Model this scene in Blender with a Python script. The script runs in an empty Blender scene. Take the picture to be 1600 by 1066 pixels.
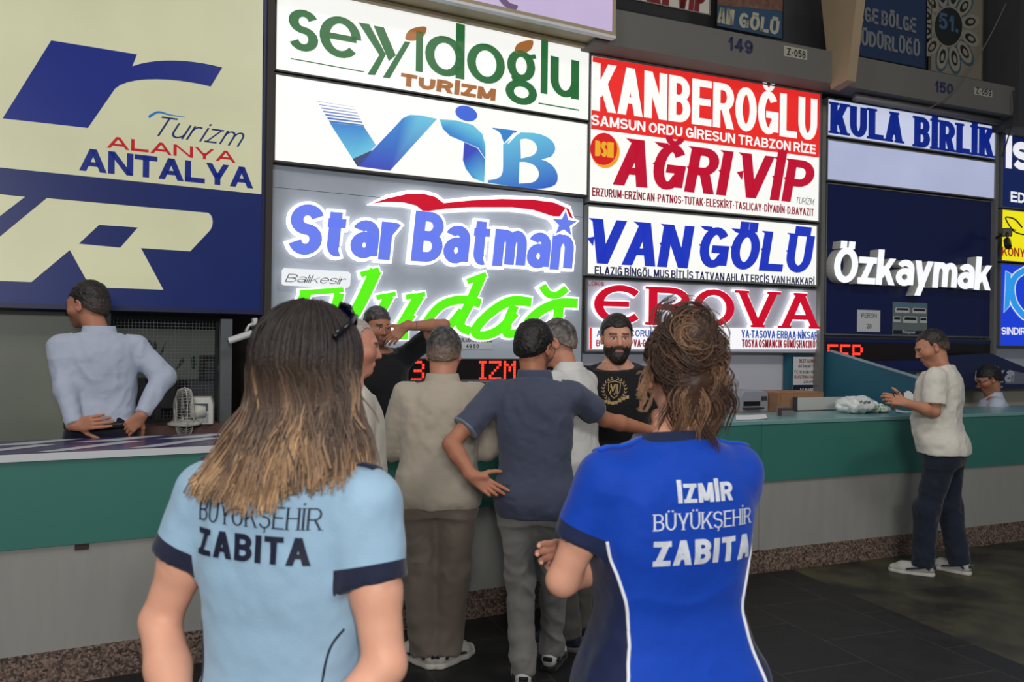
import bpy, math, random
import numpy as np
from mathutils import Vector, Matrix
from mathutils.bvhtree import BVHTree

# ------------------------------------------------------------------ camera, world, lights, exposure
SC = bpy.context.scene
COL = SC.collection
F, HCAM, ROLL = 1300.0, 1.65, 0.013
cam = bpy.data.objects.new('camera', bpy.data.cameras.new('camera'))
COL.objects.link(cam)
cam.data.sensor_width = 36.0
cam.data.lens = F / 1600.0 * 36.0
cam.data.clip_start = 0.02
cam.matrix_world = Matrix.Translation((0, 0, HCAM)) @ Matrix.Rotation(math.pi / 2, 4, 'X') @ Matrix.Rotation(ROLL, 4, 'Z')
SC.camera = cam
cam.data.dof.use_dof = True
cam.data.dof.focus_distance = 4.6
cam.data.dof.aperture_fstop = 5.6
SC.view_settings.view_transform = 'Standard'
SC.view_settings.look = 'None'
SC.view_settings.exposure = 0.0
SC.view_settings.gamma = 1.0
SC.view_settings.use_curve_mapping = False
SC.cycles.use_denoising = True
SC.cycles.max_bounces = 6
SC.cycles.sample_clamp_indirect = 4.0
wd = bpy.data.worlds.new('hall_ambience')
SC.world = wd
wd.use_nodes = True
wd.node_tree.nodes['Background'].inputs[0].default_value = (0.80, 0.90, 1.0, 1)
wd.node_tree.nodes['Background'].inputs[1].default_value = 0.15


def lamp(name, kind, loc, power, color=(1, 1, 1), target=None, **kw):
    d = bpy.data.lights.new(name, kind)
    d.energy = power
    d.color = color
    for k, v in kw.items():
        setattr(d, k, v)
    o = bpy.data.objects.new(name, d)
    COL.objects.link(o)
    o.location = loc
    if target is not None:
        o.rotation_euler = (Vector(target) - Vector(loc)).to_track_quat('-Z', 'Y').to_euler()
    return o


# the photographer's flash, just above the lens, the hall's ceiling lamps, and a fill lamp added behind the camera
lamp('camera_flash', 'SPOT', (0.10, -0.03, 1.82), 31.0, (1.0, 0.98, 0.95), target=(0.25, 4.0, 1.30),
     spot_size=math.radians(104), spot_blend=0.55, shadow_soft_size=0.03)
lamp('hall_lamp_west', 'AREA', (-3.0, 0.5, 6.0), 100.0, (1.0, 0.95, 0.87), target=(-1.0, 3.5, 0.0), shape='RECTANGLE', size=2.4, size_y=0.5)
lamp('hall_lamp_east', 'AREA', (3.2, 2.0, 6.0), 100.0, (1.0, 0.95, 0.87), target=(2.0, 5.0, 0.0), shape='RECTANGLE', size=2.4, size_y=0.5)
lamp('fill_lamp_south', 'AREA', (0.6, -4.5, 3.5), 250.0, (1.0, 0.97, 0.93), target=(0.4, 4.5, 0.9), shape='RECTANGLE', size=2.2, size_y=0.5)  # unseen fill, added to light the men as evenly as the women

# ------------------------------------------------------------------ helpers: colour, materials, objects
def L1(c):
    c = c / 255.0
    return c / 12.92 if c <= 0.04045 else ((c + 0.055) / 1.055) ** 2.4


def S(r, g, b):
    return (L1(r), L1(g), L1(b), 1.0)


MATS = {}


def nd(nt, kind, **kw):
    n = nt.nodes.new(kind)
    for k, v in kw.items():
        setattr(n, k, v)
    return n


def mat(key, rgb=(128, 128, 128), rough=0.6, spec=0.4, metal=0.0, emit=0.0, ergb=None, noise=0.0, nscale=8.0, bump=0.0,
        bscale=60.0, attr=None, stretch=(1, 1, 1), alpha=1.0, trans=0.0, coat=0.0):
    """procedural principled material: base colour broken up by noise, optional bump, glow, vertex colour"""
    if key in MATS:
        return MATS[key]
    m = bpy.data.materials.new(key)
    m.use_nodes = True
    nt = m.node_tree
    b = nt.nodes['Principled BSDF']
    b.inputs['Roughness'].default_value = rough
    b.inputs['Specular IOR Level'].default_value = spec
    b.inputs['Metallic'].default_value = metal
    b.inputs['Coat Weight'].default_value = coat
    b.inputs['Base Color'].default_value = S(*rgb)
    src = None
    tc = nd(nt, 'ShaderNodeTexCoord')
    mp = nd(nt, 'ShaderNodeMapping')
    mp.inputs['Scale'].default_value = stretch
    nt.links.new(tc.outputs['Object'], mp.inputs['Vector'])
    if attr:
        a = nd(nt, 'ShaderNodeVertexColor', layer_name=attr)
        src = a.outputs['Color']
    if noise > 0:
        n = nd(nt, 'ShaderNodeTexNoise')
        n.inputs['Scale'].default_value = nscale
        n.inputs['Detail'].default_value = 5.0
        nt.links.new(mp.outputs['Vector'], n.inputs['Vector'])
        mr = nd(nt, 'ShaderNodeMapRange')
        mr.inputs['From Min'].default_value = 0.15
        mr.inputs['From Max'].default_value = 0.75
        mr.inputs['To Min'].default_value = 1.0 - noise
        mr.inputs['To Max'].default_value = 1.0 + noise
        nt.links.new(n.outputs['Fac'], mr.inputs['Value'])
        mx = nd(nt, 'ShaderNodeVectorMath', operation='SCALE')
        if src:
            nt.links.new(src, mx.inputs[0])
        else:
            mx.inputs[0].default_value = S(*rgb)[:3]
        nt.links.new(mr.outputs['Result'], mx.inputs['Scale'])
        src = mx.outputs[0]
    if src:
        nt.links.new(src, b.inputs['Base Color'])
    if bump > 0:
        n2 = nd(nt, 'ShaderNodeTexNoise')
        n2.inputs['Scale'].default_value = bscale
        n2.inputs['Detail'].default_value = 4.0
        nt.links.new(mp.outputs['Vector'], n2.inputs['Vector'])
        bp = nd(nt, 'ShaderNodeBump')
        bp.inputs['Strength'].default_value = bump
        bp.inputs['Distance'].default_value = 0.01
        nt.links.new(n2.outputs['Fac'], bp.inputs['Height'])
        nt.links.new(bp.outputs['Normal'], b.inputs['Normal'])
    if emit > 0:
        if src and ergb is None:
            nt.links.new(src, b.inputs['Emission Color'])
        else:
            b.inputs['Emission Color'].default_value = S(*(ergb or rgb))
        b.inputs['Emission Strength'].default_value = emit
        for lk in list(b.inputs['Base Color'].links):
            nt.links.remove(lk)
        c = S(*rgb)
        b.inputs['Base Color'].default_value = (c[0] * .25, c[1] * .25, c[2] * .25, 1)
    if trans > 0:
        b.inputs['Transmission Weight'].default_value = trans
    if alpha < 1:
        b.inputs['Alpha'].default_value = alpha
    MATS[key] = m
    return m


def lit(key, rgb, e=1.0, noise=0.03, nscale=2.0):
    return mat(key, rgb, rough=0.35, spec=0.35, emit=e, noise=noise, nscale=nscale)


def gone(me, smooth):
    if smooth and len(me.polygons):
        me.polygons.foreach_set('use_smooth', np.ones(len(me.polygons), dtype=bool))
    me.update()
    return me


class MB:
    """collects polygons for one mesh"""
    def __init__(self):
        self.v, self.f, self.c = [], [], []

    def poly(self, pts, col=None):
        i = len(self.v)
        self.v += [tuple(p) for p in pts]
        self.f.append(list(range(i, i + len(pts))))
        if col is not None:
            self.c += [col] * len(pts) if not isinstance(col, list) else col

    def box(self, x0, y0, z0, x1, y1, z1):
        i = len(self.v)
        self.v += [(x, y, z) for x in (x0, x1) for y in (y0, y1) for z in (z0, z1)]
        self.f += [[i + a for a in q] for q in ((0, 1, 3, 2), (4, 6, 7, 5), (0, 4, 5, 1), (2, 3, 7, 6), (0, 2, 6, 4), (1, 5, 7, 3))]
        return self

    def prism(self, pts, y0, y1):
        """pts in (x,z), from depth y0 (front) to y1"""
        n, i = len(pts), len(self.v)
        self.v += [(p[0], y0, p[1]) for p in pts] + [(p[0], y1, p[1]) for p in pts]
        self.f.append(list(range(i, i + n)))
        self.f.append(list(range(i + 2 * n - 1, i + n - 1, -1)))
        for k in range(n):
            self.f.append([i + k, i + n + k, i + n + (k + 1) % n, i + (k + 1) % n])
        return self

    def tube(self, pts, r, n=8, cap=True, r1=None, flat=1.0):
        pts = [Vector(p) for p in pts]
        rings = []
        up = Vector((0.13, 0.21, 0.97))
        for k, p in enumerate(pts):
            t = (pts[min(k + 1, len(pts) - 1)] - pts[max(k - 1, 0)]).normalized()
            a = t.cross(up)
            if a.length < 1e-3:
                a = t.cross(Vector((1, 0, 0)))
            a.normalize()
            b = t.cross(a)
            rr = r if r1 is None else r + (r1 - r) * k / max(1, len(pts) - 1)
            i = len(self.v)
            for j in range(n):
                w = 2 * math.pi * j / n
                self.v.append(tuple(p + a * (rr * math.cos(w)) + b * (rr * flat * math.sin(w))))
            rings.append(i)
        for k in range(len(rings) - 1):
            for j in range(n):
                a0, b0 = rings[k] + j, rings[k] + (j + 1) % n
                a1, b1 = rings[k + 1] + j, rings[k + 1] + (j + 1) % n
                self.f.append([a0, b0, b1, a1])
        if cap:
            self.f.append(list(range(rings[0] + n - 1, rings[0] - 1, -1)))
            self.f.append(list(range(rings[-1], rings[-1] + n)))
        return self

    def lathe(self, prof, c=(0, 0, 0), n=20):
        i = len(self.v)
        for (r, z) in prof:
            for j in range(n):
                w = 2 * math.pi * j / n
                self.v.append((c[0] + r * math.cos(w), c[1] + r * math.sin(w), c[2] + z))
        for k in range(len(prof) - 1):
            for j in range(n):
                a, b = i + k * n + j, i + k * n + (j + 1) % n
                self.f.append([a, b, b + n, a + n])
        self.f.append([i + j for j in range(n)][::-1])
        self.f.append([i + (len(prof) - 1) * n + j for j in range(n)])
        return self

    def build(self, name, m, parent=None, smooth=False, loc=None, bevel=0.0):
        me = bpy.data.meshes.new(name)
        me.from_pydata(self.v, [], self.f)
        if self.c and len(self.c) == len(self.v):
            at = me.color_attributes.new('Col', 'FLOAT_COLOR', 'POINT')
            at.data.foreach_set('color', np.array(self.c, dtype=np.float32).ravel())
        for k in (m if isinstance(m, (list, tuple)) else [m]):
            me.materials.append(k)
        gone(me, smooth)
        o = bpy.data.objects.new(name, me)
        COL.objects.link(o)
        if parent is not None:
            o.parent = parent
        if loc is not None:
            o.location = loc
        if bevel:
            b = o.modifiers.new('edge', 'BEVEL')
            b.width = bevel
            b.segments = 2
            b.limit_method = 'ANGLE'
        return o


def tag(o, label=None, cat=None, group=None, kind=None):
    if label:
        o['label'] = label
    if cat:
        o['category'] = cat
    if group:
        o['group'] = group
    if kind:
        o['kind'] = kind
    return o


def empty(name, loc, rz=0.0, label=None, cat=None, group=None):
    o = bpy.data.objects.new(name, None)
    COL.objects.link(o)
    o.location = loc
    o.rotation_euler = (0, 0, rz)
    o.empty_display_size = 0.1
    return tag(o, label, cat, group)


def derot(px, py):
    a, b = px - 800.0, py - 533.0
    c, s = math.cos(ROLL), math.sin(ROLL)
    return a * c + b * s, b * c - a * s


def at(px, py, Y):
    """the place seen at photo point (px,py), Y metres into the hall"""
    xr, yr = derot(px, py)
    return Vector((xr * Y / F, Y, HCAM - yr * Y / F))


class Bay:
    """a straight stretch of the curved wall: s runs along it, n points out to the hall"""
    def __init__(self, x, y, phi):
        self.o = Vector((x, y))
        self.phi = math.radians(phi)
        self.d = Vector((math.cos(self.phi), math.sin(self.phi)))
        self.n = Vector((math.sin(self.phi), -math.cos(self.phi)))

    def sz(self, px, py, off=0.0):
        xr, yr = derot(px, py)
        u = Vector((xr / F, 1.0))
        o = self.o + self.n * off
        t = o.dot(self.n) / u.dot(self.n)
        p = u * t
        return ((p - o).dot(self.d), HCAM - yr / F * t)

    def w(self, s, off, z):
        p = self.o + self.d * s + self.n * off
        return Vector((p.x, p.y, z))


BL = Bay(-1.70, 5.55, 31.5)      # left booth
BS = Bay(0.616, 6.84, 28.2)      # middle booth
BK = Bay(0.616, 6.84, 23.4)      # right booths (same plane to the end)
CL = Bay(1.80, 6.0, 28.0)        # counter front, left run
CR = Bay(1.80, 5.99, 23.5)       # counter front, right run
# ------------------------------------------------------------------ sign lettering: a stroke alphabet with a broad pen
def arc(cx, cy, rx, ry, a0, a1, n=14):
    return [(cx + rx * math.cos(math.radians(a0 + (a1 - a0) * k / n)), cy + ry * math.sin(math.radians(a0 + (a1 - a0) * k / n))) for k in range(n + 1)]


def glyphs():
    G = {}
    l = lambda *p: ('L', [(p[i], p[i + 1]) for i in range(0, len(p), 2)])
    d = lambda *p: ('D', [(p[0], p[1]), (p[2], p[3])])
    c = lambda pts: ('C', pts)
    o = lambda pts: ('O', pts)
    bowl = lambda y0, y1, w=1.0: c([(0, y1), (w * .5, y1)] + arc(w * .5, (y0 + y1) / 2, w * .5, (y1 - y0) / 2, 90, -90, 10) + [(0, y0)])
    S_ = c(arc(.5, .755, .5, .245, 15, 270, 14) + arc(.5, .255, .5, .255, 90, -165, 14))
    G['A'] = (.95, [d(0, 0, .5, 1), d(1, 0, .5, 1), ('B', [(.2, .28), (.8, .28)])])
    G['B'] = (.85, [l(0, 0, 0, 1), bowl(.52, 1, .95), bowl(0, .52)])
    G['C'] = (.85, [c(arc(.5, .5, .5, .5, 38, 322, 24))])
    G['D'] = (.88, [l(0, 0, 0, 1), c([(0, 1), (.4, 1)] + arc(.4, .5, .6, .5, 90, -90, 18) + [(0, 0)])])
    G['E'] = (.75, [l(0, 0, 0, 1), l(0, 1, 1, 1), l(0, .52, .9, .52), l(0, 0, 1, 0)])
    G['G'] = (.9, [c(arc(.5, .5, .5, .5, 38, 330, 24)), l(.6, .45, 1, .45), l(1, .08, 1, .45)])
    G['H'] = (.85, [l(0, 0, 0, 1), l(1, 0, 1, 1), ('B', [(0, .52), (1, .52)])])
    G['I'] = (.0, [l(.5, 0, .5, 1)])
    G['K'] = (.88, [l(0, 0, 0, 1), d(.08, .36, 1, 1), d(1, 0, .38, .6)])
    G['L'] = (.72, [l(0, 0, 0, 1), l(0, 0, 1, 0)])
    G['M'] = (1.05, [l(0, 0, 0, 1), l(1, 0, 1, 1), d(.5, .12, 0, 1), d(.5, .12, 1, 1)])
    G['N'] = (.88, [l(0, 0, 0, 1), l(1, 0, 1, 1), d(1, 0, 0, 1)])
    G['O'] = (.92, [o(arc(.5, .5, .5, .5, 0, 360, 28)[:-1])])
    G['P'] = (.82, [l(0, 0, 0, 1), bowl(.45, 1)])
    G['R'] = (.86, [l(0, 0, 0, 1), bowl(.47, 1), d(1, 0, .5, .47)])
    G['S'] = (.82, [S_])
    G['T'] = (.8, [l(.5, 0, .5, 1), l(0, 1, 1, 1)])
    G['U'] = (.85, [c([(0, 1.08), (0, .4)] + arc(.5, .4, .5, .4, 180, 360, 14) + [(1, 1.08)])])
    G['V'] = (.95, [d(.5, 0, 0, 1), d(.5, 0, 1, 1)])
    G['Y'] = (.9, [d(.5, .4, 0, 1), d(.5, .4, 1, 1), l(.5, 0, .5, .42)])
    G['Z'] = (.8, [l(0, 1, 1, 1), l(0, 0, 1, 0), d(.06, 0, .94, 1)])
    up = lambda k, extra: (G[k][0], G[k][1] + extra)
    dots = [('P', [(.27, 1.2)]), ('P', [(.73, 1.2)])]
    G['Ö'], G['Ü'] = up('O', dots), up('U', dots)
    G['İ'] = (.0, [l(.5, 0, .5, 1), ('P', [(.5, 1.22)])])
    G['Ğ'] = up('G', [('T', arc(.5, 1.3, .3, .17, 180, 360, 8))])
    ced = [('T', [(.5, -.02), (.56, -.12), (.5, -.22), (.38, -.22)])]
    G['Ş'], G['Ç'] = up('S', ced), up('C', ced)
    # numerals
    G['0'] = (.7, [o(arc(.5, .5, .5, .5, 0, 360, 22)[:-1])])
    G['1'] = (.35, [l(.8, 0, .8, 1), d(0, .72, .8, 1)])
    G['2'] = (.7, [c(arc(.5, .7, .5, .3, 165, -30, 12) + [(0, 0)]), l(0, 0, 1, 0)])
    G['3'] = (.7, [c(arc(.45, .76, .5, .24, 160, -90, 12)), c(arc(.45, .27, .55, .27, 90, -160, 12))])
    G['4'] = (.75, [l(.75, 0, .75, 1), d(0, .27, .75, 1), l(0, .27, 1, .27)])
    G['5'] = (.7, [l(.9, 1, .1, 1), l(.1, 1, .05, .5), c([(.05, .52)] + arc(.45, .32, .52, .32, 110, -155, 14))])
    G['8'] = (.7, [o(arc(.5, .76, .42, .24, 0, 360, 16)[:-1]), o(arc(.5, .26, .5, .26, 0, 360, 16)[:-1])])
    G['9'] = (.7, [o(arc(.5, .69, .5, .31, 0, 360, 18)[:-1]), c([(1, .69), (1, .45)] + arc(.5, .3, .5, .3, 0, -150, 12))])
    G['-'] = (.4, [('B', [(0, .42), (1, .42)])])
    G['.'] = (.0, [('P', [(.5, .02)])])
    G['·'] = (.0, [('P', [(.5, .45)])])
    # lower case, x-height .72
    X = .72
    rnd = lambda x0=0.0, x1=1.0: o(arc((x0 + x1) / 2, X / 2, (x1 - x0) / 2, X / 2, 0, 360, 24)[:-1])
    G['a'] = (.68, [c([(.08, .6)] + arc(.5, .5, .5, .22, 140, 0, 10) + [(1, 0), (1, -.07)]), o(arc(.48, .21, .48, .21, 0, 360, 18)[:-1])])
    G['q'] = (.72, [rnd(), l(1, 0, 1, X)])
    G['o'] = (.72, [rnd()])
    G['d'] = (.72, [rnd(), l(1, 0, 1, 1.05)])
    G['e'] = (.7, [c(arc(.5, X / 2, .5, X / 2, -40, -360, 24)), ('B', [(0, X / 2), (1, X / 2)])])
    G['g'] = (.7, [o(arc(.48, .45, .42, .27, 0, 360, 20)[:-1]), o(arc(.5, -.13, .5, .2, 0, 360, 20)[:-1]), ('T', [(.15, .2), (.25, .08)]), ('T', [(.72, .66), (1.1, .72)])])
    G['i'] = (.0, [l(.5, 0, .5, X), ('P', [(.5, X + .22)])])
    G['ı'] = (.0, [l(.5, 0, .5, X)])
    G['k'] = (.7, [l(0, 0, 0, 1.02), d(.05, .25, .95, X), d(1, 0, .38, .44)])
    G['l'] = (.0, [l(.5, 0, .5, 1.05)])
    hump = lambda x0, x1: c([(x0, X * .62)] + arc((x0 + x1) / 2, X * .6, (x1 - x0) / 2, X * .4, 180, 0, 10) + [(x1, -.07)])
    G['m'] = (1.1, [l(0, 0, 0, X), hump(0, .5), hump(.5, 1)])
    G['n'] = (.68, [l(0, 0, 0, X), hump(0, 1)])
    G['r'] = (.5, [l(0, 0, 0, X), c([(0, X * .5)] + arc(.6, X * .6, .6, X * .4, 180, 60, 8))])
    G['s'] = (.62, [c(arc(.5, X * .755, .5, X * .245, 20, 270, 12) + arc(.5, X * .255, .5, X * .255, 90, -160, 12))])
    G['t'] = (.58, [c([(.3, 1.0), (.3, .22)] + arc(.62, .2, .32, .2, 180, 290, 7)), ('B', [(-.22, X), (1.05, X)])])
    G['u'] = (.68, [c([(0, X + .07), (0, .3)] + arc(.5, .3, .5, .3, 180, 360, 12)), l(1, 0, 1, X)])
    G['y'] = (.7, [d(.42, 0, 0, X), d(.12, -.32, 1, X)])
    G['z'] = (.62, [l(0, X, 1, X), l(0, 0, 1, 0), d(.08, 0, .92, X)])
    return G


GL = glyphs()


def strips(text, H=1.0, W=None, tx=0.2, ty=None, gap=0.16, shear=0.0, serif=0.0, spur=0.0, grow=0.0, space=0.4, wid=1.0, seg=None):
    """outline strips (quads and polygons in x,z) of TEXT with cap height H, fitted to width W; tx, ty pen widths as shares of H"""
    ty = tx * 0.85 if ty is None else ty
    out, x = [], 0.0
    pens = []
    for ch in text:
        if ch == ' ':
            x += space
            continue
        w, st = GL[ch]
        pens.append((ch, x, w * wid, st, len(pens)))
        x += w * wid + gap
    total = max(x - gap, 1e-6)
    tX = tx * H
    lim = .54 if total > gap * len(pens) else 1.0
    if W and tX * len(pens) > W * lim:
        tX = W * lim / len(pens)
    k = max(1e-4, (W - tX * len(pens)) / total) if W else H
    kx, kz = k, H
    tZ = ty * kz

    def P(x0, w, p):
        X = (x0 + p[0] * w) * kx + tX / 2
        Z = tZ / 2 + p[1] * (kz - tZ)
        return X, Z

    def put(poly):
        out.append([(p[0] + shear * p[1], p[1]) for p in poly])

    def ribbon(pts, closed=False, cap=0.0, scale=1.0):
        if seg:
            q = []
            n = len(pts)
            for i in range(n if closed else n - 1):
                a, b = pts[i], pts[(i + 1) % n]
                m = max(1, int(math.ceil(math.hypot(b[0] - a[0], b[1] - a[1]) / seg)))
                q += [(a[0] + (b[0] - a[0]) * j / m, a[1] + (b[1] - a[1]) * j / m) for j in range(m)]
            if not closed:
                q.append(pts[-1])
            pts = q
        n = len(pts)
        lft, rgt = [], []
        for i in range(n):
            a = pts[(i - 1) % n] if (closed or i > 0) else pts[i]
            b = pts[(i + 1) % n] if (closed or i < n - 1) else pts[i]
            dx, dz = b[0] - a[0], b[1] - a[1]
            dl = math.hypot(dx, dz) or 1e-9
            dx, dz = dx / dl, dz / dl
            p = pts[i]
            e = 0.0
            if not closed and i == 0:
                e = -1
            elif not closed and i == n - 1:
                e = 1
            hx, hz = (tX * scale / 2 + grow), (tZ * scale / 2 + grow)
            px, pz = p[0] + e * dx * (cap * hx if cap else grow), p[1] + e * dz * (cap * hz if cap else grow)
            lft.append((px - dz * hx, pz + dx * hz))
            rgt.append((px + dz * hx, pz - dx * hz))
        for i in range(n if closed else n - 1):
            j = (i + 1) % n
            put([rgt[i], rgt[j], lft[j], lft[i]])

    for ch, x0, w, st, idx in pens:
        x0 = x0 + idx * tX / kx
        for kind, pts in st:
            pp = [P(x0, w, p) for p in pts]
            if kind == 'O':
                ribbon(pp, closed=True)
            elif kind == 'L':
                ribbon(pp, cap=1.0)
                if serif and abs(pts[0][0] - pts[-1][0]) < 1e-6:
                    for p, q in ((pp[0], pts[0]), (pp[-1], pts[-1])):
                        z = p[1] + (tZ / 2 if q[1] > .5 else -tZ / 2)
                        e = serif * H
                        sz = tZ * .45 if q[1] <= .5 else -tZ * .45
                        put([(p[0] - tX / 2 - e, z), (p[0] + tX / 2 + e, z), (p[0] + tX / 2 + e, z + sz), (p[0] - tX / 2 - e, z + sz)])
            elif kind == 'C':
                ribbon(pp)
            elif kind == 'B':
                ribbon(pp, scale=.85)
            elif kind == 'T':
                ribbon(pp, scale=.62)
            elif kind == 'P':
                p = pp[0]
                hx, hz = tX / 2 + grow, min(tX, tZ * 1.3) / 2 + grow
                put([(p[0] - hx, p[1] - hz), (p[0] + hx, p[1] - hz), (p[0] + hx, p[1] + hz), (p[0] - hx, p[1] + hz)])
            elif kind == 'D':
                (a0, b0), (a1, b1) = pp
                if b0 > b1:
                    a0, b0, a1, b1 = a1, b1, a0, b0
                q0 = pts[0][1] if pts[0][1] < pts[1][1] else pts[1][1]
                q1 = max(pts[0][1], pts[1][1])
                e0, e1 = b0 - tZ / 2 - grow, b1 + tZ / 2 + grow
                sl = (a1 - a0) / max(1e-6, (b1 - b0))
                hw = tX * .52 + grow * math.hypot(1, sl)
                m = max(1, int((e1 - e0) / seg)) if seg else 1
                if abs(a1 - a0) > 1e-6:      # keep the outer corners inside the letter box
                    a0, a1 = a0, a1
                for j in range(m):
                    z0, z1 = e0 + (e1 - e0) * j / m, e0 + (e1 - e0) * (j + 1) / m
                    f0, f1 = j / m, (j + 1) / m
                    xa, xb = a0 + (a1 - a0) * f0, a0 + (a1 - a0) * f1
                    put([(xa - hw, z0), (xa + hw, z0), (xb + hw, z1), (xb - hw, z1)])
                if serif:
                    for xx, z, s_ in ((a0, e0, 1), (a1, e1, -1)):
                        if (s_ == 1 and q0 < .05) or (s_ == -1 and q1 > .95):
                            e = serif * H
                            put([(xx - hw - e, z), (xx + hw + e, z), (xx + hw + e, z + s_ * tZ * .45), (xx - hw - e, z + s_ * tZ * .45)])
        if spur:
            e = spur * H
            xa, zz = x0 * kx - grow, kz
            if ch in 'AI':
                xa += (w * .35 * kx if ch == 'A' else 0)
            put([(xa - e, zz), (xa + tX, zz), (xa + tX, zz - e * 1.3), (xa + tX * .2, zz - e * .9)])
            put([(xa - e * .5 - shear * 0, kz * .55), (xa + tX * .5, kz * .60), (xa + tX * .5, kz * .38)])
    return out


def put_strips(mb, polys, s, z, y, depth=0.0):
    for q in polys:
        if depth:
            mb.prism([(p[0] + s, p[1] + z) for p in q], y, y + depth)
        else:
            mb.poly([(p[0] + s, y, p[1] + z) for p in q])


class Sign:
    """a board on a bay wall; child shapes are given in photo points and land on its front plane"""
    def __init__(self, name, label, cat, bay, corners, off=0.0, group=None):
        self.bay, self.off = bay, off
        (ax, ay), (bx, by), (cx, cy), (dx, dy) = corners           # top-left, top-right, bottom-right, bottom-left
        tl, tr, br, bl = [bay.sz(x, y, off) for x, y in corners]
        self.s0, self.s1 = (tl[0] + bl[0]) / 2, (tr[0] + br[0]) / 2
        self.zt, self.zb = (tl[1] + tr[1]) / 2, (bl[1] + br[1]) / 2
        self.e = empty(name, bay.w(self.s0, off, self.zb), bay.phi, label, cat, group)
        self.W, self.H = self.s1 - self.s0, self.zt - self.zb

    def p(self, x, y):
        a = self.bay.sz(x, y, self.off)
        return a[0] - self.s0, a[1] - self.zb

    def casing(self, depth, m, rim=0.02, face=None, y=0.0, name='casing'):
        b = MB()
        b.box(0, .004, 0, self.W, depth, self.H)
        r = rim
        for x0, z0, x1, z1 in ((0, 0, self.W, r), (0, self.H - r, self.W, self.H), (0, r, r, self.H - r), (self.W - r, r, self.W, self.H - r)):
            b.box(x0, -.012, z0, x1, .004, z1)
        o = b.build(name, m, self.e)
        if face:
            MB().box(r, -.003, r, self.W - r, .004, self.H - r).build('face_panel', face, self.e)
        return o

    def area(self, name, m, x0, z0, x1, z1, y=-.006, t=.003):
        return MB().box(x0, y, z0, x1, y + t, z1).build(name, m, self.e)

    def shape(self, name, m, polys, y=-.008, depth=0.0, tr=None, parent=None, cols=None):
        b = MB()
        for i, pts in enumerate(polys):
            q = [self.p(*(tr(*t) if tr else t)) for t in pts]
            if depth:
                b.prism(q, y, y + depth)
            else:
                b.poly([(a, y, c) for a, c in q], cols[i] if cols else None)
        return b.build(name, m, parent or self.e)

    def text(self, name, m, s, bl, tr_, y=-.008, depth=0.0, fit='h', **kw):
        """bl: photo point at the foot of the first letter; tr_: photo point at the cap line of the last"""
        a, b = self.p(*bl), self.p(*tr_)
        sh = kw.get('shear', 0.0)
        H = b[1] - a[1]
        q = strips(s, H=H, W=(b[0] - a[0]) - sh * H, **kw)
        mb = MB()
        put_strips(mb, q, a[0], a[1], y, depth)
        return mb.build(name, m, self.e)


def zoom(ox, oy, sc):
    return lambda x, y: (ox + x / sc, oy + y / sc)


def bez(p0, p1, p2, p3, n=10):
    return [tuple((1 - t) ** 3 * a + 3 * t * (1 - t) ** 2 * b + 3 * t * t * (1 - t) * c + t ** 3 * d for a, b, c, d in zip(p0, p1, p2, p3)) for t in [k / n for k in range(n + 1)]]


def spline(pts, n=8, closed=False):
    """smooth curve through points"""
    out, m = [], len(pts)
    for i in range(m if closed else m - 1):
        g = lambda k: np.array(pts[k % m] if closed else pts[min(max(k, 0), m - 1)], dtype=float)
        a, b, c, d = g(i - 1), g(i), g(i + 1), g(i + 2)
        for j in range(n):
            t = j / n
            out.append(tuple(.5 * ((2 * b) + (c - a) * t + (2 * a - 5 * b + 4 * c - d) * t * t + (3 * b - a - 3 * c + d) * t ** 3)))
    if not closed:
        out.append(tuple(map(float, pts[-1])))
    return out


def brush(pts, w0, w1=None, n=8, grow=0.0, caps=True):
    """a pen stroke of given widths through points (photo units) as quads"""
    c = spline(pts, n)
    w1 = w0 if w1 is None else w1
    m = len(c)
    L, R = [], []
    for i in range(m):
        a, b = c[max(i - 1, 0)], c[min(i + 1, m - 1)]
        dx, dy = b[0] - a[0], b[1] - a[1]
        l = math.hypot(dx, dy) or 1
        w = (w0 + (w1 - w0) * i / (m - 1)) / 2 + grow
        e = grow * (-1 if i == 0 else 1 if i == m - 1 else 0)
        x, y = c[i][0] + dx / l * e, c[i][1] + dy / l * e
        L.append((x + dy / l * w, y - dx / l * w))
        R.append((x - dy / l * w, y + dx / l * w))
    return [[L[i], L[i + 1], R[i + 1], R[i]] for i in range(m - 1)]


def led_dots(text, cell, font):
    out, x = [], 0
    for ch in text:
        rows = font[ch]
        for r, row in enumerate(rows):
            for k, v in enumerate(row):
                if v == '#':
                    out.append((x + k, r))
        x += len(rows[0]) + 1
    return out


LED = {'3': ["####.", "....#", "....#", ".###.", "....#", "....#", "####."],
       'I': ["###", ".#.", ".#.", ".#.", ".#.", ".#.", "###"],
       'Z': ["#####", "....#", "...#.", "..#..", ".#...", "#....", "#####"],
       'M': ["#...#", "##.##", "#.#.#", "#.#.#", "#...#", "#...#", "#...#"],
       'T': ["#####", "#....", "#....", "#....", "#....", "#....", "#...."],
       'E': ["#####", "#....", "#....", "####.", "#....", "#....", "#...."],
       'P': ["####.", "#...#", "#...#", "####.", "#....", "#....", "#...."],
       ' ': ["..", "..", "..", "..", "..", "..", ".."]}
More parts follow.
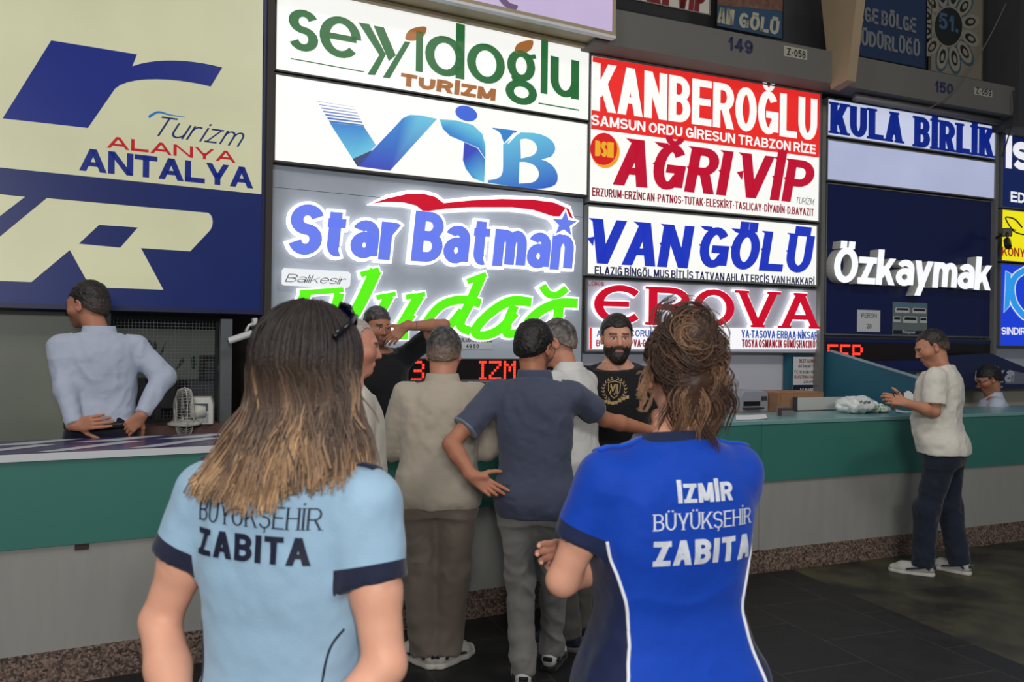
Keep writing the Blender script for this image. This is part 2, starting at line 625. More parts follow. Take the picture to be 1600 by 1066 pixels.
# ------------------------------------------------------------------ the setting: floor, walls, beam, columns
def floor_mat():
    m = mat('dark_floor_tiles', (40, 40, 40), rough=0.42, spec=0.35)
    nt = m.node_tree
    b = nt.nodes['Principled BSDF']
    tc = nd(nt, 'ShaderNodeTexCoord')
    mp = nd(nt, 'ShaderNodeMapping')
    mp.inputs['Rotation'].default_value = (0, 0, math.radians(-20.5))
    mp.inputs['Location'].default_value = (0.02, 0.30, 0)
    nt.links.new(tc.outputs['Object'], mp.inputs['Vector'])
    br = nd(nt, 'ShaderNodeTexBrick', offset=0.5)
    br.inputs['Color1'].default_value = S(34, 34, 35)
    br.inputs['Color2'].default_value = S(39, 38, 38)
    br.inputs['Mortar'].default_value = S(66, 64, 61)
    br.inputs['Scale'].default_value = 1.0
    br.inputs['Mortar Size'].default_value = 0.003
    br.inputs['Brick Width'].default_value = 0.62
    br.inputs['Row Height'].default_value = 0.55
    mp2 = nd(nt, 'ShaderNodeMapping')
    mp2.inputs['Rotation'].default_value = (0, 0, math.radians(90))
    nt.links.new(mp.outputs['Vector'], mp2.inputs['Vector'])
    nt.links.new(mp2.outputs['Vector'], br.inputs['Vector'])
    n = nd(nt, 'ShaderNodeTexNoise')
    n.inputs['Scale'].default_value = 5.0
    n.inputs['Detail'].default_value = 8.0
    n.inputs['Roughness'].default_value = 0.68
    nt.links.new(mp.outputs['Vector'], n.inputs['Vector'])
    r = nd(nt, 'ShaderNodeMapRange')
    r.inputs['From Min'].default_value = 0.3
    r.inputs['From Max'].default_value = 0.75
    r.inputs['To Min'].default_value = 0.7
    r.inputs['To Max'].default_value = 1.45
    nt.links.new(n.outputs['Fac'], r.inputs['Value'])
    # the worn strip of brownish stone beside the right counter
    mpS = nd(nt, 'ShaderNodeMapping')
    mpS.inputs['Location'].default_value = (-2.17, -5.82, 0)
    nt.links.new(tc.outputs['Object'], mpS.inputs['Vector'])
    dt = nd(nt, 'ShaderNodeVectorMath', operation='DOT_PRODUCT')
    dt.inputs[1].default_value = (0.947, 0.322, 0)
    nt.links.new(mpS.outputs['Vector'], dt.inputs[0])
    gt = nd(nt, 'ShaderNodeMath', operation='GREATER_THAN')
    gt.inputs[1].default_value = 0.0
    nt.links.new(dt.outputs['Value'], gt.inputs[0])
    n2 = nd(nt, 'ShaderNodeTexNoise')
    n2.inputs['Scale'].default_value = 2.2
    n2.inputs['Detail'].default_value = 7.0
    nt.links.new(mp.outputs['Vector'], n2.inputs['Vector'])
    cr = nd(nt, 'ShaderNodeValToRGB')
    cr.color_ramp.elements[0].position = 0.38
    cr.color_ramp.elements[0].color = S(40, 39, 38)
    cr.color_ramp.elements[1].position = 0.72
    cr.color_ramp.elements[1].color = S(84, 82, 62)
    nt.links.new(n2.outputs['Fac'], cr.inputs['Fac'])
    mix = nd(nt, 'ShaderNodeMix', data_type='RGBA')
    nt.links.new(gt.outputs['Value'], mix.inputs['Factor'])
    nt.links.new(br.outputs['Color'], mix.inputs[6])
    nt.links.new(cr.outputs['Color'], mix.inputs[7])
    sc = nd(nt, 'ShaderNodeVectorMath', operation='SCALE')
    nt.links.new(mix.outputs[2], sc.inputs[0])
    nt.links.new(r.outputs['Result'], sc.inputs['Scale'])
    nt.links.new(sc.outputs[0], b.inputs['Base Color'])
    r2 = nd(nt, 'ShaderNodeMapRange')
    r2.inputs['To Min'].default_value = 0.3
    r2.inputs['To Max'].default_value = 0.7
    nt.links.new(n.outputs['Fac'], r2.inputs['Value'])
    nt.links.new(r2.outputs['Result'], b.inputs['Roughness'])
    return m


def granite():
    m = mat('speckled_granite', (110, 95, 88), rough=0.4, spec=0.4)
    nt = m.node_tree
    b = nt.nodes['Principled BSDF']
    tc = nd(nt, 'ShaderNodeTexCoord')
    v = nd(nt, 'ShaderNodeTexVoronoi')
    v.inputs['Scale'].default_value = 95.0
    nt.links.new(tc.outputs['Object'], v.inputs['Vector'])
    cr = nd(nt, 'ShaderNodeValToRGB')
    e = cr.color_ramp.elements
    e[0].position, e[0].color = 0.0, S(52, 46, 43)
    e[1].position, e[1].color = 1.0, S(150, 128, 116)
    k = e.new(0.45)
    k.color = S(104, 86, 78)
    sx = nd(nt, 'ShaderNodeSeparateColor')
    nt.links.new(v.outputs['Color'], sx.inputs[0])
    nt.links.new(sx.outputs[0], cr.inputs['Fac'])
    nt.links.new(cr.outputs['Color'], b.inputs['Base Color'])
    return m


def bay_poly(bay, s0, s1, o0, o1):
    """the four floor corners of a block between s0..s1 and offsets o0 (front) .. o1 (back)"""
    return [bay.w(s0, o0, 0), bay.w(s1, o0, 0), bay.w(s1, o1, 0), bay.w(s0, o1, 0)]


def block(mb, q, z0, z1):
    i = len(mb.v)
    mb.v += [(p.x, p.y, z0) for p in q] + [(p.x, p.y, z1) for p in q]
    mb.f += [[i + a for a in f] for f in ((3, 2, 1, 0), (4, 5, 6, 7), (0, 1, 5, 4), (1, 2, 6, 5), (2, 3, 7, 6), (3, 0, 4, 7))]
    return mb


def structure(name, mb, m):
    return tag(mb.build(name, m), kind='structure')


M_floor = floor_mat()
structure('floor', MB().box(-9, -3, -0.05, 12, 14, 0.0), M_floor)
M_wallw = mat('painted_back_wall', (196, 198, 212), rough=0.7, noise=0.05, nscale=3)
M_walld = mat('dim_upper_wall', (64, 64, 66), rough=0.8, noise=0.12, nscale=3)
M_conc = mat('grey_painted_beam', (104, 102, 98), rough=0.75, noise=0.06, nscale=2.5, bump=0.05)
M_fin = mat('sandy_painted_steel', (158, 138, 112), rough=0.6, noise=0.08, nscale=4)
M_dark = mat('near_black', (22, 22, 24), rough=0.5)
M_floor2 = mat('booth_floor', (70, 66, 62), rough=0.6, noise=0.1)

SL = BL.sz(-420, 300)[0]
# back walls behind the boards (front face 0.16 m behind the board plane)
b = MB()
block(b, bay_poly(BL, -4.5, 0.05, -1.35, -1.45), 0, 6.2)
structure('wall_booth_left', b, mat('dim_office_wall', (92, 95, 90), rough=0.6, noise=0.08))
b = MB()
block(b, bay_poly(BS, -2.60, 0.02, -.16, -.26), 0, 6.2)
structure('wall_booth_middle', b, M_wallw)
b = MB()
block(b, bay_poly(BK, 0.02, 6.5, -.16, -.26), 0, 4.35)
structure('wall_booth_right', b, M_wallw)
b = MB()
block(b, bay_poly(BK, -0.2, 7.0, -.50, -.62), 4.0, 7.0)
structure('wall_upper_back', b, M_walld)
b = MB()
block(b, bay_poly(BL, BL.sz(415.5, 300, .03)[0], BL.sz(426, 300, .03)[0], .03, -1.45), 0, 6.2)
structure('wall_booth_side', b, mat('dark_brown_pier', (58, 52, 48), rough=0.6, noise=0.1))
# raised booth floor behind the counters
b = MB()
for bay, s0, s1 in ((CL, -7.5, 0.0), (CR, 0.0, 6.6)):
    q = bay_poly(bay, s0, s1, -.10, -1.9 if bay is CL else -1.25)
    block(b, q, 0.0, 0.15)
structure('floor_booth', b, M_floor2)

# the beam with its painted stand numbers
zb = (BK.sz(960, 69, .25)[1] + BK.sz(1299, 131.8, .25)[1]) / 2
zt = (BK.sz(965, 14, .25)[1] + BK.sz(1299, 80.8, .25)[1]) / 2
sE = BK.sz(1585, 160, .25)[0]
b = MB()
block(b, bay_poly(BK, -.10, sE, .25, -.50), zb, zt)
beam = structure('beam', b, M_conc)
b = MB()
block(b, bay_poly(BS, -2.6, .05, .0, -.16), zb, zt + 1.6)
structure('beam_middle', b, M_conc)
b = MB()
block(b, bay_poly(BK, sE, sE + 1.2, .30, -.5), zb - .12, 7.0)
structure('pillar', b, mat('dark_grey_pillar', (58, 58, 60), rough=0.7, noise=0.08))
# slender service pipe running under the beam's right half
M_metal = mat('brushed_grey_metal', (150, 152, 156), rough=0.35, metal=0.8, noise=0.05)
M_frame = mat('grey_aluminium_frame', (128, 128, 126), rough=0.45, metal=0.3, noise=0.05)
b = MB()
b.tube([BK.w(BK.sz(1335, 147, .12)[0], .12, zb - .04), BK.w(sE - .05, .12, zb - .04)], .035, 10)
tag(b.build('service_pipe', mat('grey_pipe', (118, 116, 122), rough=0.5), smooth=True), 'grey service pipe slung beneath the beam marked 150', 'pipe')

# tapering sandy bracket that comes down between the two numbered stretches of the beam
sf = BK.sz(1300, 120, .25)[0]
pr = [(-.10, 6.2), (.05, 5.2), (.22, zb + .02), (.24, zb - .05), (.43, zb - .02), (.60, 5.2), (.72, 6.2)]
b = MB()
n = len(pr)
for s in (sf, sf + .10):
    b.v += [tuple(BK.w(s, o, z)) for o, z in pr]
b.f += [list(range(n)), list(range(2 * n - 1, n - 1, -1))]
for k in range(n):
    b.f.append([k, (k + 1) % n, n + (k + 1) % n, n + k])
structure('trim_bracket', b, M_fin)

# ------------------------------------------------------------------ counters
M_green = mat('teal_green_laminate', (58, 118, 108), rough=0.38, spec=0.4, noise=0.05, nscale=1.5)
M_gtop = mat('teal_worktop', (112, 158, 158), rough=0.25, spec=0.5, noise=0.04, nscale=2)
M_white = mat('scuffed_white_panel', (150, 150, 146), rough=0.5, noise=0.07, nscale=2.2, stretch=(6, 6, 1))
M_gran = granite()
M_edge = mat('white_counter_edge', (205, 207, 212), rough=0.35)


def counter(bay, s0, s1, label, topm, edge=None):
    e = empty('service_counter', bay.w(s0, 0, 0), bay.phi, label, 'counter', 'counters along the ticket booths')
    L = s1 - s0
    MB().box(0, .0, .0, L, .10, .165).build('plinth', M_gran, e)
    MB().box(0, .004, .165, L, .06, .66).build('lower_panel', M_white, e)
    MB().box(0, -.012, .66, L, .05, 1.072).build('upper_panel', M_green, e)
    MB().box(0, .05, .15, L, .10, 1.06).build('carcass', M_dark, e)
    MB().box(0, -.02, 1.072, L, .56, 1.10).build('worktop', topm, e, bevel=.004)
    if edge:
        MB().box(0, -.026, 1.066, L, -.0195, 1.10).build('edge_strip', edge, e)
    return e


M_print = mat('violet_printed_top', (66, 58, 104), rough=0.25, spec=0.5, noise=0.03)
c1 = counter(CL, -7.2, -3.45, 'teal counter with violet printed top and white edge, below the yellow board', M_print, M_edge)
c2 = counter(CL, -3.45, 0.0, 'teal counter where the men in beige and white shirts lean', M_gtop)
c3 = counter(CR, 0.0, 6.4, 'teal counter with a plastic bag on top, where the man in white tee stands', M_gtop)
# painted slashes of the printed top
b = MB()
for k in range(8):
    x = .25 + k * .40
    b.poly([(x, .02, 1.1015), (x + .12, .02, 1.1015), (x + .50, .30, 1.1015), (x + .40, .33, 1.1015)])
    b.poly([(x + .15, .36, 1.1015), (x + .36, .34, 1.1015), (x + .62, .52, 1.1015), (x + .5, .53, 1.1015)])
b.build('print_stripes', mat('pale_print', (196, 200, 208), rough=0.3), c1)
ps = CL.sz(128, 838)[0] + 7.2
MB().box(ps - .03, -.004, .63, ps + .03, .01, .66).build('latch_notch', mat('rusty_dark', (58, 44, 38), rough=.7), c1)

# ------------------------------------------------------------------ boards
Z1, Z2, Z4, Z5, Z6, Z7 = zoom(0, 0, 2.479), zoom(0, 400, 3.135), zoom(410, 0, 3.077), zoom(410, 250, 3.077), zoom(900, 0, 3.135), zoom(900, 300, 2.96)
Z8, Z7b, Z1b, Z4b, Z5c = zoom(1260, 0, 3.332), zoom(1270, 300, 3.33), zoom(1200, 460, 3.8075), zoom(960, 0, 4.21), zoom(640, 0, 4.444)
M_case = mat('grey_sign_case', (120, 121, 122), rough=0.5, metal=0.2)
M_rim = mat('dark_sign_rim', (70, 70, 68), rough=0.5)
W_LIT = lit('white_lightbox_face', (250, 250, 246), 0.90)


def grow_poly(pts, d):
    n = len(pts)
    A = sum(pts[i][0] * pts[(i + 1) % n][1] - pts[(i + 1) % n][0] * pts[i][1] for i in range(n))
    sg = 1 if A > 0 else -1
    out = []
    for i in range(n):
        a, p, c = np.array(pts[i - 1]), np.array(pts[i]), np.array(pts[(i + 1) % n])
        t0, t1 = (p - a) / (np.linalg.norm(p - a) + 1e-9), (c - p) / (np.linalg.norm(c - p) + 1e-9)
        nn = np.array([t0[1] + t1[1], -t0[0] - t1[0]]) * sg
        l = np.linalg.norm(nn)
        nn = nn / l if l > .2 else np.array([t0[1], -t0[0]]) * sg
        out.append(tuple(p + nn * d))
    return out


# --- left: navy and pale yellow board
NAVY = lit('navy_print', (26, 44, 112), .42, noise=.10)
YEL = lit('pale_yellow_lit_face', (222, 222, 184), .55, noise=.10, nscale=1.6)
NAVY2 = lit('royal_navy_print', (18, 40, 132), .55)
RED1 = lit('red_print', (186, 24, 34), .7)
s = Sign('sign_board', 'large navy and pale yellow lit board with blue letter logo and red ALANYA', 'sign', BL,
         [(-230, -235), (420, -42), (413, 489), (-230, 478)])
s.casing(.14, mat('navy_case', (30, 38, 80), rough=.4), .03, NAVY)
s.shape('upper_panel', YEL, [[(-215, -215), (411, -30), (408, 303.8), (-215, 240)]], y=-.006)
s.shape('logo_lettering', NAVY2, [[Z1(*p) for p in [(198, 158), (530, 212), (512, 258)]
        + bez((512, 258), (600, 225), (740, 230), (860, 263)) + [(815, 337)] + bez((815, 337), (700, 305), (500, 290), (445, 345)) + [(340, 497), (10, 460)]]])
s.shape('lower_lettering', YEL, [[(73, 310)] + bez((325, 333), (332, 336), (335, 350), (328, 360), 5) + [(297, 393), (220, 388), (255, 453), (141, 449), (109, 391), (49, 441), (-60, 437), (-60, 419), (0, 370)],
                                  [(-60, 298), (39, 308), (0, 338), (-60, 384)]])
s.shape('letter_counter', NAVY, [[Z1(383, 872), Z1(533, 882), Z1(465, 960), Z1(305, 945)]], y=-.010)
s.text('blue_lettering', NAVY2, 'ANTALYA', Z1(306, 661), Z1(980, 652), tx=.27, gap=.06, wid=1.1)
s.text('red_lettering', RED1, 'ALANYA', Z1(413, 573), Z1(912, 590), tx=.27, gap=.1, wid=1.2)
s.text('script_lettering', lit('navy_script', (30, 50, 110), .5), 'Turizm', Z1(580, 524), Z1(966, 500), tx=.10, gap=.16, shear=.55)
s.shape('script_swoosh', lit('blue_swoosh', (30, 120, 190), .6), [list(map(tuple, q)) for q in brush([Z1(575, 455), Z1(612, 436), Z1(660, 447), Z1(716, 455)], 4.5, .8)])

# --- middle bay: two white lightboxes
GREEN = lit('leaf_green_print', (44, 112, 60), .75)
BROWN = lit('brown_print', (170, 108, 58), .8)
s = Sign('lightbox_sign', 'white lightbox with green lettering and two brown leaves', 'sign', BS,
         [Z4(60, -101), Z4(1578, 235), Z4(1568, 590), Z4(57, 336)])
s.casing(.15, M_rim, .012, W_LIT)
yb = lambda x: 236 + (x - 122) * .1757
yc = lambda x: -28 + (x - 122) * .1886
for ch, x0, x1 in (('s', 122, 270), ('e', 272, 476), ('ı', 735, 772), ('d', 779, 972), ('o', 980, 1166), ('g', 1166, 1322), ('l', 1335, 1371), ('u', 1381, 1522)):
    s.text('green_letter', GREEN, ch, Z4(x0, yb(x0)), Z4(x1, yc(x1)), tx=.185, ty=.13)
s.shape('green_letter', GREEN, [[Z4(*p) for p in q] for q in ([(460, 110), (512, 118), (592, 264), (540, 363), (503, 360), (560, 266)], [(533, 125), (582, 133), (640, 268), (606, 296)], [(683, 200), (711, 204), (610, 378), (577, 374)])])
s.text('brown_lettering', BROWN, 'TURİZM', Z4(660, 412), Z4(1122, 430), tx=.46, ty=.30, gap=.10, wid=1.0, shear=.08)
s.shape('leaves', BROWN, [[Z4(*p) for p in spline([(688, 192), (696, 155), (735, 134), (785, 132), (776, 172), (738, 196)], 6, True)],
                          [Z4(*p) for p in spline([(1212, 254), (1220, 217), (1255, 199), (1298, 197), (1292, 235), (1256, 257)], 6, True)]])
s.shape('underline', GREEN, brush([Z4(135, 283), Z4(488, 347)], 1.7, 1.7, 1) + brush([Z4(1325, 497), Z4(1520, 531)], 1.9, 1.9, 1))
s = Sign('lightbox_sign', 'white lightbox with blue ribbon letters below the green lettering', 'sign', BS,
         [Z4(57, 344), Z4(1568, 597), Z4(1562, 950), Z4(48, 773)])
s.casing(.15, M_rim, .012, W_LIT)
VG = mat('ribbon_gradient_print', attr='Col', emit=.9, rough=.35)
cB, cM, cLt, cD = S(38, 60, 190), S(30, 130, 210), S(100, 200, 230), S(40, 60, 110)
polys, cols = [], []


def vp(pts, cs):
    polys.append([Z4(*p) for p in pts])
    cols.append(cs if isinstance(cs, list) else [cs] * len(pts))


for k in range(7):
    f = k / 6
    x0, y0, x1, y1 = 262 + 56 * f, 487 + 93 * f, 440 + 44 * f, 515 + 86 * f
    h = 1.5 + 10 * f
    vp([(x0, y0), (x1, y1), (x1 + 5 * f, y1 + h * .6), (x0 + 5 * f, y0 + h)], S(40, 80 + 30 * f, 190))
vp([(322, 592), (485, 608), (545, 700), (520, 725), (432, 765)], [cM, cM, cLt, cLt, cLt])
vp([(432, 765), (528, 722), (480, 790), (455, 802)], cD)
vp([(455, 801), (612, 822), (838, 573), (760, 556), (708, 553), (672, 570), (640, 605)], [cB, cB, cLt, cLt, cLt, cM, cM])
vp([(978 + 53 * math.cos(a), 547 + 37 * math.sin(a) + 10 * math.cos(a)) for a in [k * .3142 for k in range(20)]], S(40, 95, 220))
vp([(850, 575), (930, 580), (1010, 602), (1055, 645), (1070, 700), (1070, 765), (1035, 712), (965, 682), (900, 655), (865, 620)], [cLt] * 5 + [cM] * 5)
vp([(968, 685), (1032, 714), (1069, 768), (1064, 878), (1010, 857), (975, 812), (962, 770)], [cB, cB, cM, cLt, cM, cM, cB])
def grad(pts, lo_, hi_):
    ys = [p[1] + .2 * p[0] for p in pts]
    f_ = lambda y: (y - min(ys)) / (max(ys) - min(ys))
    return [tuple(a * (1 - f_(p[1] + .2 * p[0])) + b_ * f_(p[1] + .2 * p[0]) for a, b_ in zip(lo_, hi_)) for p in pts]


bo = [(1240, 638)] + bez((1300, 640), (1385, 650), (1420, 700), (1400, 735), 8) + [(1385, 755), (1338, 768)] + bez((1338, 768), (1400, 780), (1440, 850), (1405, 890), 9) + bez((1405, 890), (1370, 915), (1300, 912), (1220, 902), 5) + [(1082, 880)] + bez((1082, 868), (1150, 865), (1155, 840), (1155, 800), 4) + [(1155, 695)]
vp(bo, grad(bo, cLt, S(30, 90, 200)))
vp([(1105, 615), (1225, 630), (1160, 690)] + bez((1150, 665), (1148, 640), (1130, 628), (1105, 620), 4), cM)
s.shape('ribbon_lettering', VG, polys, cols=cols)
s.shape('letter_counters', W_LIT, [[Z4(*p) for p in [(1237, 672)] + bez((1260, 668), (1325, 672), (1335, 735), (1290, 752), 8) + [(1240, 764)]],
                                   [Z4(*p) for p in [(1233, 780)] + bez((1260, 780), (1340, 790), (1345, 868), (1290, 880), 8) + [(1230, 884)]],
                                   [Z4(*p) for p in [(1175, 690), (1225, 636), (1232, 637), (1182, 692)]], [Z4(*p) for p in [(1160, 688), (1205, 640), (1211, 641), (1166, 690)]]], y=-.0105)

# --- middle bay: grey board with halo-lit letters
PAN = mat('grey_cladding_panel', (176, 184, 198), rough=0.45, spec=0.3, noise=.03)
HALO = mat('white_acrylic_glow', (255, 255, 255), rough=.4, emit=1.5)
BLUEV = lit('periwinkle_letter_face', (104, 124, 232), .92)
REDF = lit('red_letter_face', (206, 10, 44), .85)
LIME = lit('lime_letter_face', (92, 238, 20), .92)
s = Sign('letter_board', 'grey board with glowing periwinkle and lime green raised letters under a red swoosh', 'sign', BS,
         [Z5(44, 18), Z5(1556, 186), Z5(1520, 1064), Z5(28, 1092)], off=-.06)
s.casing(.09, M_rim, .006, PAN)
mbs = MB().box(.006, -.004, s.H - .16, s.W - .006, -.0028, s.H - .157).build('panel_joint', M_rim, s.e)


def raised(s, name, m, polys_px, back=None, dy=.05, grow=2.2):
    """letter faces standing off the board, each on a white glowing backing"""
    if back is not None:
        mb = MB()
        for pts in back:
            mb.prism([(lambda a: (a[0] - s.s0, a[1] - s.zb))(s.bay.sz(x, y, s.off + dy)) for x, y in pts], -dy + .004, -.012)
        mb.build(name + '_backing', HALO, s.e)
    mb = MB()
    for pts in polys_px:
        mb.prism([(lambda a: (a[0] - s.s0, a[1] - s.zb))(s.bay.sz(x, y, s.off + dy)) for x, y in pts], -dy - .006, -dy + .006)
    return mb.build(name, m, s.e)


def raised_text(s, name, m, text, bl, tr_, dy=.05, grow=.022, back=HALO, y1=-.012, side=None, **kw):
    a0, b0 = s.bay.sz(*bl, s.off + dy), s.bay.sz(*tr_, s.off + dy)
    H = b0[1] - a0[1]
    sh = kw.get('shear', 0)
    W = b0[0] - a0[0] - sh * H
    if back:
        mb = MB()
        put_strips(mb, strips(text, H=H, W=W, grow=grow, **kw), a0[0] - s.s0, a0[1] - s.zb, -dy + .004, dy - .004 + y1)
        mb.build(name + '_backing', back, s.e)
    mb = MB()
    put_strips(mb, strips(text, H=H, W=W, **kw), a0[0] - s.s0, a0[1] - s.zb, -dy - .006, .008)
    return mb.build(name, m, s.e)


raised_text(s, 'periwinkle_lettering', BLUEV, 'Star', Z5(116, 452), Z5(690, 255), tx=.25, ty=.22, gap=.05, shear=.10, wid=1.15)
raised_text(s, 'periwinkle_lettering', BLUEV, 'Batman', Z5(712, 486), Z5(1508, 314), tx=.23, ty=.20, gap=.05, shear=.10, wid=1.15)
sw = [(525, 210), (600, 185), (700, 163), (780, 165), (830, 178), (870, 208), (1000, 195), (1150, 188), (1300, 192), (1400, 205), (1470, 235), (1497, 290), (1475, 272), (1400, 272),
      (1300, 240), (1200, 228), (1000, 228), (880, 235), (800, 247), (770, 245), (740, 220), (680, 205), (600, 202)]
sw = [Z5(*p) for p in sw]
raised(s, 'red_swoosh', REDF, [sw], [grow_poly(sw, 6)])
st = [Z5(1452 + (62 if k % 2 == 0 else 26) * math.sin(k * math.pi / 5 + .1), 308 - (62 if k % 2 == 0 else 26) * math.cos(k * math.pi / 5 + .1)) for k in range(10)]
raised(s, 'periwinkle_star', BLUEV, [st], [grow_poly(st, 5)], dy=.062)
lime = [([(472, 552), (560, 528)], 9), ([(545, 530), (490, 650), (430, 775), (455, 830)], 19),
        ([(548, 662), (640, 645)], 8), ([(610, 652), (560, 760), (575, 830), (640, 838), (720, 740)], 15), ([(690, 660), (782, 646)], 8), ([(755, 652), (690, 760), (650, 832), (700, 840)], 16),
        ([(1048, 690), (960, 672), (860, 700), (785, 790), (810, 835), (880, 815), (960, 725)], 14), ([(985, 585), (1075, 550)], 9), ([(1052, 560), (1000, 680), (950, 790), (1000, 825)], 15),
        ([(1292, 684), (1190, 680), (1090, 740), (1022, 820), (1060, 845), (1140, 815), (1215, 735)], 15), ([(1212, 700), (1180, 775), (1175, 835), (1230, 830)], 14),
        ([(1515, 690), (1420, 690), (1330, 730), (1268, 800), (1300, 850), (1370, 830), (1430, 740)], 15), ([(1425, 705), (1415, 790), (1380, 900), (1280, 960)], 15), ([(1345, 605), (1375, 645), (1420, 648), (1462, 618)], 12),
        ([(180, 640), (390, 625)], 9), ([(210, 640), (150, 800), (220, 850), (320, 800), (370, 640)], 17)]
for a, b_ in ((0, 2), (2, 6), (6, 9), (9, 11), (11, 14), (14, 16)):
    fr, bk = [], []
    for pts, w in lime[a:b_]:
        pp = [Z5(*p) for p in pts]
        fr += brush(pp, w, w * .9, 6)
        bk += brush(pp, w, w * .9, 6, grow=2.6)
    raised(s, 'lime_letter', LIME, fr, bk)
raised(s, 'white_plate', lit('white_plate_face', (240, 243, 246), .85), [[Z5(*p) for p in [(104, 520), (412, 537), (424, 548), (421, 604), (410, 615), (103, 604), (93, 595), (94, 530)]]])
raised_text(s, 'plate_lettering', mat('black_letter', (20, 30, 30), rough=.5), 'Balıkesir', Z5(108, 586), Z5(412, 562), dy=.058, back=None, tx=.085, gap=.10, shear=.45)
M_paper = mat('white_paper', (215, 216, 218), rough=.7)
M_ink = mat('dark_ink', (40, 40, 44), rough=.7)
pw = Sign('paper_notice', 'narrow paper notice stuck under the lime green letters', 'notice', BS, [(716, 525), (770, 527), (769, 547), (716, 545)], off=-.055)
pw.area('sheet', mat('grey_paper', (186, 190, 196), rough=.7), 0, 0, pw.W, pw.H, -.002, .003)
pw.text('lettering', M_ink, 'ULUDAĞ PERON', (719, 534.5), (768, 529), tx=.2, gap=.2, y=-.003)
pw.text('number_lettering', M_ink, '49 50', (728, 544), (748, 538), tx=.2, gap=.25, y=-.003)
LEDM = mat('red_led', (255, 60, 40), emit=2.2, ergb=(255, 52, 36))
M_ledback = mat('black_led_panel', (26, 16, 18), rough=.35)


def led_board(bay, corners, off, label, words, pitch, y0):
    s = Sign('led_display', label, 'display', bay, corners, off=off)
    s.casing(.06, M_rim, .008, M_ledback)
    for px, word in words:
        x0 = s.p(px, y0)[0]
        zc = s.p(px, y0)[1]
        for ch in word:
            mb = MB()
            for cx, r in led_dots(ch, pitch, LED):
                x, z = x0 + cx * pitch, zc - r * pitch
                mb.box(x - pitch * .42, -.007, z - pitch * .42, x + pitch * .42, -.004, z + pitch * .42)
            mb.build('led_character', LEDM, s.e)
            x0 += (len(LED[ch][0]) + 1) * pitch
    return s


led_board(BS, [(600, 561), (872, 560), (872, 592), (600, 596)], -.035, 'black LED strip behind the man in beige shirt, red figures', [(644, '3'), (750, 'IZM')], .0215, 566)

# --- right of it: red and white lightbox, blue lettered lightbox, red raised letters
REDL = lit('bright_red_print', (232, 44, 40), .88, noise=.06)
CRIM = lit('crimson_print', (196, 18, 52), .8)
MARO = lit('maroon_print', (150, 22, 44), .75)
s = Sign('lightbox_sign', 'lightbox with white letters on red above crimson lettering and a round red emblem', 'sign', BK,
         [(923, 86), (1284.5, 145), (1278, 345.6), (916, 318.6)])
s.casing(.15, M_case, .014, W_LIT)
s.shape('red_panel', REDL, [[Z6(80, 277), Z6(1198, 460), Z6(1188, 773), Z6(72, 632)]], y=-.006)
s.text('white_lettering', W_LIT, 'KANBEROĞLU', Z6(74, 540), Z6(1180, 486), tx=.20, ty=.155, gap=.085)
s.text('white_city_lettering', W_LIT, 'SAMSUN ORDU GİRESUN TRABZON RİZE', Z6(72, 613), Z6(1172, 711), tx=.22, gap=.12)
s.text('crimson_lettering', CRIM, 'AĞRI', Z6(178, 905), Z6(770, 744), tx=.27, ty=.18, gap=.10, shear=.20, spur=.10)
s.text('crimson_lettering', CRIM, 'VİP', Z6(772, 963), Z6(1176, 795), tx=.27, ty=.18, gap=.10, shear=.20, spur=.10)
s.text('maroon_city_lettering', MARO, 'ERZURUM-ERZİNCAN-PATNOS-TUTAK-ELEŞKİRT-TAŞLIÇAY-DİYADİN-D.BAYAZIT', Z6(76, 960), Z6(1162, 1024), tx=.17, gap=.13)
s.text('grey_lettering', lit('grey_print', (110, 105, 110), .5), 'TURİZM', Z6(1072, 997), Z6(1165, 975), tx=.10, gap=.12, shear=.2)
el = lambda cx, cy, rx, ry, n=28: [(cx + rx * math.cos(k * 2 * math.pi / n), cy + ry * math.sin(k * 2 * math.pi / n)) for k in range(n)]
s.shape('emblem_crescent', lit('amber_print', (236, 160, 30), .9), [[Z6(*p) for p in el(142, 744, 70, 81)]], y=-.0085)
s.shape('emblem_disc', lit('red_disc_print', (214, 30, 36), .85), [[Z6(*p) for p in el(133, 731, 66, 79)]], y=-.0095)
s.text('emblem_lettering', lit('gold_print', (230, 170, 40), .9), 'BSM', Z6(90, 765), Z6(182, 700), tx=.24, ty=.16, gap=.14, y=-.0105)
BLUE = lit('strong_blue_print', (34, 56, 190), .85)
NAVT = lit('navy_text_print', (28, 36, 88), .6)
s = Sign('lightbox_sign', 'white lightbox with big slanted blue letters over a navy line of cities', 'sign', BK, [Z7(48, 62), Z7(1118, 148), Z7(1113, 434), Z7(45, 390)])
s.casing(.15, M_case, .014, W_LIT)
s.text('blue_lettering', BLUE, 'VAN', Z7(38, 328), Z7(546, 160), tx=.27, ty=.19, gap=.08, shear=.18, spur=.10)
s.text('blue_lettering', BLUE, 'GÖLÜ', Z7(556, 348), Z7(1104, 200), tx=.27, ty=.19, gap=.10, shear=.18, spur=.10)
s.text('navy_city_lettering', NAVT, 'ELAZIĞ BİNGÖL MUŞ BİTLİS TATVAN AHLAT ERCİŞ VAN HAKKARİ', Z7(84, 382), Z7(1100, 398), tx=.19, gap=.13)
GL['Є'] = (1.05, [('C', arc(.52, .5, .52, .5, 42, 318, 26)), ('B', [(.0, .52), (.72, .52)])])
s = Sign('letter_board', 'pale board with glowing red raised serif letters above two lines of cities', 'sign', BK, [Z7(45, 405), Z7(1120, 447), Z7(1120, 742), Z7(45, 744)], off=-.04)
s.casing(.11, M_case, .010, mat('pale_board_face', (190, 190, 206), rough=.5))
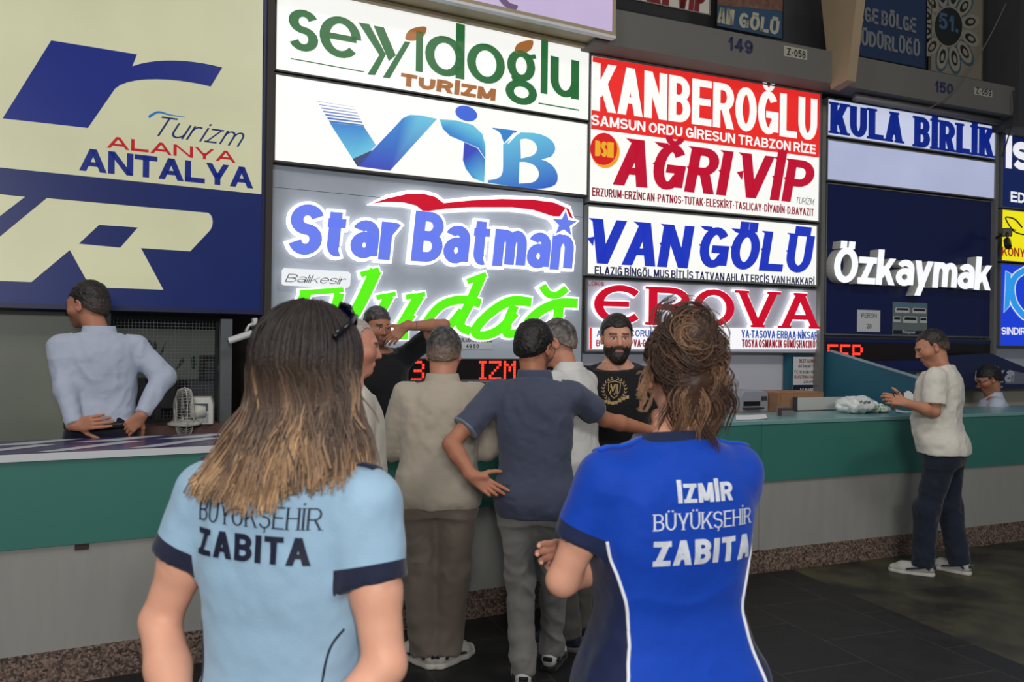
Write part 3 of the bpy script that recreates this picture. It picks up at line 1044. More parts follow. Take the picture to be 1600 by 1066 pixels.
raised_text(s, 'red_lettering', REDF, 'ЄROVA', Z7(82, 610), Z7(1124, 472), tx=.26, ty=.16, gap=.13, serif=.10, wid=1.25, grow=.008)
s.text('maroon_lettering', MARO, 'LÜKS', Z7(52, 432), Z7(128, 418), tx=.2, gap=.14, serif=.08)
STRW = lit('white_strip_face', (246, 246, 250), .9)
s.shape('city_strip', STRW, [[Z7(60, 628), Z7(1118, 630), Z7(1118, 728), Z7(60, 726)]], y=-.012, depth=.006)
s.shape('strip_bar', REDL, [[Z7(60, 628), Z7(70, 628), Z7(70, 726), Z7(60, 726)]], y=-.0135)
BL2 = lit('blue_city_print', (30, 74, 170), .8)
for tx_, a, c, mm in (('A', (92, 669), (112, 641), BL2), ('CORUM·ME', (248, 669), (412, 641), BL2), ('YA·TAŞOVA·ERBAA·NİKSAR', (760, 675), (1114, 646), BL2),
                      ('B', (90, 714), (108, 685), MARO), ('VA·GÖLCÜK', (262, 716), (400, 684), MARO), ('TOSYA OSMANCIK GÜMÜŞHACIKÖY', (762, 719), (1117, 687), MARO)):
    s.text('city_lettering', mm, tx_, Z7(*a), Z7(*c), tx=.18, gap=.13, y=-.0135)

# --- far right bays
s = Sign('lightbox_sign', 'narrow pale lightbox with navy slab letters, topmost above the navy board', 'sign', BK, [Z8(105, 505), Z8(995, 660), Z8(990, 838), Z8(103, 705)])
PALE = lit('pale_lavender_face', (205, 212, 236), .82)
KULA = lit('navy_slab_print', (14, 40, 140), .7)
s.casing(.13, M_frame, .012, PALE)
s.text('navy_lettering', KULA, 'KULA', Z8(120, 694), Z8(500, 592), tx=.30, ty=.18, gap=.12, serif=.07)
s.text('navy_lettering', KULA, 'BİRLİK', Z8(556, 764), Z8(974, 672), tx=.30, ty=.18, gap=.12, serif=.07)
s = Sign('lightbox_sign', 'blank lavender lightbox between the navy slab letters and the navy board', 'sign', BK, [Z8(103, 714), Z8(988, 854), Z8(980, 1044), Z8(103, 936)])
s.casing(.13, M_frame, .012, lit('lavender_face', (186, 194, 226), .72, noise=.10, nscale=1.5))
NAVB = mat('navy_board_face', (20, 30, 84), rough=.3, spec=.4, emit=.0, noise=.06)
s = Sign('letter_board', 'dark navy board carrying thick white raised letters', 'sign', BK, [(1291, 284), (1554, 317), (1549.5, 529), (1287, 522)], off=-.03)
s.casing(.10, M_frame, .010, NAVB)
raised_text(s, 'white_lettering', lit('white_letter_face', (244, 246, 250), .97), 'Özkaymak', Z7b(104, 470), Z7b(936, 346), dy=.11, grow=0.0, back=mat('letter_return', (196, 196, 192), rough=.5), y1=-.004,
            tx=.21, ty=.18, gap=.07, shear=.10, wid=1.0)
led = led_board(BK, [(1287, 526), (1549.5, 532), (1548, 577), (1286.5, 586)], -.02, 'long LED display in navy frame, red characters at its end, below the navy board', [(1294, 'TEP')], .026, 540)
led.shape('bezel', mat('navy_bezel', (24, 34, 92), rough=.35), [[(1289, 528), (1548, 533), (1548, 538), (1289, 534)], [(1289, 566), (1547, 561), (1547, 575), (1289, 583)]], y=-.006)
pp = Sign('paper_notice', 'square white paper notice reading PERON 28 on the navy board', 'notice', BK, [Z7b(230, 614), Z7b(350, 616), Z7b(349, 729), Z7b(231, 727)], off=-.0245)
pp.area('sheet', M_paper, 0, 0, pp.W, pp.H, -.002, .003)
pp.text('lettering', M_ink, 'PERON', Z7b(252, 655), Z7b(331, 633), tx=.13, gap=.16, y=-.003)
pp.text('number_lettering', M_ink, '28', Z7b(279, 711), Z7b(304, 687), tx=.16, gap=.14, y=-.003)
po = Sign('bus_poster', 'grey poster with rows of white coaches on the navy board', 'poster', BK, [Z7b(416, 571), Z7b(597, 580), Z7b(592, 750), Z7b(413, 745)], off=-.0245)
po.area('sheet', mat('poster_grey', (112, 122, 122), rough=.4, noise=.1, nscale=14), 0, 0, po.W, po.H, -.002, .003)
po.area('sky_band', mat('poster_sky', (96, 128, 150), rough=.4), .01, po.H * .86, po.W - .01, po.H - .01, -.0035, .001)
po.area('caption_band', mat('poster_navy', (26, 30, 52), rough=.4), .01, .01, po.W - .01, po.H * .15, -.0035, .001)
mbw, mbd = MB(), MB()
for cx, cz, w, h in ((.27, .76, .40, .16), (.76, .76, .40, .16), (.5, .48, .40, .2), (.12, .48, .2, .18), (.88, .48, .2, .18)):
    mbw.prism([(po.W * (cx + dx * w / 2), po.H * (cz + dz * h / 2)) for dx, dz in ((-1, -1), (1, -1), (1, .7), (.85, 1), (-.85, 1), (-1, .7))], -.0045, -.003)
    mbd.prism([(po.W * (cx + dx * w / 2), po.H * (cz + dz * h / 2)) for dx, dz in ((-.88, -.1), (.88, -.1), (.8, .7), (-.8, .7))], -.0055, -.0046)
mbw.build('coach_picture', mat('poster_white', (206, 208, 206), rough=.4), po.e)
mbd.build('windscreen_picture', mat('poster_black', (24, 28, 32), rough=.4), po.e)
po.text('caption_lettering', mat('poster_caption', (220, 220, 220), rough=.4), 'Özkaymak', Z7b(462, 736), Z7b(532, 723), tx=.2, gap=.08, shear=.2, y=-.006)

NV3 = lit('deep_navy_face', (16, 36, 96), .6)
s = Sign('lightbox_sign', 'navy lightbox cut off by the frame, white letters, above the yellow one', 'sign', BK, [(1565, 196), (1800, 236), (1797, 350), (1564, 324.5)])
s.casing(.13, M_frame, .010, NV3)
s.text('white_lettering', lit('white_print', (240, 240, 246), .9), 'Is', Z8(1034, 875), Z8(1170, 706), tx=.24, gap=.04, wid=1.1)
s.text('white_small_lettering', lit('white_print', (240, 240, 246), .9), 'ED', Z8(1060, 1051), Z8(1137, 1006), tx=.24, gap=.12)
s = Sign('lightbox_sign', 'yellow lightbox with a black looping line mark and KONYA in red', 'sign', BK, [(1564, 326), (1797, 352), (1795, 425), (1563, 408.5)])
s.casing(.13, M_frame, .010, lit('bright_yellow_face', (244, 232, 20), .88))
BLK = lit('black_print', (24, 24, 20), .3)
s.shape('line_mark', BLK, sum([brush([Z7b(*p) for p in q], w, w2, 5) for q, w, w2 in (
    ([(1086, 186), (1050, 145), (1012, 132), (1000, 140), (1030, 190), (1055, 200)], 2.6, 2.0), ([(1000, 217), (1030, 200), (1055, 212), (1099, 222), (1140, 200)], 2.4, 2.0), ([(1030, 190), (1010, 225)], 2, 1.5))], []))
s.text('red_lettering', lit('dark_red_print', (160, 44, 20), .8), 'KONYA', Z7b(980, 332), Z7b(1134, 298), tx=.22, gap=.12)
s = Sign('lightbox_sign', 'bright blue lightbox cut off by the frame, pale blue monogram over SINDIRGI', 'sign', BK, [(1563, 411.5), (1795, 428), (1792, 543.5), (1560, 541)])
s.casing(.13, M_frame, .010, lit('bright_blue_face', (24, 62, 214), .85))
SKY = lit('sky_blue_print', (44, 150, 232), .9)
wh = lit('white_print', (240, 240, 246), .9)
stem = [Z7b(*p) for p in [(1001, 412), (1027, 428), (1020, 592), (991, 627)]]
s.shape('monogram_outline', wh, [grow_poly(stem, 1.2)] + brush([Z7b(1110, 402), Z7b(1052, 440), Z7b(1030, 500), Z7b(1045, 580), Z7b(1090, 640), Z7b(1110, 652)], 12.5, 12.5, 5))
s.shape('monogram', SKY, [stem] + brush([Z7b(1110, 402), Z7b(1052, 440), Z7b(1030, 500), Z7b(1045, 580), Z7b(1090, 640), Z7b(1110, 652)], 9.5, 9.5, 5), y=-.0095)
s.text('white_lettering', wh, 'SINDIRGI', Z7b(978, 742), Z7b(1140, 708), tx=.2, gap=.12)

# upright aluminium posts between the bays
for px, py, lab, s_off in ((1286.5, 350, 'grey metal post between the red lettered boards and the navy board', .02), (1557, 350, 'grey metal post between the navy board and the yellow lightbox', .02)):
    sm = BK.sz(px, py, s_off)[0]
    e = empty('sign_post', BK.w(sm, s_off, .15), BK.phi, lab, 'post', 'posts between the sign bays')
    MB().box(-.022, -.0, 0, .022, .13, 3.75).build('post_shaft', M_frame, e)
    MB().box(-.03, -.006, 0, .03, .136, .03).build('post_foot', M_frame, e)

# --- overhead: lilac lightbox, posters, stand numbers
s = Sign('lightbox_sign', 'lilac lightbox jutting out overhead above the green lettered one', 'sign', BS, [(430, -205), (966, -85), (957, 58), (430, -64)], off=.335)
s.casing(.30, mat('beige_case', (168, 152, 124), rough=.5), .028, lit('lilac_face', (196, 178, 214), .82, noise=.12, nscale=1.3))
s.shape('dark_patch', lit('violet_patch', (112, 88, 128), .6), [[Z5c(*p) for p in spline([(640, -40), (690, 20), (748, 42), (720, 78), (650, 40), (600, -30)], 5, True)]])
MB().box(.0, -.016, -.02, s.W, .04, .0).build('lower_lip', mat('white_lip', (214, 214, 220), rough=.4), s.e)
MB().box(.02, .24, -.03, s.W - .02, .29, .0).build('support_rail', mat('beige_rail', (150, 134, 104), rough=.5), s.e)
s = Sign('wall_poster', 'white poster with dark red letters above the beam, partly out of frame', 'poster', BK, [Z4b(-60, -330), Z4b(640, -160), Z4b(614, 124), Z4b(-60, -60)], off=.16)
s.casing(.015, mat('poster_edge', (120, 118, 112), rough=.5), .008, mat('poster_cream', (190, 186, 176), rough=.5))
DKR = mat('dull_red_ink', (110, 22, 26), rough=.5)
s.text('red_lettering', DKR, 'AĞRI', Z4b(0, -30), Z4b(370, -125), tx=.32, ty=.2, gap=.1, shear=.1)
s.text('red_lettering', DKR, 'VİP', Z4b(405, 52), Z4b(602, -70), tx=.34, ty=.2, gap=.1, shear=.1)
s = Sign('wall_poster', 'dim blue poster with pale letters resting on the beam marked 149', 'poster', BK, [Z4b(672, -260), Z4b(1112, -140), Z4b(1103, 260), Z4b(668, 176)], off=-.05)
s.casing(.015, M_dark, .006, mat('poster_blue', (44, 74, 104), rough=.5))
s.shape('crowd_picture', mat('crowd_print', (104, 74, 62), rough=.6, noise=.5, nscale=22), [[Z4b(674, -250), Z4b(1108, -130), Z4b(1104, 75), Z4b(672, 35)]], y=-.006)
PL = mat('pale_ink', (168, 164, 146), rough=.5)
s.text('pale_lettering', PL, 'AN', Z4b(670, 150), Z4b(788, 68), tx=.26, gap=.12, shear=.1)
s.text('pale_lettering', PL, 'GÖLÜ', Z4b(812, 180), Z4b(1084, 136), tx=.26, gap=.12, shear=.1)
s = Sign('wall_poster', 'dark blue panel with pale capitals above the beam marked 150', 'poster', BK, [Z8(225, -190), Z8(632, -110), Z8(614, 358), Z8(222, 285)], off=.02)
s.casing(.02, M_dark, .006, mat('panel_blue', (34, 52, 84), rough=.5))
s.text('pale_lettering', mat('dim_pale_ink', (120, 122, 124), rough=.5), 'EGE BÖLGE', Z8(262, 106), Z8(568, 96), tx=.2, gap=.12)
s.text('pale_lettering', mat('dim_pale_ink', (120, 122, 124), rough=.5), 'MÜDÜRLÜĞÜ', Z8(236, 226), Z8(588, 220), tx=.2, gap=.12)
s = Sign('wall_poster', 'pale panel with a round black medallion ringed by petals, above the beam', 'poster', BK, [Z8(652, -150), Z8(925, -95), Z8(905, 425), Z8(640, 366)], off=.0)
s.casing(.02, mat('panel_edge', (88, 84, 76), rough=.5), .006, mat('panel_cream', (126, 118, 104), rough=.6))
P1c, P2c, P3c = mat('petal_teal', (52, 84, 98), rough=.6), mat('petal_cream', (140, 134, 120), rough=.6), mat('petal_black', (28, 28, 28), rough=.6)
pet = lambda k, r, w, h: [(735 + (r + w * math.cos(t)) * math.cos(k) * .72 - h * math.sin(t) * math.sin(k) * .72, 140 + (r + w * math.cos(t)) * math.sin(k) + h * math.sin(t) * math.cos(k) + .17 * ((r + w * math.cos(t)) * math.cos(k) * .72)) for t in [j * .3927 for j in range(16)]]
ks = [2 * math.pi * j / 12 + .25 for j in range(12)]
inside = lambda q: all(Z8(*p)[0] < 1530 and Z8(*p)[0] > 1454 for p in q)
for nm, mm, r, w, h, y in (('petal_rims', P1c, 172, 78, 46, -.006), ('petals', P2c, 168, 66, 38, -.007), ('petal_eyes', P3c, 165, 40, 22, -.008), ('petal_pupils', P2c, 170, 22, 12, -.009)):
    s.shape(nm, mm, [[Z8(*p) for p in pet(k, r, w, h)] for k in ks if inside(pet(k, r, w, h)) or nm != 'petal_rims'], y=y)
s.shape('medallion_rim', P2c, [[Z8(*p) for p in el(735, 140, 78, 108)]], y=-.0095)
s.shape('medallion', P3c, [[Z8(*p) for p in el(735, 140, 72, 100)]], y=-.0105)
s.text('number_lettering', mat('medallion_blue', (62, 96, 124), rough=.5), '51.', Z8(684, 150), Z8(786, 88), tx=.22, gap=.14, y=-.0115)
M_num = mat('navy_stencil', (44, 46, 84), rough=.6)


def numerals(name, text, bl, tr_, label, z, off=.252, m=M_num, plate=None, **kw):
    if plate:
        s = Sign(name, label, 'number plate', BK, [z(*p) for p in plate], off=off)
        s.area('plate', mat('cream_plate', (168, 164, 150), rough=.5), 0, 0, s.W, s.H, -.002, .004)
    else:
        s = Sign(name, label, 'number', BK, [z(bl[0], tr_[1] - 20), z(tr_[0], tr_[1]), z(tr_[0], bl[1] + 20), z(*bl)], off=off)
    s.text('lettering', m, text, z(*bl), z(*tr_), y=-.003, **kw)


numerals('stand_number', '149', (744, 243), (866, 202), 'navy number 149 on the beam below the dim blue poster with pale letters', Z6, tx=.24, gap=.12)
numerals('number_plate', 'Z-058', (1032, 270), (1124, 252), 'cream plate reading Z-058 on the beam', Z6, m=M_ink, plate=[(1020, 222), (1133, 246), (1130, 296), (1018, 274)], tx=.2, gap=.14)
numerals('stand_number', '150', (667, 477), (764, 438), 'navy number 150 on the beam below the round black medallion', Z8, tx=.24, gap=.12)
numerals('number_plate', 'Z-059', (881, 487), (961, 470), 'dim plate reading Z-059 on the beam', Z8, m=M_ink, plate=[(876, 455), (968, 473), (965, 508), (874, 492)], tx=.2, gap=.14)
# ------------------------------------------------------------------ organic shapes: smooth-blended solids meshed as one surface
class Cone:
    """tapered limb from a to b; flat=(dir, factor) thins it along dir; cap: flat end at b (and a if 2)"""
    def __init__(s, a, b, ra, rb, k=.02, flat=None, cap=0, sub=False):
        s.a, s.b, s.ra, s.rb, s.k, s.cap, s.sub = np.array(a, float), np.array(b, float), ra, rb, k, cap, sub
        s.flat = flat
        m = max(ra, rb) + .02
        s.lo, s.hi = np.minimum(s.a, s.b) - m, np.maximum(s.a, s.b) + m

    def ev(s, x, y, z):
        d = s.b - s.a
        L2 = float(d @ d) + 1e-12
        t = ((x - s.a[0]) * d[0] + (y - s.a[1]) * d[1] + (z - s.a[2]) * d[2]) / L2
        tc = np.clip(t, 0, 1)
        ex, ey, ez = x - (s.a[0] + tc * d[0]), y - (s.a[1] + tc * d[1]), z - (s.a[2] + tc * d[2])
        if s.flat is not None:
            u, f = np.array(s.flat[0], float), s.flat[1]
            u = u / np.linalg.norm(u)
            c = (ex * u[0] + ey * u[1] + ez * u[2]) * (f - 1)
            ex, ey, ez = ex + c * u[0], ey + c * u[1], ez + c * u[2]
        r = np.sqrt(ex * ex + ey * ey + ez * ez) - (s.ra + (s.rb - s.ra) * tc)
        if s.cap:
            L = math.sqrt(L2)
            r = np.maximum(r, (t - 1) * L)
            if s.cap == 2:
                r = np.maximum(r, -t * L)
        return r


class Ell:
    def __init__(s, c, r, R=None, k=.02, sub=False):
        s.c, s.r, s.k, s.sub = np.array(c, float), np.array(r, float), k, sub
        s.R = np.eye(3) if R is None else np.array(R, float)      # columns: local axes
        m = float(max(r)) + .01
        s.lo, s.hi = s.c - m, s.c + m

    def ev(s, x, y, z):
        x, y, z = x - s.c[0], y - s.c[1], z - s.c[2]
        q = [(x * s.R[0, i] + y * s.R[1, i] + z * s.R[2, i]) / s.r[i] for i in range(3)]
        q1 = np.sqrt(q[0] ** 2 + q[1] ** 2 + q[2] ** 2)
        g = np.sqrt(sum((q[i] / s.r[i]) ** 2 for i in range(3))) + 1e-9
        return q1 * (q1 - 1) / g


class Loft:
    """stack of elliptical sections (z, cx, cy, rx, ry) with squareness n"""
    def __init__(s, sec, k=.03, n=2.4, sub=False):
        s.q, s.k, s.n, s.sub = np.array(sorted(sec), float), k, n, sub
        q = s.q
        s.lo = np.array([(q[:, 1] - q[:, 3]).min(), (q[:, 2] - q[:, 4]).min(), q[0, 0]]) - .02
        s.hi = np.array([(q[:, 1] + q[:, 3]).max(), (q[:, 2] + q[:, 4]).max(), q[-1, 0]]) + .02

    def ev(s, x, y, z):
        q = s.q
        zz = z
        # smooth interpolation on a fine table
        zt = np.linspace(q[0, 0], q[-1, 0], 160)
        tab = []
        for j in range(1, 5):
            v = np.interp(zt, q[:, 0], q[:, j])
            kr = np.ones(13) / 13
            vp = np.concatenate([np.full(6, v[0]), v, np.full(6, v[-1])])
            tab.append(np.interp(zz, zt, np.convolve(vp, kr, 'valid')))
        cx, cy, rx, ry = tab
        n = s.n
        e = (np.abs((x - cx) / rx) ** n + np.abs((y - cy) / ry) ** n) ** (1 / n)
        d = (e - 1) * np.minimum(rx, ry) * .95
        return np.maximum(d, np.maximum(zz - q[-1, 0], q[0, 0] - zz))


class Cut:
    """keep only the side of the plane away from n"""
    def __init__(s, p, n, lo=None, hi=None):
        s.p, s.n = np.array(p, float), np.array(n, float) / np.linalg.norm(n)
        s.k, s.sub = 0.0, 'cut'
        s.lo, s.hi = lo, hi

    def ev(s, x, y, z):
        return (x - s.p[0]) * s.n[0] + (y - s.p[1]) * s.n[1] + (z - s.p[2]) * s.n[2]


def field(prims, lo, hi, h):
    lo, hi = np.array(lo, float), np.array(hi, float)
    n = np.ceil((hi - lo) / h).astype(int) + 1
    ax = [lo[i] + h * np.arange(n[i]) for i in range(3)]
    d = np.full(tuple(n), .06, dtype=np.float32)
    for p in prims:
        pl = lo if p.lo is None else np.array(p.lo) - p.k - .006
        ph = hi if p.hi is None else np.array(p.hi) + p.k + .006
        i0 = np.maximum(0, np.floor((pl - lo) / h).astype(int))
        i1 = np.minimum(n, np.ceil((ph - lo) / h).astype(int) + 1)
        if (i1 <= i0).any():
            continue
        sl = tuple(slice(a, b) for a, b in zip(i0, i1))
        e = p.ev(ax[0][sl[0]][:, None, None], ax[1][sl[1]][None, :, None], ax[2][sl[2]][None, None, :]).astype(np.float32)
        c = d[sl]
        if p.sub == 'cut':
            d[sl] = np.maximum(c, e)
        elif p.sub:
            kk = max(p.k, 1e-4)
            g = np.maximum(kk - np.abs(c + e), 0) / kk
            d[sl] = np.maximum(c, -e) + g * g * kk * .25
        else:
            kk = max(p.k, 1e-4)
            g = np.maximum(kk - np.abs(c - e), 0) / kk
            d[sl] = np.minimum(c, e) - g * g * kk * .25
    return d, lo


def surfnet(d, lo, h):
    s = d < 0
    sh = tuple(k - 1 for k in d.shape)
    off = [(i, j, k) for i in (0, 1) for j in (0, 1) for k in (0, 1)]
    cnt = np.zeros(sh, dtype=np.int8)
    for o in off:
        cnt += s[o[0]:o[0] + sh[0], o[1]:o[1] + sh[1], o[2]:o[2] + sh[2]]
    act = (cnt > 0) & (cnt < 8)
    I = np.argwhere(act)
    if len(I) == 0:
        return np.zeros((0, 3)), np.zeros((0, 4), int)
    idx = np.full(sh, -1, dtype=np.int32)
    idx[act] = np.arange(len(I))
    dv = {o: d[I[:, 0] + o[0], I[:, 1] + o[1], I[:, 2] + o[2]].astype(float) for o in off}
    acc, num = np.zeros((len(I), 3)), np.zeros(len(I))
    for a in off:
        for ax in range(3):
            if a[ax] == 0:
                b = list(a)
                b[ax] = 1
                da, db = dv[a], dv[tuple(b)]
                m = (da < 0) != (db < 0)
                t = np.where(m, da / np.where(m, da - db, 1), 0)
                p = np.tile(np.array(a, float), (len(I), 1))
                p[:, ax] += t
                acc[m] += p[m]
                num[m] += 1
    V = lo + h * (I + acc / num[:, None])
    Q = []
    for ax in range(3):
        u, v = (ax + 1) % 3, (ax + 2) % 3
        s0 = [slice(None)] * 3
        s1 = [slice(None)] * 3
        s0[ax], s1[ax] = slice(0, -1), slice(1, None)
        e = s[tuple(s0)] != s[tuple(s1)]
        E = np.argwhere(e)
        ok = (E[:, u] > 0) & (E[:, v] > 0) & (E[:, u] < d.shape[u] - 1) & (E[:, v] < d.shape[v] - 1)
        E = E[ok]
        ins = s[E[:, 0], E[:, 1], E[:, 2]]

        def cell(du, dv_):
            q = E.copy()
            q[:, u] += du
            q[:, v] += dv_
            return idx[q[:, 0], q[:, 1], q[:, 2]]
        f = np.stack([cell(-1, -1), cell(0, -1), cell(0, 0), cell(-1, 0)], 1)
        f[~ins] = f[~ins][:, ::-1]
        Q.append(f)
    Q = np.concatenate(Q)
    return V, Q[(Q >= 0).all(1)]


_rng = np.random.RandomState(7)
_lat = _rng.rand(32, 32, 32).astype(np.float32)


def vnoise(p):
    p = np.asarray(p, float)
    i = np.floor(p).astype(int)
    f = p - i
    f = f * f * (3 - 2 * f)
    r = 0
    for a in (0, 1):
        for b in (0, 1):
            for c in (0, 1):
                w = (f[:, 0] if a else 1 - f[:, 0]) * (f[:, 1] if b else 1 - f[:, 1]) * (f[:, 2] if c else 1 - f[:, 2])
                r = r + w * _lat[(i[:, 0] + a) % 32, (i[:, 1] + b) % 32, (i[:, 2] + c) % 32]
    return r * 2 - 1


def fbm(p, o=3):
    r, a = 0, 1.0
    for k in range(o):
        r = r + a * vnoise(np.asarray(p) * 2 ** k + 13.7 * k)
        a *= .5
    return r


def np_mesh(name, V, Q, m, parent=None, col=None, attrs=None, smooth=True):
    me = bpy.data.meshes.new(name)
    me.vertices.add(len(V))
    me.vertices.foreach_set('co', np.asarray(V, np.float32).ravel())
    w = Q.shape[1]
    me.loops.add(len(Q) * w)
    me.loops.foreach_set('vertex_index', Q.astype(np.int32).ravel())
    me.polygons.add(len(Q))
    me.polygons.foreach_set('loop_start', np.arange(0, len(Q) * w, w, dtype=np.int32))
    me.polygons.foreach_set('loop_total', np.full(len(Q), w, dtype=np.int32))
    me.update(calc_edges=True)
    me.validate()
    if col is not None:
        c = np.ones((len(V), 4), np.float32)
        c[:, :3] = col
        a = me.color_attributes.new('Col', 'FLOAT_COLOR', 'POINT')
        a.data.foreach_set('color', c.ravel())
    for k, v in (attrs or {}).items():
        a = me.attributes.new(k, 'FLOAT', 'POINT')
        a.data.foreach_set('value', np.asarray(v, np.float32))
    me.materials.append(m)
    gone(me, smooth)
    o = bpy.data.objects.new(name, me)
    COL.objects.link(o)
    if parent is not None:
        o.parent = parent
    return o


def bounds(prims, pad=.02):
    lo = np.min([p.lo for p in prims if p.lo is not None and p.sub is not True], 0) - pad
    hi = np.max([p.hi for p in prims if p.hi is not None and p.sub is not True], 0) + pad
    return lo, hi


def normals(V, Q):
    N = np.zeros_like(V)
    a, b, c, d = (V[Q[:, k]] for k in range(4))
    f = np.cross(c - a, d - b)
    for k in range(4):
        np.add.at(N, Q[:, k], f)
    return N / (np.linalg.norm(N, axis=1)[:, None] + 1e-12)


def relax(V, Q, it):
    """even out the surface by neighbour averaging (with a counter step that keeps the volume)"""
    E = np.concatenate([Q[:, [0, 1]], Q[:, [1, 2]], Q[:, [2, 3]], Q[:, [3, 0]]])
    E = np.concatenate([E, E[:, ::-1]])
    n = np.bincount(E[:, 0], minlength=len(V)).astype(float)[:, None] + 1e-9
    for k in range(it):
        for w in (.55, -.50):
            A = np.stack([np.bincount(E[:, 0], weights=V[E[:, 1], j], minlength=len(V)) for j in range(3)], 1) / n
            V = V + w * (A - V)
    return V


def organic(prims, h, fine=(), wr=None, smooth=0):
    """mesh of the blended solid; fine = [(lo,hi,h)] boxes meshed more finely; wr(V) -> outward displacement"""
    lo, hi = bounds(prims)
    d, o = field(prims, lo, hi, h)
    V, Q = surfnet(d, o, h)
    if smooth:
        V = relax(V, Q, smooth)
    if wr is not None:
        V = V + normals(V, Q) * wr(V)[:, None]
    for (l, u, hf) in fine:
        l, u = np.array(l, float), np.array(u, float)
        C = V[Q].mean(1)
        keep = ~((C > l + h * .3) & (C < u - h * .3)).all(1)
        Q = Q[keep]
        d2, o2 = field(prims, l, u, hf)
        V2, Q2 = surfnet(d2, o2, hf)
        Q = np.concatenate([Q, Q2 + len(V)])
        V = np.concatenate([V, V2])
    used = np.zeros(len(V), bool)
    used[Q.ravel()] = True
    mp = np.cumsum(used) - 1
    return V[used], mp[Q]


def rotm(yaw=0, pitch=0, roll=0):
    """yaw about z (left +), pitch about x (up +), roll about y; degrees"""
    a = Matrix.Rotation(math.radians(yaw), 3, 'Z') @ Matrix.Rotation(math.radians(pitch), 3, 'X') @ Matrix.Rotation(math.radians(roll), 3, 'Y')
    return np.array(a)


def head_prims(c, R, sc=1.0, fem=False, fat=0.0):
    """skull, jaw, nose, sockets, lips, ears; c = eye-level centre of the skull, R = head axes"""
    T = lambda *p: c + R @ (np.array(p) * sc)
    E = lambda p, r, k=.02, sub=False, Rl=None: Ell(T(*p), np.array(r) * sc, R if Rl is None else R @ Rl, k, sub)
    C = lambda a, b, ra, rb, k=.01, sub=False: Cone(T(*a), T(*b), ra * sc, rb * sc, k, sub=sub)
    jw = .054 if fem else .060 + fat
    q = [E((0, -.014, .032), (.076, .098, .086), .02), E((0, .022, -.04), (jw, .064, .070), .04), E((0, .042, -.005), (.062, .058, .078), .03),
         E((0, .070, -.090), (.024, .022, .020), .035),
         C((-.036, .083, .026), (.036, .083, .026), .012, .012, .02),
         C((0, .094, .018), (0, .113, -.024), .0075, .0120, .014), C((-.011, .100, -.028), (.011, .100, -.028), .0085, .0085, .008),
         E((.031, .101, .007), (.017, .013, .010), .012, True), E((-.031, .101, .007), (.017, .013, .010), .012, True),
         E((.031, .082, .006), (.0135, .0135, .0125), .003), E((-.031, .082, .006), (.0135, .0135, .0125), .003),
         C((-.020, .093, -.056), (.020, .093, -.056), .0062, .0062, .008), C((-.017, .092, -.066), (.017, .092, -.066), .0068, .0068, .008),
         C((-.022, .104, -.0605), (.022, .104, -.0605), .0032, .0032, .003, True),
         E((.046, .055, -.022), (.026, .028, .022), .025), E((-.046, .055, -.022), (.026, .028, .022), .025)]
    for sx in (1, -1):
        Rl = rotm(yaw=-sx * 22, pitch=-8)
        q += [E((sx * .081, -.008, .000), (.0075, .019, .032), .008, False, Rl), E((sx * .088, .000, .002), (.006, .010, .018), .006, True, Rl), E((sx * .079, .000, -.026), (.006, .010, .010), .008)]
    return q


def hand_prims(w, f, n, left, curl=.35, spread=1.0, sc=1.0, thumb=.5, curls=None):
    """palm + five fingers from wrist w, pointing along f, palm facing n"""
    w, f, n = np.array(w, float), np.array(f, float), np.array(n, float)
    f /= np.linalg.norm(f)
    n -= f * (n @ f)
    n /= np.linalg.norm(n)
    t = np.cross(n, f) if left else np.cross(f, n)          # towards the thumb
    P = lambda a, b, c: w + (f * a + t * b + n * c) * sc
    q = [Cone(P(-.02, 0, 0), P(.02, 0, 0), .027 * sc, .026 * sc, .015, flat=(n, 1.3))]
    kn = [(.092, .027), (.096, .009), (.091, -.010), (.082, -.028)]
    for a, b in kn:
        q.append(Cone(P(.015, b * .55, 0), P(a, b, 0), .0155 * sc, .0115 * sc, .012, flat=(n, 1.15)))
    q.append(Cone(P(.01, .012, .006), P(.055, .032, .008), .018 * sc, .013 * sc, .015))
    ln = [1.0, 1.1, 1.02, .8]
    for i, (a, b) in enumerate(kn):
        cu = curls[i] if curls else curl * (1 + .12 * i)
        p = P(a, b, 0)
        d0 = f + t * (b * 2.2 * spread)
        d0 /= np.linalg.norm(d0)
        ang = 0
        rr = [.0098, .0088, .0080, .0068]
        for j, L in enumerate((.043, .027, .021)):
            ang += cu * (.8 if j == 0 else 1.0)
            dd = d0 * math.cos(ang) + n * math.sin(ang)
            e = p + dd * L * ln[i] * sc
            q.append(Cone(p, e, rr[j] * sc * (.9 if i == 3 else 1), rr[j + 1] * sc * (.9 if i == 3 else 1), .003))
            p = e
    p = P(.030, .026, .006)
    dt = f * .62 + t * .78 + n * thumb
    dt /= np.linalg.norm(dt)
    for j, L in enumerate((.040, .032, .025)):
        e = p + dt * L * sc
        q.append(Cone(p, e, (.0125, .0108, .0095)[j] * sc, (.0108, .0095, .0078)[j] * sc, .006))
        p = e
        dt = dt * .92 + f * .30 + n * .08
        dt /= np.linalg.norm(dt)
    return q, P(.07, 0, 0)


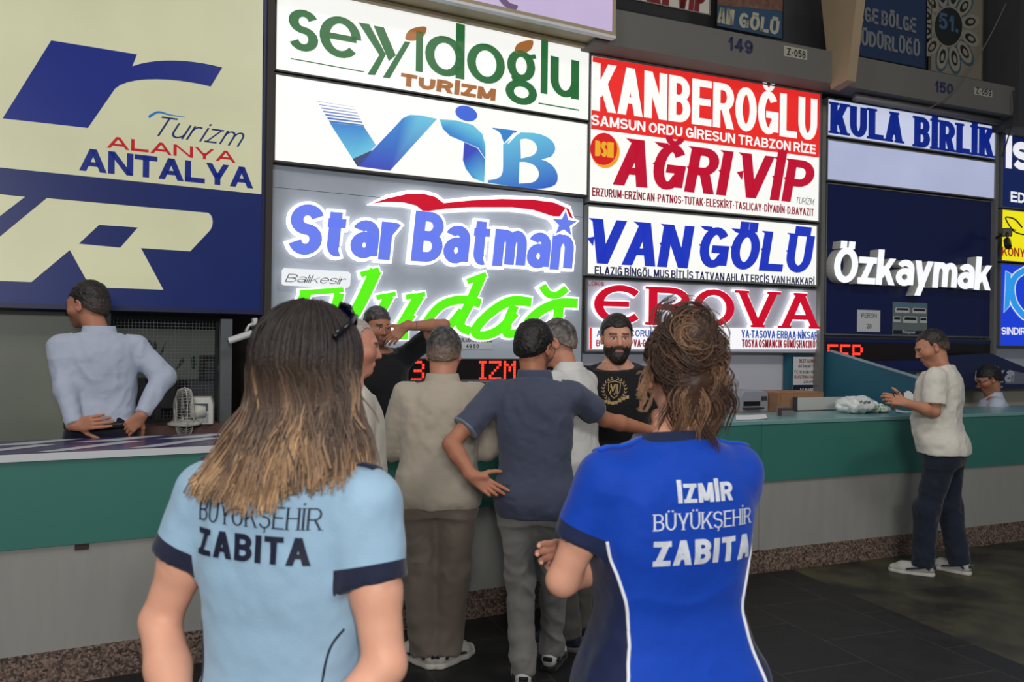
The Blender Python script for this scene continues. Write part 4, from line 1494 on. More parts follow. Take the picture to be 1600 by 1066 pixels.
M_TORSO_M = [(.450, .150, .100, -.010), (.500, .172, .122, -.014), (.540, .172, .122, -.012), (.585, .158, .112, .002), (.630, .156, .108, .006), (.680, .164, .113, .006),
             (.730, .174, .120, .004), (.775, .176, .114, -.004), (.805, .160, .096, -.010), (.830, .112, .074, -.012), (.852, .066, .062, -.010)]
M_TORSO_F = [(.450, .155, .100, -.010), (.500, .178, .118, -.016), (.535, .174, .116, -.014), (.580, .148, .100, .000), (.625, .132, .092, .006), (.675, .142, .100, .010),
             (.725, .154, .118, .016), (.770, .154, .100, .002), (.803, .140, .084, -.008), (.830, .098, .066, -.010), (.852, .056, .054, -.008)]


class Body:
    """joints and solids of one figure, in its own frame: forward +y, its right-hand side +x, feet at z=0"""
    def __init__(s, spec):
        s.sp = spec
        H = s.H = spec.get('H', 1.74)
        s.fem = spec.get('fem', False)
        s.sc = H / 1.75
        s.loc, s.yaw = Vector(spec['loc'] + (spec.get('zf', 0.0),)), math.radians(spec.get('yaw', 0))
        s.M = Matrix.Translation(s.loc) @ Matrix.Rotation(s.yaw, 4, 'Z')
        s.Mi = s.M.inverted()
        lean = np.array(spec.get('lean', (0, 0)), float)
        s.lean = lean
        wx, wy, belly = spec.get('wx', 1.0), spec.get('wy', 1.0), spec.get('belly', 0.0)
        z0, z1 = .50 * H, .82 * H
        s.sh = lambda z: lean * np.clip((z - z0) / (z1 - z0), 0, 1.3)
        s.tor = []
        for (f, rx, ry, cy) in (M_TORSO_F if s.fem else M_TORSO_M):
            z = f * H
            o = s.sh(z)
            bl = belly * math.exp(-((f - .61) / .07) ** 2)
            s.tor.append((z, o[0], o[1] + cy + bl * .55, rx * wx * s.sc, ry * wy * s.sc + bl * .6))
        sw = spec.get('sw', .160 if s.fem else .182) * s.sc
        zs = spec.get('zs', .802 * H)
        o = s.sh(zs)
        dz = spec.get('shz', (0, 0))
        s.shd = {'L': np.array((o[0] - sw, o[1] - .012, zs + dz[0])), 'R': np.array((o[0] + sw, o[1] - .012, zs + dz[1]))}
        s.neck0 = np.array((*(s.sh(.83 * H) + np.array((0, -.012))), .83 * H))
        hd = spec.get('head', {})
        s.Rh = rotm(hd.get('yaw', 0), hd.get('pitch', 0), hd.get('roll', 0))
        s.hs = hd.get('sc', 1.0) * (s.sc ** .4) * (.96 if s.fem else 1.0)
        hc = np.array((*(s.sh(.93 * H) + np.array((0, .012))), H - .118 * s.hs)) + np.array(hd.get('off', (0, 0, 0)))
        s.hc = hc
        arm = {}
        for k, sx in (('L', -1), ('R', 1)):
            a = spec.get('arm' + k, {})
            sh = s.shd[k]
            el = s.pt(a.get('el'), sh + np.array((sx * .05, -.02, -.29 * s.sc)))
            wr = s.pt(a.get('wr'), el + np.array((-sx * .0, .05, -.25 * s.sc)))
            arm[k] = (sh, el, wr, a)
        s.arm = arm
        s.leg = {}
        for k, sx in (('L', -1), ('R', 1)):
            a = spec.get('leg' + k, {})
            hip = np.array((sx * .088 * wx, -.01, .50 * H))
            an = s.pt(a.get('an'), np.array((sx * .10, -.03, .085)))
            kn = s.pt(a.get('kn'), (hip + an) / 2 + np.array((sx * .01, .03, .0)))
            s.leg[k] = (hip, kn, an, a.get('toe', sx * -8))

    def pt(s, v, default):
        if v is None:
            return np.array(default, float)
        if len(v) == 4:                                    # ('w', x, y, z): a place in the hall
            return np.array(s.Mi @ Vector(v[1:]))
        return np.array(v, float)

    def skin(s):
        f = .86 if s.fem else 1.0
        f *= s.sc
        fa = s.sp.get('armr', 1.0)
        q = [Loft([(z, cx, cy, rx * .93, ry * .90) for z, cx, cy, rx, ry in s.tor], .03)]
        hc, R, hs = s.hc, s.Rh, s.hs
        q.append(Cone(s.neck0, hc + R @ (np.array((0, -.022, -.055)) * hs), (.052 if s.fem else .062) * s.sp.get('neck', 1.0), (.046 if s.fem else .057) * s.sp.get('neck', 1.0), .03))
        for k in 'LR':
            sh, el, wr, a = s.arm[k]
            q.append(Cone(s.neck0 + np.array((0, 0, -.016)), sh - np.array((0, 0, .008)), .040 * f, .040 * f, .05))
            mid = sh * .45 + el * .55
            q += [Cone(sh, mid, .052 * f * fa, .045 * f * fa, .02), Cone(mid, el, .045 * f * fa, .037 * f * fa, .02)]
            m2 = el * .68 + wr * .32
            q += [Cone(el, m2, .038 * f * fa, .041 * f * fa, .015), Cone(m2, wr, .041 * f * fa, .0265 * f, .015)]
            hip, kn, an, toe = s.leg[k]
            q += [Cone(hip, kn, .068, .046, .03), Cone(kn, an, .046, .032, .02), Cone(an, an + np.array((0, .05, -.035)), .032, .03, .02)]
        s.fine = []
        hb = .16 * hs
        s.fine.append((hc - hb, hc + hb, .0038))
        q += head_prims(hc, R, hs, s.fem, s.sp.get('fat', 0.0))
        for k in 'LR':
            sh, el, wr, a = s.arm[k]
            fd = np.array(a.get('dir', wr - el), float)
            pn = np.array(a.get('palm', (-1 if k == 'R' else 1, 0, 0)), float)
            hp, c = hand_prims(wr, fd, pn, k == 'L', a.get('curl', .35), a.get('spread', 1.0), (.90 if s.fem else 1.0) * s.sc, a.get('thumb', .3), a.get('curls'))
            q += hp
            lo, hi = bounds(hp, .004)
            s.fine.append((lo, hi, .0032))
        return q

    def torso(s, e, ez=0.0, zlo=None, zhi=None, k=.04, wide=None, n=2.4):
        sec = []
        for z, cx, cy, rx, ry in s.tor:
            w = wide(z / s.H) if wide else 0.0
            sec.append((z, cx, cy, rx + e + w, ry + e + w * .6))
        if zlo is not None and zlo < sec[0][0]:
            z, cx, cy, rx, ry = sec[0]
            sec.insert(0, (zlo, cx, cy, rx, ry))
        if zhi is not None:
            sec = [q for q in sec if q[0] <= zhi]
        return Loft(sec, k, n)


def wrinkle(amp, fx=9, fz=5, seed=0, fine=.35):
    def g(V):
        p = V * np.array((fx, fx, fz)) + seed * 3.1
        w = fbm(p + .6 * np.stack([vnoise(V * 5 + seed), vnoise(V * 5 + 9 + seed), vnoise(V * 5 + 4)], 1), 2)
        r = 1 - 2.2 * np.abs(w)
        return amp * (.6 * r + fine * fbm(V * 26 + seed, 2))
    return g


M_skin = mat('skin', attr='Col', rough=.52, spec=.35, noise=.05, nscale=22, bump=.04, bscale=160)
for nn in M_skin.node_tree.nodes:
    if nn.type == 'BSDF_PRINCIPLED':
        nn.inputs['Subsurface Weight'].default_value = .08
        nn.inputs['Subsurface Radius'].default_value = (.02, .008, .004)
M_hair = mat('hair', attr='Col', rough=.46, spec=.45, bump=.25, bscale=260)


def lin(rgb):
    return np.array(S(*rgb)[:3])


def paint_skin(s, V, base):
    """skin tone with lips, brows, eyes, stubble and ruddier cheeks and knuckles"""
    col = np.tile(lin(base), (len(V), 1))
    L = ((V - s.hc) @ s.Rh) / s.hs
    x, y, z = L[:, 0], L[:, 1], L[:, 2]
    head = (np.abs(x) < .12) & (np.abs(y) < .14) & (np.abs(z) < .14)
    g = lambda cx, cz, rx, rz: np.exp(-(((np.abs(x) - cx) / rx) ** 2 + ((z - cz) / rz) ** 2))

    def blend(w, c):
        nonlocal col
        w = (w * head)[:, None]
        col = col * (1 - w) + np.array(c) * w
    fr = (y > .05)
    blend(np.where(y > .03, .30 * g(.045, -.03, .03, .028), 0), lin((190, 104, 88)))
    blend(np.where(np.abs(x) > .074, .35, 0), lin((200, 120, 100)))
    blend(np.where(fr & (np.abs(x) < .024) & (np.abs(z + .0605) < .012), .65, 0), lin((160, 88, 84)))
    st = s.sp.get('stubble', 0.0)
    if st:
        beard = np.clip((-.028 - z + .6 * np.maximum(0, .03 - y)) / .02, 0, 1) * np.clip((y + .005) / .02, 0, 1)
        beard *= 1 - .9 * ((np.abs(x) < .022) & (np.abs(z + .0605) < .011))
        blend(beard * st, lin((52, 44, 42)))
    eye = fr & (y > .082)
    r = ((np.abs(x) - .031) / .0125) ** 2 + ((z - .006) / .0062) ** 2
    blend(np.where(eye & (r < 1), .85, 0), lin((214, 206, 200)))
    r2 = ((np.abs(x) - .031) / .0060) ** 2 + ((z - .006) / .0060) ** 2
    blend(np.where(eye & (r2 < 1), .95, 0), lin((40, 26, 20)))
    lid = fr & (y > .075) & (np.abs(np.abs(x) - .031) < .016) & (np.abs(z - .0135 + .0) < .0026)
    blend(np.where(lid, .7, 0), lin((60, 40, 34)))
    br = fr & (np.abs(np.abs(x) - .033) < .020) & (np.abs(z - .0285 + .06 * (np.abs(x) - .033)) < .0052)
    blend(np.where(br, .85, 0), lin(s.sp.get('brow', (40, 30, 26))))
    return col


def make_person(spec, label, group=None):
    s = Body(spec)
    root = empty('person', s.loc, s.yaw, label, 'person', group)
    s.root = root
    q = s.skin()
    V, Q = organic(q, spec.get('h', .007), s.fine)
    s.body = np_mesh('body', V, Q, M_skin, root, col=paint_skin(s, V, spec.get('skin', (206, 150, 122))))
    return s


def hair_short(s, rgb, grow=.010, front=.052, slope=.62, side=.0, top=.006, fade=None, gray=0.0, recede=0.0, h=.0042, seed=1, nape=-.058):
    """a cropped cap of hair following the skull above a slanting hairline"""
    c, R, k = s.hc, s.Rh, s.hs
    T = lambda *p: c + R @ (np.array(p) * k)
    q = [Ell(T(0, -.016, .034), np.array((.076 + grow, .098 + grow, .086 + grow + top)) * k, R, .02),
         Ell(T(0, -.045, -.015), np.array((.066 + grow * .6, .062 + grow * .6, .066)) * k, R, .03)]
    lo, hi = bounds(q)
    hh = h
    d, o = field(q, lo, hi, hh)
    n = d.shape
    P = np.stack(np.meshgrid(*[o[i] + hh * np.arange(n[i]) for i in range(3)], indexing='ij'), -1)
    Lc = ((P - c) @ R) / k
    x, y, z = Lc[..., 0], Lc[..., 1], Lc[..., 2]
    hl = np.where(y > .02, front + (y - .075) * .25 + recede * np.exp(-((np.abs(x) - .045) / .02) ** 2), np.where(y > -.03, -.012 + side + (y + .03) * .55, nape + (y + .095) * .72))
    hl = np.where((y > .0) & (np.abs(x) > .05), np.maximum(hl, -.015 + (y) * 1.0), hl)
    cut = (hl - z) * k * .75
    ear = np.sqrt((np.abs(x) - .08) ** 2 + ((y + .002) * 1.2) ** 2 + (z + .004) ** 2) * k - .028 * k
    d = np.maximum(d, cut)
    d = np.maximum(d, -ear)
    V, Q = surfnet(d.astype(np.float32), o, hh)
    N = normals(V, Q)
    V = V + N * (.0022 * fbm(V * 130 + seed, 2) + .002 * fbm(V * 45 + seed, 2))[:, None]
    L = ((V - c) @ R) / k
    col = np.tile(lin(rgb), (len(V), 1)) * (1 + .25 * fbm(V * 170 + seed, 2))[:, None]
    if fade is not None:
        w = np.clip((.035 - L[:, 2]) / .06, 0, 1)[:, None]
        col = col * (1 - w) + lin(fade) * w
    if gray:
        w = np.clip(gray * (.5 + fbm(V * 60 + seed, 2)), 0, 1)[:, None]
        col = col * (1 - w) + lin((150, 146, 142)) * w
    return np_mesh('hair', V, Q, M_hair, s.root, col=np.clip(col, .002, 1))


FAB = {}


def fabric(key, rgb, rough=.85, bump=.12, bscale=220, noise=.04, nscale=6, zone=None):
    """woven cloth; zone = (attribute, threshold, other colour): where the attribute exceeds it, the other colour"""
    if key in FAB:
        return FAB[key]
    m = mat(key, rgb, rough=rough, spec=.2, bump=bump, bscale=bscale, noise=noise, nscale=nscale)
    nt = m.node_tree
    b = nt.nodes['Principled BSDF']
    b.inputs['Sheen Weight'].default_value = .15
    if zone:
        for (at_, thr, rgb2) in zone:
            a = nd(nt, 'ShaderNodeAttribute', attribute_name=at_)
            g = nd(nt, 'ShaderNodeMath', operation='GREATER_THAN')
            g.inputs[1].default_value = thr
            nt.links.new(a.outputs['Fac'], g.inputs[0])
            mx = nd(nt, 'ShaderNodeMix', data_type='RGBA')
            src = b.inputs['Base Color'].links[0].from_socket
            nt.links.new(g.outputs[0], mx.inputs['Factor'])
            nt.links.new(src, mx.inputs[6])
            mx.inputs[7].default_value = S(*rgb2)
            nt.links.new(mx.outputs[2], b.inputs['Base Color'])
    FAB[key] = m
    return m


def shirt(s, m, sleeve='short', hem=.50, ease=.016, sl=.55, collar=None, wr=.004, h=.007, hemslope=0.0, seed=0, puff=0.0, name='shirt', attrs=None, neckr=.066, wide=None, cuff=None, neckz=.842, fold=(9, 5)):
    wide = wide or (lambda f_: .014 * float(np.clip((.60 - f_) / .07, 0, 1)))
    q = [s.torso(ease, zlo=(hem - .01) * s.H, wide=wide, n=s.sp.get('square', 2.4))]
    f = (.86 if s.fem else 1.0) * s.sc
    fa = s.sp.get('armr', 1.0)
    ends = {}
    for k in 'LR':
        sh, el, w, a = s.arm[k]
        q.append(Cone(s.neck0 + np.array((0, 0, -.008)), sh, .044 * f + ease * .5, .047 * f + ease * .5, .05))
        r0, r1 = .051 * f * fa + ease * .6 + puff, .044 * f * fa + ease * .9 + puff
        slk = sl if not isinstance(sl, dict) else sl[k]
        if sleeve == 'short':
            e = sh + (el - sh) * slk
            q.append(Cone(sh, e, r0, r1 + .004, .03, cap=1))
            ends[k] = (e, (el - sh) / np.linalg.norm(el - sh), r1 + .004)
        elif sleeve == 'half':
            q += [Cone(sh, el, r0, r1, .03)]
            e = el + (w - el) * slk
            q.append(Cone(el, e, r1, r1 * .98, .02, cap=1))
            ends[k] = (e, (w - el) / np.linalg.norm(w - el), r1)
        else:
            q += [Cone(sh, el, r0, r1, .03)]
            e = el + (w - el) * .97
            q.append(Cone(el, e, r1, .034 + ease * .3, .02, cap=1))
            ends[k] = (e, (w - el) / np.linalg.norm(w - el), .036 + ease * .3)
    # neck opening: slanting cut, lower in front
    nc = s.neck0 + np.array((0, 0, (neckz - .83) * s.H))
    cut = Cut(nc + np.array((0, 0, .004 if not collar else -.012)), (0, .38, 1.0))
    cut.lo, cut.hi = nc - .12, nc + .12
    q.append(cut)
    hm = Cut((0, 0, hem * s.H), (0, hemslope, -1.0))
    q.append(hm)
    V, Q = organic(q, h, wr=wrinkle(wr, fold[0], fold[1], seed) if wr else None, smooth=5)
    s.shirtV, s.shirtQ = V, Q
    at_ = attrs(s, V) if attrs else None
    o = np_mesh(name, V, Q, m, s.root, attrs=at_)
    s.ends = ends
    s.shirt = o
    if collar:
        c0 = nc
        mb = MB()
        n = 24
        cm, hgt, rr = collar
        rows = []
        for i in range(n):
            a = 2 * math.pi * i / n
            gapf = max(0, math.sin(a))
            x, y = math.cos(a), math.sin(a)
            zt = c0[2] + hgt + .018 - .062 * gapf
            zb = zt - .055
            rows.append([(c0[0] + x * (rr + .030), c0[1] + .004 + y * (rr + .026), zb - .006), (c0[0] + x * (rr + .018), c0[1] + .004 + y * (rr + .014), zt - .004), (c0[0] + x * (rr + .010), c0[1] + .004 + y * (rr + .006), zt), (c0[0] + x * (rr + .002), c0[1] + .004 + y * rr, zb)])
        i0 = len(mb.v)
        for r in rows:
            mb.v += r
        for i in range(n):
            j = (i + 1) % n
            for k in range(3):
                mb.f.append([i0 + i * 4 + k, i0 + j * 4 + k, i0 + j * 4 + k + 1, i0 + i * 4 + k + 1])
        mb.build('collar', cm, o, smooth=True)
    return o


def trousers(s, m, ease=.010, hem=.07, waist=.585, wr=.006, h=.008, wide=0.0, seed=3, flare=0.0, name='trousers', lo=None):
    q = []
    sec = [(z, cx, cy, rx + ease, ry + ease) for z, cx, cy, rx, ry in s.tor if z <= waist * s.H + .02]
    z, cx, cy, rx, ry = sec[-1]
    sec[-1] = (waist * s.H, cx, cy, rx, ry)
    q.append(Loft(sec, .04))
    for k in 'LR':
        hip, kn, an, toe = s.leg[k]
        en = an + (kn - an) * ((hem - .085) / max(.1, kn[2] - an[2]))
        q += [Cone(hip + np.array((0, -.01, -.02)), kn, .088 + ease + wide * .5, .058 + ease + wide, .05), Cone(kn, en, .060 + ease + wide, .050 + ease + wide + flare, .03, cap=1)]
    def w(V):
        z = V[:, 2]
        p = V * np.array((8, 8, 9)) + .5 * np.stack([vnoise(V * 6 + seed), vnoise(V * 6 + 7), vnoise(V * 6 + 3)], 1) + seed
        r = 1 - 2.2 * np.abs(fbm(p, 2))
        up = np.exp(-((z - .47) / .10) ** 2) + 1.2 * np.exp(-((z - .14) / .10) ** 2) + .45
        return wr * up * .7 * r + .002 * fbm(V * 24, 2)
    V, Q = organic(q, h, wr=w, smooth=4)
    return np_mesh(name, V, Q, m, s.root)


def shoes(s, um, sm, trim=None, L=.285, tn='stripe'):
    for k in 'LR':
        hip, kn, an, toe = s.leg[k]
        a = math.radians(toe)
        f = np.array((math.sin(-a), math.cos(a), 0))
        r = np.array((f[1], -f[0], 0))
        c = np.array((an[0], an[1], 0))
        P = lambda u, v, z: c + f * u + r * v + np.array((0, 0, z + an[2] - .085))
        up = np.array((0, 0, 1.0))
        pr = [Cone(P(-.045, 0, .05), P(.03, 0, .055), .036, .042, .02), Cone(P(.03, 0, .052), P(.13, 0, .040), .043, .047, .02), Cone(P(.13, 0, .034), P(.185, .004, .030), .046, .036, .02, flat=(up, 1.25)),
              Cone(P(-.03, 0, .06), P(-.012, 0, .105), .036, .043, .02, cap=1)]
        ct = Cut(P(0, 0, .022), (0, 0, -1))
        V, Q = organic(pr + [ct], .006)
        o = np_mesh('shoe', V, Q, um, s.root)
        sp = [Cone(P(-.045, 0, .012), P(.04, 0, .012), .040, .044, .02), Cone(P(.04, 0, .012), P(.13, 0, .012), .044, .050, .02), Cone(P(.13, 0, .012), P(.188, .004, .012), .050, .038, .02)]
        V, Q = organic(sp + [Cut(P(0, 0, .026), (0, 0, 1)), Cut(P(0, 0, .001), (0, 0, -1))], .005)
        np_mesh('sole', V, Q, sm, o)
        if trim is not None:
            mb = MB()
            mb.prism([(0, 0)] * 3, 0, 0) if False else None
            for sx in (1, -1):
                pts = [P(-.05 + .02 * t, sx * .046, .05 + .02 * math.sin(t * 1.2)) for t in range(0, 3)] + [P(.02, sx * .050, .056), P(.06, sx * .054, .050), P(.10, sx * .055, .042)]
                mb.tube(pts, .009, 6, flat=.8)
            mb.tube([P(-.080, v, .066) for v in (-.022, 0, .022)], .012, 6)
            mb.build(tn, trim, o, smooth=True)


def project_text(s, name, m, text, cx, z, H, W, side=-1, lift=.0018, slope=0.0, parent=None, **kw):
    """lettering printed on the back (side -1) or chest (+1) of the shirt"""
    bv = BVHTree.FromPolygons([tuple(v) for v in s.shirtV], [tuple(q) for q in s.shirtQ])
    q = strips(text, H=H, W=W, seg=.012, **kw)
    mb = MB()
    for poly in q:
        pts = []
        for (x, zz) in poly:
            xx = cx + (x - W / 2) * (1 if side < 0 else -1)
            z3 = z + zz + slope * xx
            hit = bv.ray_cast(Vector((xx, side * 1.0, z3)), Vector((0, -side, 0)))
            if hit[0] is None:
                pts = None
                break
            nn = hit[1] if hit[1].y * side > 0 else -hit[1]
            pts.append(tuple(hit[0] + nn * lift))
        if pts:
            mb.poly(pts)
    return mb.build(name, m, parent or s.shirt)


def project_path(s, name, m, pts, r, side=-1, parent=None):
    bv = BVHTree.FromPolygons([tuple(v) for v in s.shirtV], [tuple(q) for q in s.shirtQ])
    out = []
    for (x, z) in spline(pts, 8):
        hit = bv.ray_cast(Vector((x, side * 1.0, z)), Vector((0, -side, 0)))
        if hit[0] is not None:
            out.append(hit[0] + Vector((0, side * r * .3, 0)))
    mb = MB()
    mb.tube(out, r, 7)
    return mb.build(name, m, parent or s.shirt, smooth=True)


def strands(name, paths, cols, r, m, parent, sides=3, r1=None):
    """many fine tubes as one mesh; cols: per-strand list of per-point colours"""
    Vs, Qs, Cs, n0 = [], [], [], 0
    for p, c in zip(paths, cols):
        p = np.asarray(p, float)
        n = len(p)
        t = np.gradient(p, axis=0)
        t /= np.linalg.norm(t, axis=1)[:, None] + 1e-9
        a = np.cross(t, np.array((.3, .5, .81)))
        a /= np.linalg.norm(a, axis=1)[:, None] + 1e-9
        b = np.cross(t, a)
        rr = (r * (1 - .55 * np.linspace(0, 1, n) ** 2))[:, None]
        ring = np.stack([p + (a * math.cos(w) + b * math.sin(w)) * rr for w in [2 * math.pi * k / sides for k in range(sides)]], 1)
        Vs.append(ring.reshape(-1, 3))
        Cs.append(np.repeat(np.asarray(c), sides, 0))
        i = n0 + (np.arange(n - 1) * sides)[:, None] + np.arange(sides)[None, :]
        j = n0 + (np.arange(n - 1) * sides)[:, None] + ((np.arange(sides) + 1) % sides)[None, :]
        Qs.append(np.stack([i, j, j + sides, i + sides], -1).reshape(-1, 4))
        n0 += n * sides
    return np_mesh(name, np.concatenate(Vs), np.concatenate(Qs), m, parent, col=np.concatenate(Cs))
# ------------------------------------------------------------------ the people
W = lambda px, py, Y: ('w',) + tuple(at(px, py, Y))


def dirw(s_yaw, v):
    """hall direction -> figure frame"""
    a = math.radians(-s_yaw)
    return (v[0] * math.cos(a) - v[1] * math.sin(a), v[0] * math.sin(a) + v[1] * math.cos(a), v[2])


def cuff_attr(width, key='cuff', rad=.078):
    def g(s, V):
        out = np.full(len(V), -1.0)
        for k, slk in s.slk.items():
            sh, el, w, a = s.arm[k]
            d = el - sh
            L = np.linalg.norm(d)
            d = d / L
            t = (V - sh) @ d
            r = np.linalg.norm(V - sh - t[:, None] * d, axis=1)
            Q_ = [np.interp(V[:, 2], [q[0] for q in s.tor], [q[j] for q in s.tor]) for j in (1, 2, 3, 4)]
            rx, ry = Q_[2] + .016, Q_[3] + .016
            dt = (np.sqrt(((V[:, 0] - Q_[0]) / rx) ** 2 + ((V[:, 1] - Q_[1]) / ry) ** 2) - 1) * ry
            out = np.where((r < rad) & (r - .060 < dt + .004) & (t < L * slk + .008), np.maximum(out, t - (L * slk - width)), out)
        return {key: out * 10}
    return g


# --- woman at left, pale blue uniform shirt, long straight hair
g1 = make_person(dict(loc=(-.405, 1.50), yaw=-17, H=1.70, fem=True, h=.006, skin=(222, 164, 138), sw=.160, wx=1.02, lean=(.01, .0), armr=1.12,
                      head=dict(yaw=-6, off=(.030, .0, .0), roll=4),
                      armL=dict(el=(-.238, -.035, 1.125), wr=(-.065, -.175, .93), dir=(.9, -.1, -.5), palm=(0, 1, .2)),
                      armR=dict(el=(.222, -.045, 1.105), wr=(.075, -.19, .885), dir=(-.8, -.1, -.6), palm=(0, 1, .2))),
                 'woman with long straight brown hair in pale blue uniform shirt, seen from behind')
LB, NV = (150, 182, 207), (34, 38, 60)
g1.slk = {'L': .50, 'R': .50}
M_lb = fabric('pale_blue_jersey', LB, zone=[('cuff', 0.0, NV)], bump=.10)
shirt(g1, M_lb, 'short', hem=.50, ease=.014, sl=.50, wr=.0060, h=.0055, attrs=cuff_attr(.034), puff=.004, seed=2, neckz=.85, fold=(6, 3))
trousers(g1, fabric('navy_trousers', (28, 30, 44)), h=.01)
shoes(g1, fabric('black_shoe', (26, 26, 28), rough=.5), fabric('black_sole', (20, 20, 20), rough=.6))
M_nv = fabric('navy_cloth', NV)
for sx in (-1, 1):
    mb = MB()
    sh = g1.shd['R' if sx > 0 else 'L']
    n0 = g1.neck0
    pts = []
    bv = BVHTree.FromPolygons([tuple(v) for v in g1.shirtV], [tuple(q) for q in g1.shirtQ])
    for t in (.42, .6, .8, 1.0, 1.12):
        x = n0[0] + (sh[0] - n0[0]) * t
        hit = bv.ray_cast(Vector((x, sh[1] + .01, 2.2)), Vector((0, 0, -1)))
        if hit[0]:
            pts.append(hit[0])
    mb.tube(pts, .024, 8, flat=.22)
    mb.build('epaulette', M_nv, g1.shirt, smooth=True)
M_print1 = mat('navy_shirt_print', (26, 30, 52), rough=.6)
project_text(g1, 'back_lettering', M_print1, 'BÜYÜKŞEHİR', .005, 1.332, .036, .240, tx=.11, ty=.07, gap=.16, serif=.07, slope=.0)
project_text(g1, 'back_lettering', M_print1, 'ZABITA', -.002, 1.274, .046, .225, tx=.26, ty=.21, gap=.20, wid=1.0)
for sx in (-1, 1):
    project_path(g1, 'side_piping', M_nv, [(sx * .150, 1.16), (sx * .128, 1.12), (sx * .118, 1.04), (sx * .135, .96)], .0022)


def long_hair(s, n=2600, clumps=120):
    rnd = random.Random(5)
    hs, R = s.hs, s.Rh
    c = s.hc + R @ (np.array((0, -.016, .034)) * hs)
    rad = np.array((.087, .110, .095)) * hs
    tz = [q[0] for q in s.tor]
    TI = lambda z, j: np.interp(z, tz, [q[j] for q in s.tor])
    cl = []
    for k in range(clumps):
        ph = rnd.uniform(-118, 118)
        cl.append((ph, rnd.uniform(-.5, .5), rnd.random(), rnd.uniform(-.016, .016), rnd.uniform(-.012, .012), rnd.uniform(-.018, .014)))
    paths, cols = [], []
    c0, c1, c2 = lin((38, 29, 27)), lin((124, 102, 88)), lin((186, 148, 108))
    for i in range(n):
        ph0, lay, shade, jx, jy, jz = cl[i % clumps]
        ph = math.radians(ph0 + rnd.gauss(0, 4.5))
        psi0 = rnd.uniform(.08, .9) if rnd.random() < .75 else rnd.uniform(.7, 1.3)
        lift = 1 + .10 * rnd.random() + .05 * lay
        pts = []
        for t in np.linspace(0, 1, 7):
            psi = psi0 + (1.72 - psi0) * t
            pts.append(c + R @ (rad * lift * np.array((math.sin(ph) * math.sin(psi), -math.cos(ph) * math.sin(psi), math.cos(psi)))))
        p = pts[-1].copy()
        side = p[0] - s.hc[0]
        back = math.cos(ph)
        xe = s.hc[0] - .012 + side * (1.72 if side < 0 else 1.30) + jx + rnd.gauss(0, .005)
        ztip = 1.372 + .022 * abs(side / .09) ** 2.2 + jz + rnd.uniform(-.008, .03) + (.03 if side > .02 else 0) + (.05 if rnd.random() < .12 else 0)
        m = 13
        for t in np.linspace(1 / m, 1, m):
            z = p[2] + (ztip - p[2]) * t
            fl = t ** 1.7
            x = p[0] + (xe - p[0]) * fl + .007 * math.sin(t * 6 + ph0 + lay * 5)
            y = p[1] * (1 - .25 * math.sin(min(1, t * 1.3) * math.pi)) + jy * t
            if z < .86 * s.H:
                rx, ry, cy, cx = TI(z, 3) + .03, TI(z, 4) + .016, TI(z, 2), TI(z, 1)
                if z > .80 * s.H:
                    rx = max(rx, .20)
                u = min(.98, abs(x - cx) / rx)
                yb = cy - ry * math.sqrt(1 - u * u) - .018 - .010 * lay
                if back > -.15:
                    y = min(y, yb) if z < .82 * s.H else y + (min(y, yb) - y) * (.86 * s.H - z) / (.04 * s.H)
            pts.append(np.array((x, y, z)))
        q = np.array(pts)
        L = np.linspace(0, 1, len(q))
        dz = np.clip((s.hc[2] + .05 - q[:, 2]) / .33, 0, 1)
        f1, f2 = np.clip(dz * 2.1 - .05, 0, 1), np.clip(dz * 1.7 - .65 + (shade - .5) * .9, 0, 1)
        hl = .35 * max(0, shade - .55) * np.clip(dz * 3, 0, 1)
        v = rnd.uniform(.65, 1.2) * (.60 + .7 * shade)
        f2 = np.clip(f2 + hl, 0, 1)
        col = (c0[None] * (1 - f1)[:, None] + c1[None] * f1[:, None])
        col = (col * (1 - f2)[:, None] + c2[None] * f2[:, None]) * v
        paths.append(q)
        cols.append(col)
    o = strands('hair', paths, cols, .0019, M_hair, s.root, sides=4)
    # dense under-layer
    q = [Ell(c, rad * .985, R, .02)]
    a = s.hc + np.array((0, -.040, -.03))
    q.append(Cone(a, a + np.array((-.012, -.010, -.14)), .068, .058, .03, flat=((0, 1, 0), 1.6)))
    q.append(Cone(a + np.array((-.012, -.012, -.12)), np.array((s.hc[0] - .015, s.hc[1] - .082, 1.46)), .062, .066, .03, flat=((0, 1, 0), 3.6)))
    face = Ell(s.hc + R @ np.array((0, .075, -.02)), (.066, .07, .11), R, .01, True)
    V, Q = organic(q + [face], .006)
    np_mesh('hair_underlayer', V, Q, M_hair, o, col=np.tile(lin((58, 44, 38)), (len(V), 1)))
    return o


long_hair(g1)
# blue mirrored sunglasses pushed up on her hair
mb = MB()
T = lambda *p: tuple(g1.hc + g1.Rh @ ((np.array(p) * np.array((.92, 1, 1)) + np.array((.008, -.045, .014))) * g1.hs))
M_lens = mat('blue_mirror_lens', (30, 70, 160), rough=.08, metal=.85)
M_gl = mat('glossy_black_frame', (20, 22, 30), rough=.2)
for sx in (-1, 1):
    mb.tube([T(sx * .012, .088, .098), T(sx * .03, .098, .082), T(sx * .06, .086, .084), T(sx * .078, .06, .094), T(sx * .066, .055, .118), T(sx * .03, .075, .122), T(sx * .012, .088, .098)], .004, 6)
    mb.tube([T(sx * .078, .06, .10), T(sx * .093, .02, .085), T(sx * .098, -.03, .062)], .005, 6)
sg = mb.build('sunglasses', M_gl, g1.root, smooth=True)
for sx in (-1, 1):
    mb = MB()
    mb.poly([T(sx * x, y, z) for x, y, z in ((.014, .089, .098), (.03, .099, .084), (.06, .087, .085), (.076, .062, .095), (.065, .057, .116), (.03, .077, .120))])
    mb.build('lens', M_lens, sg)

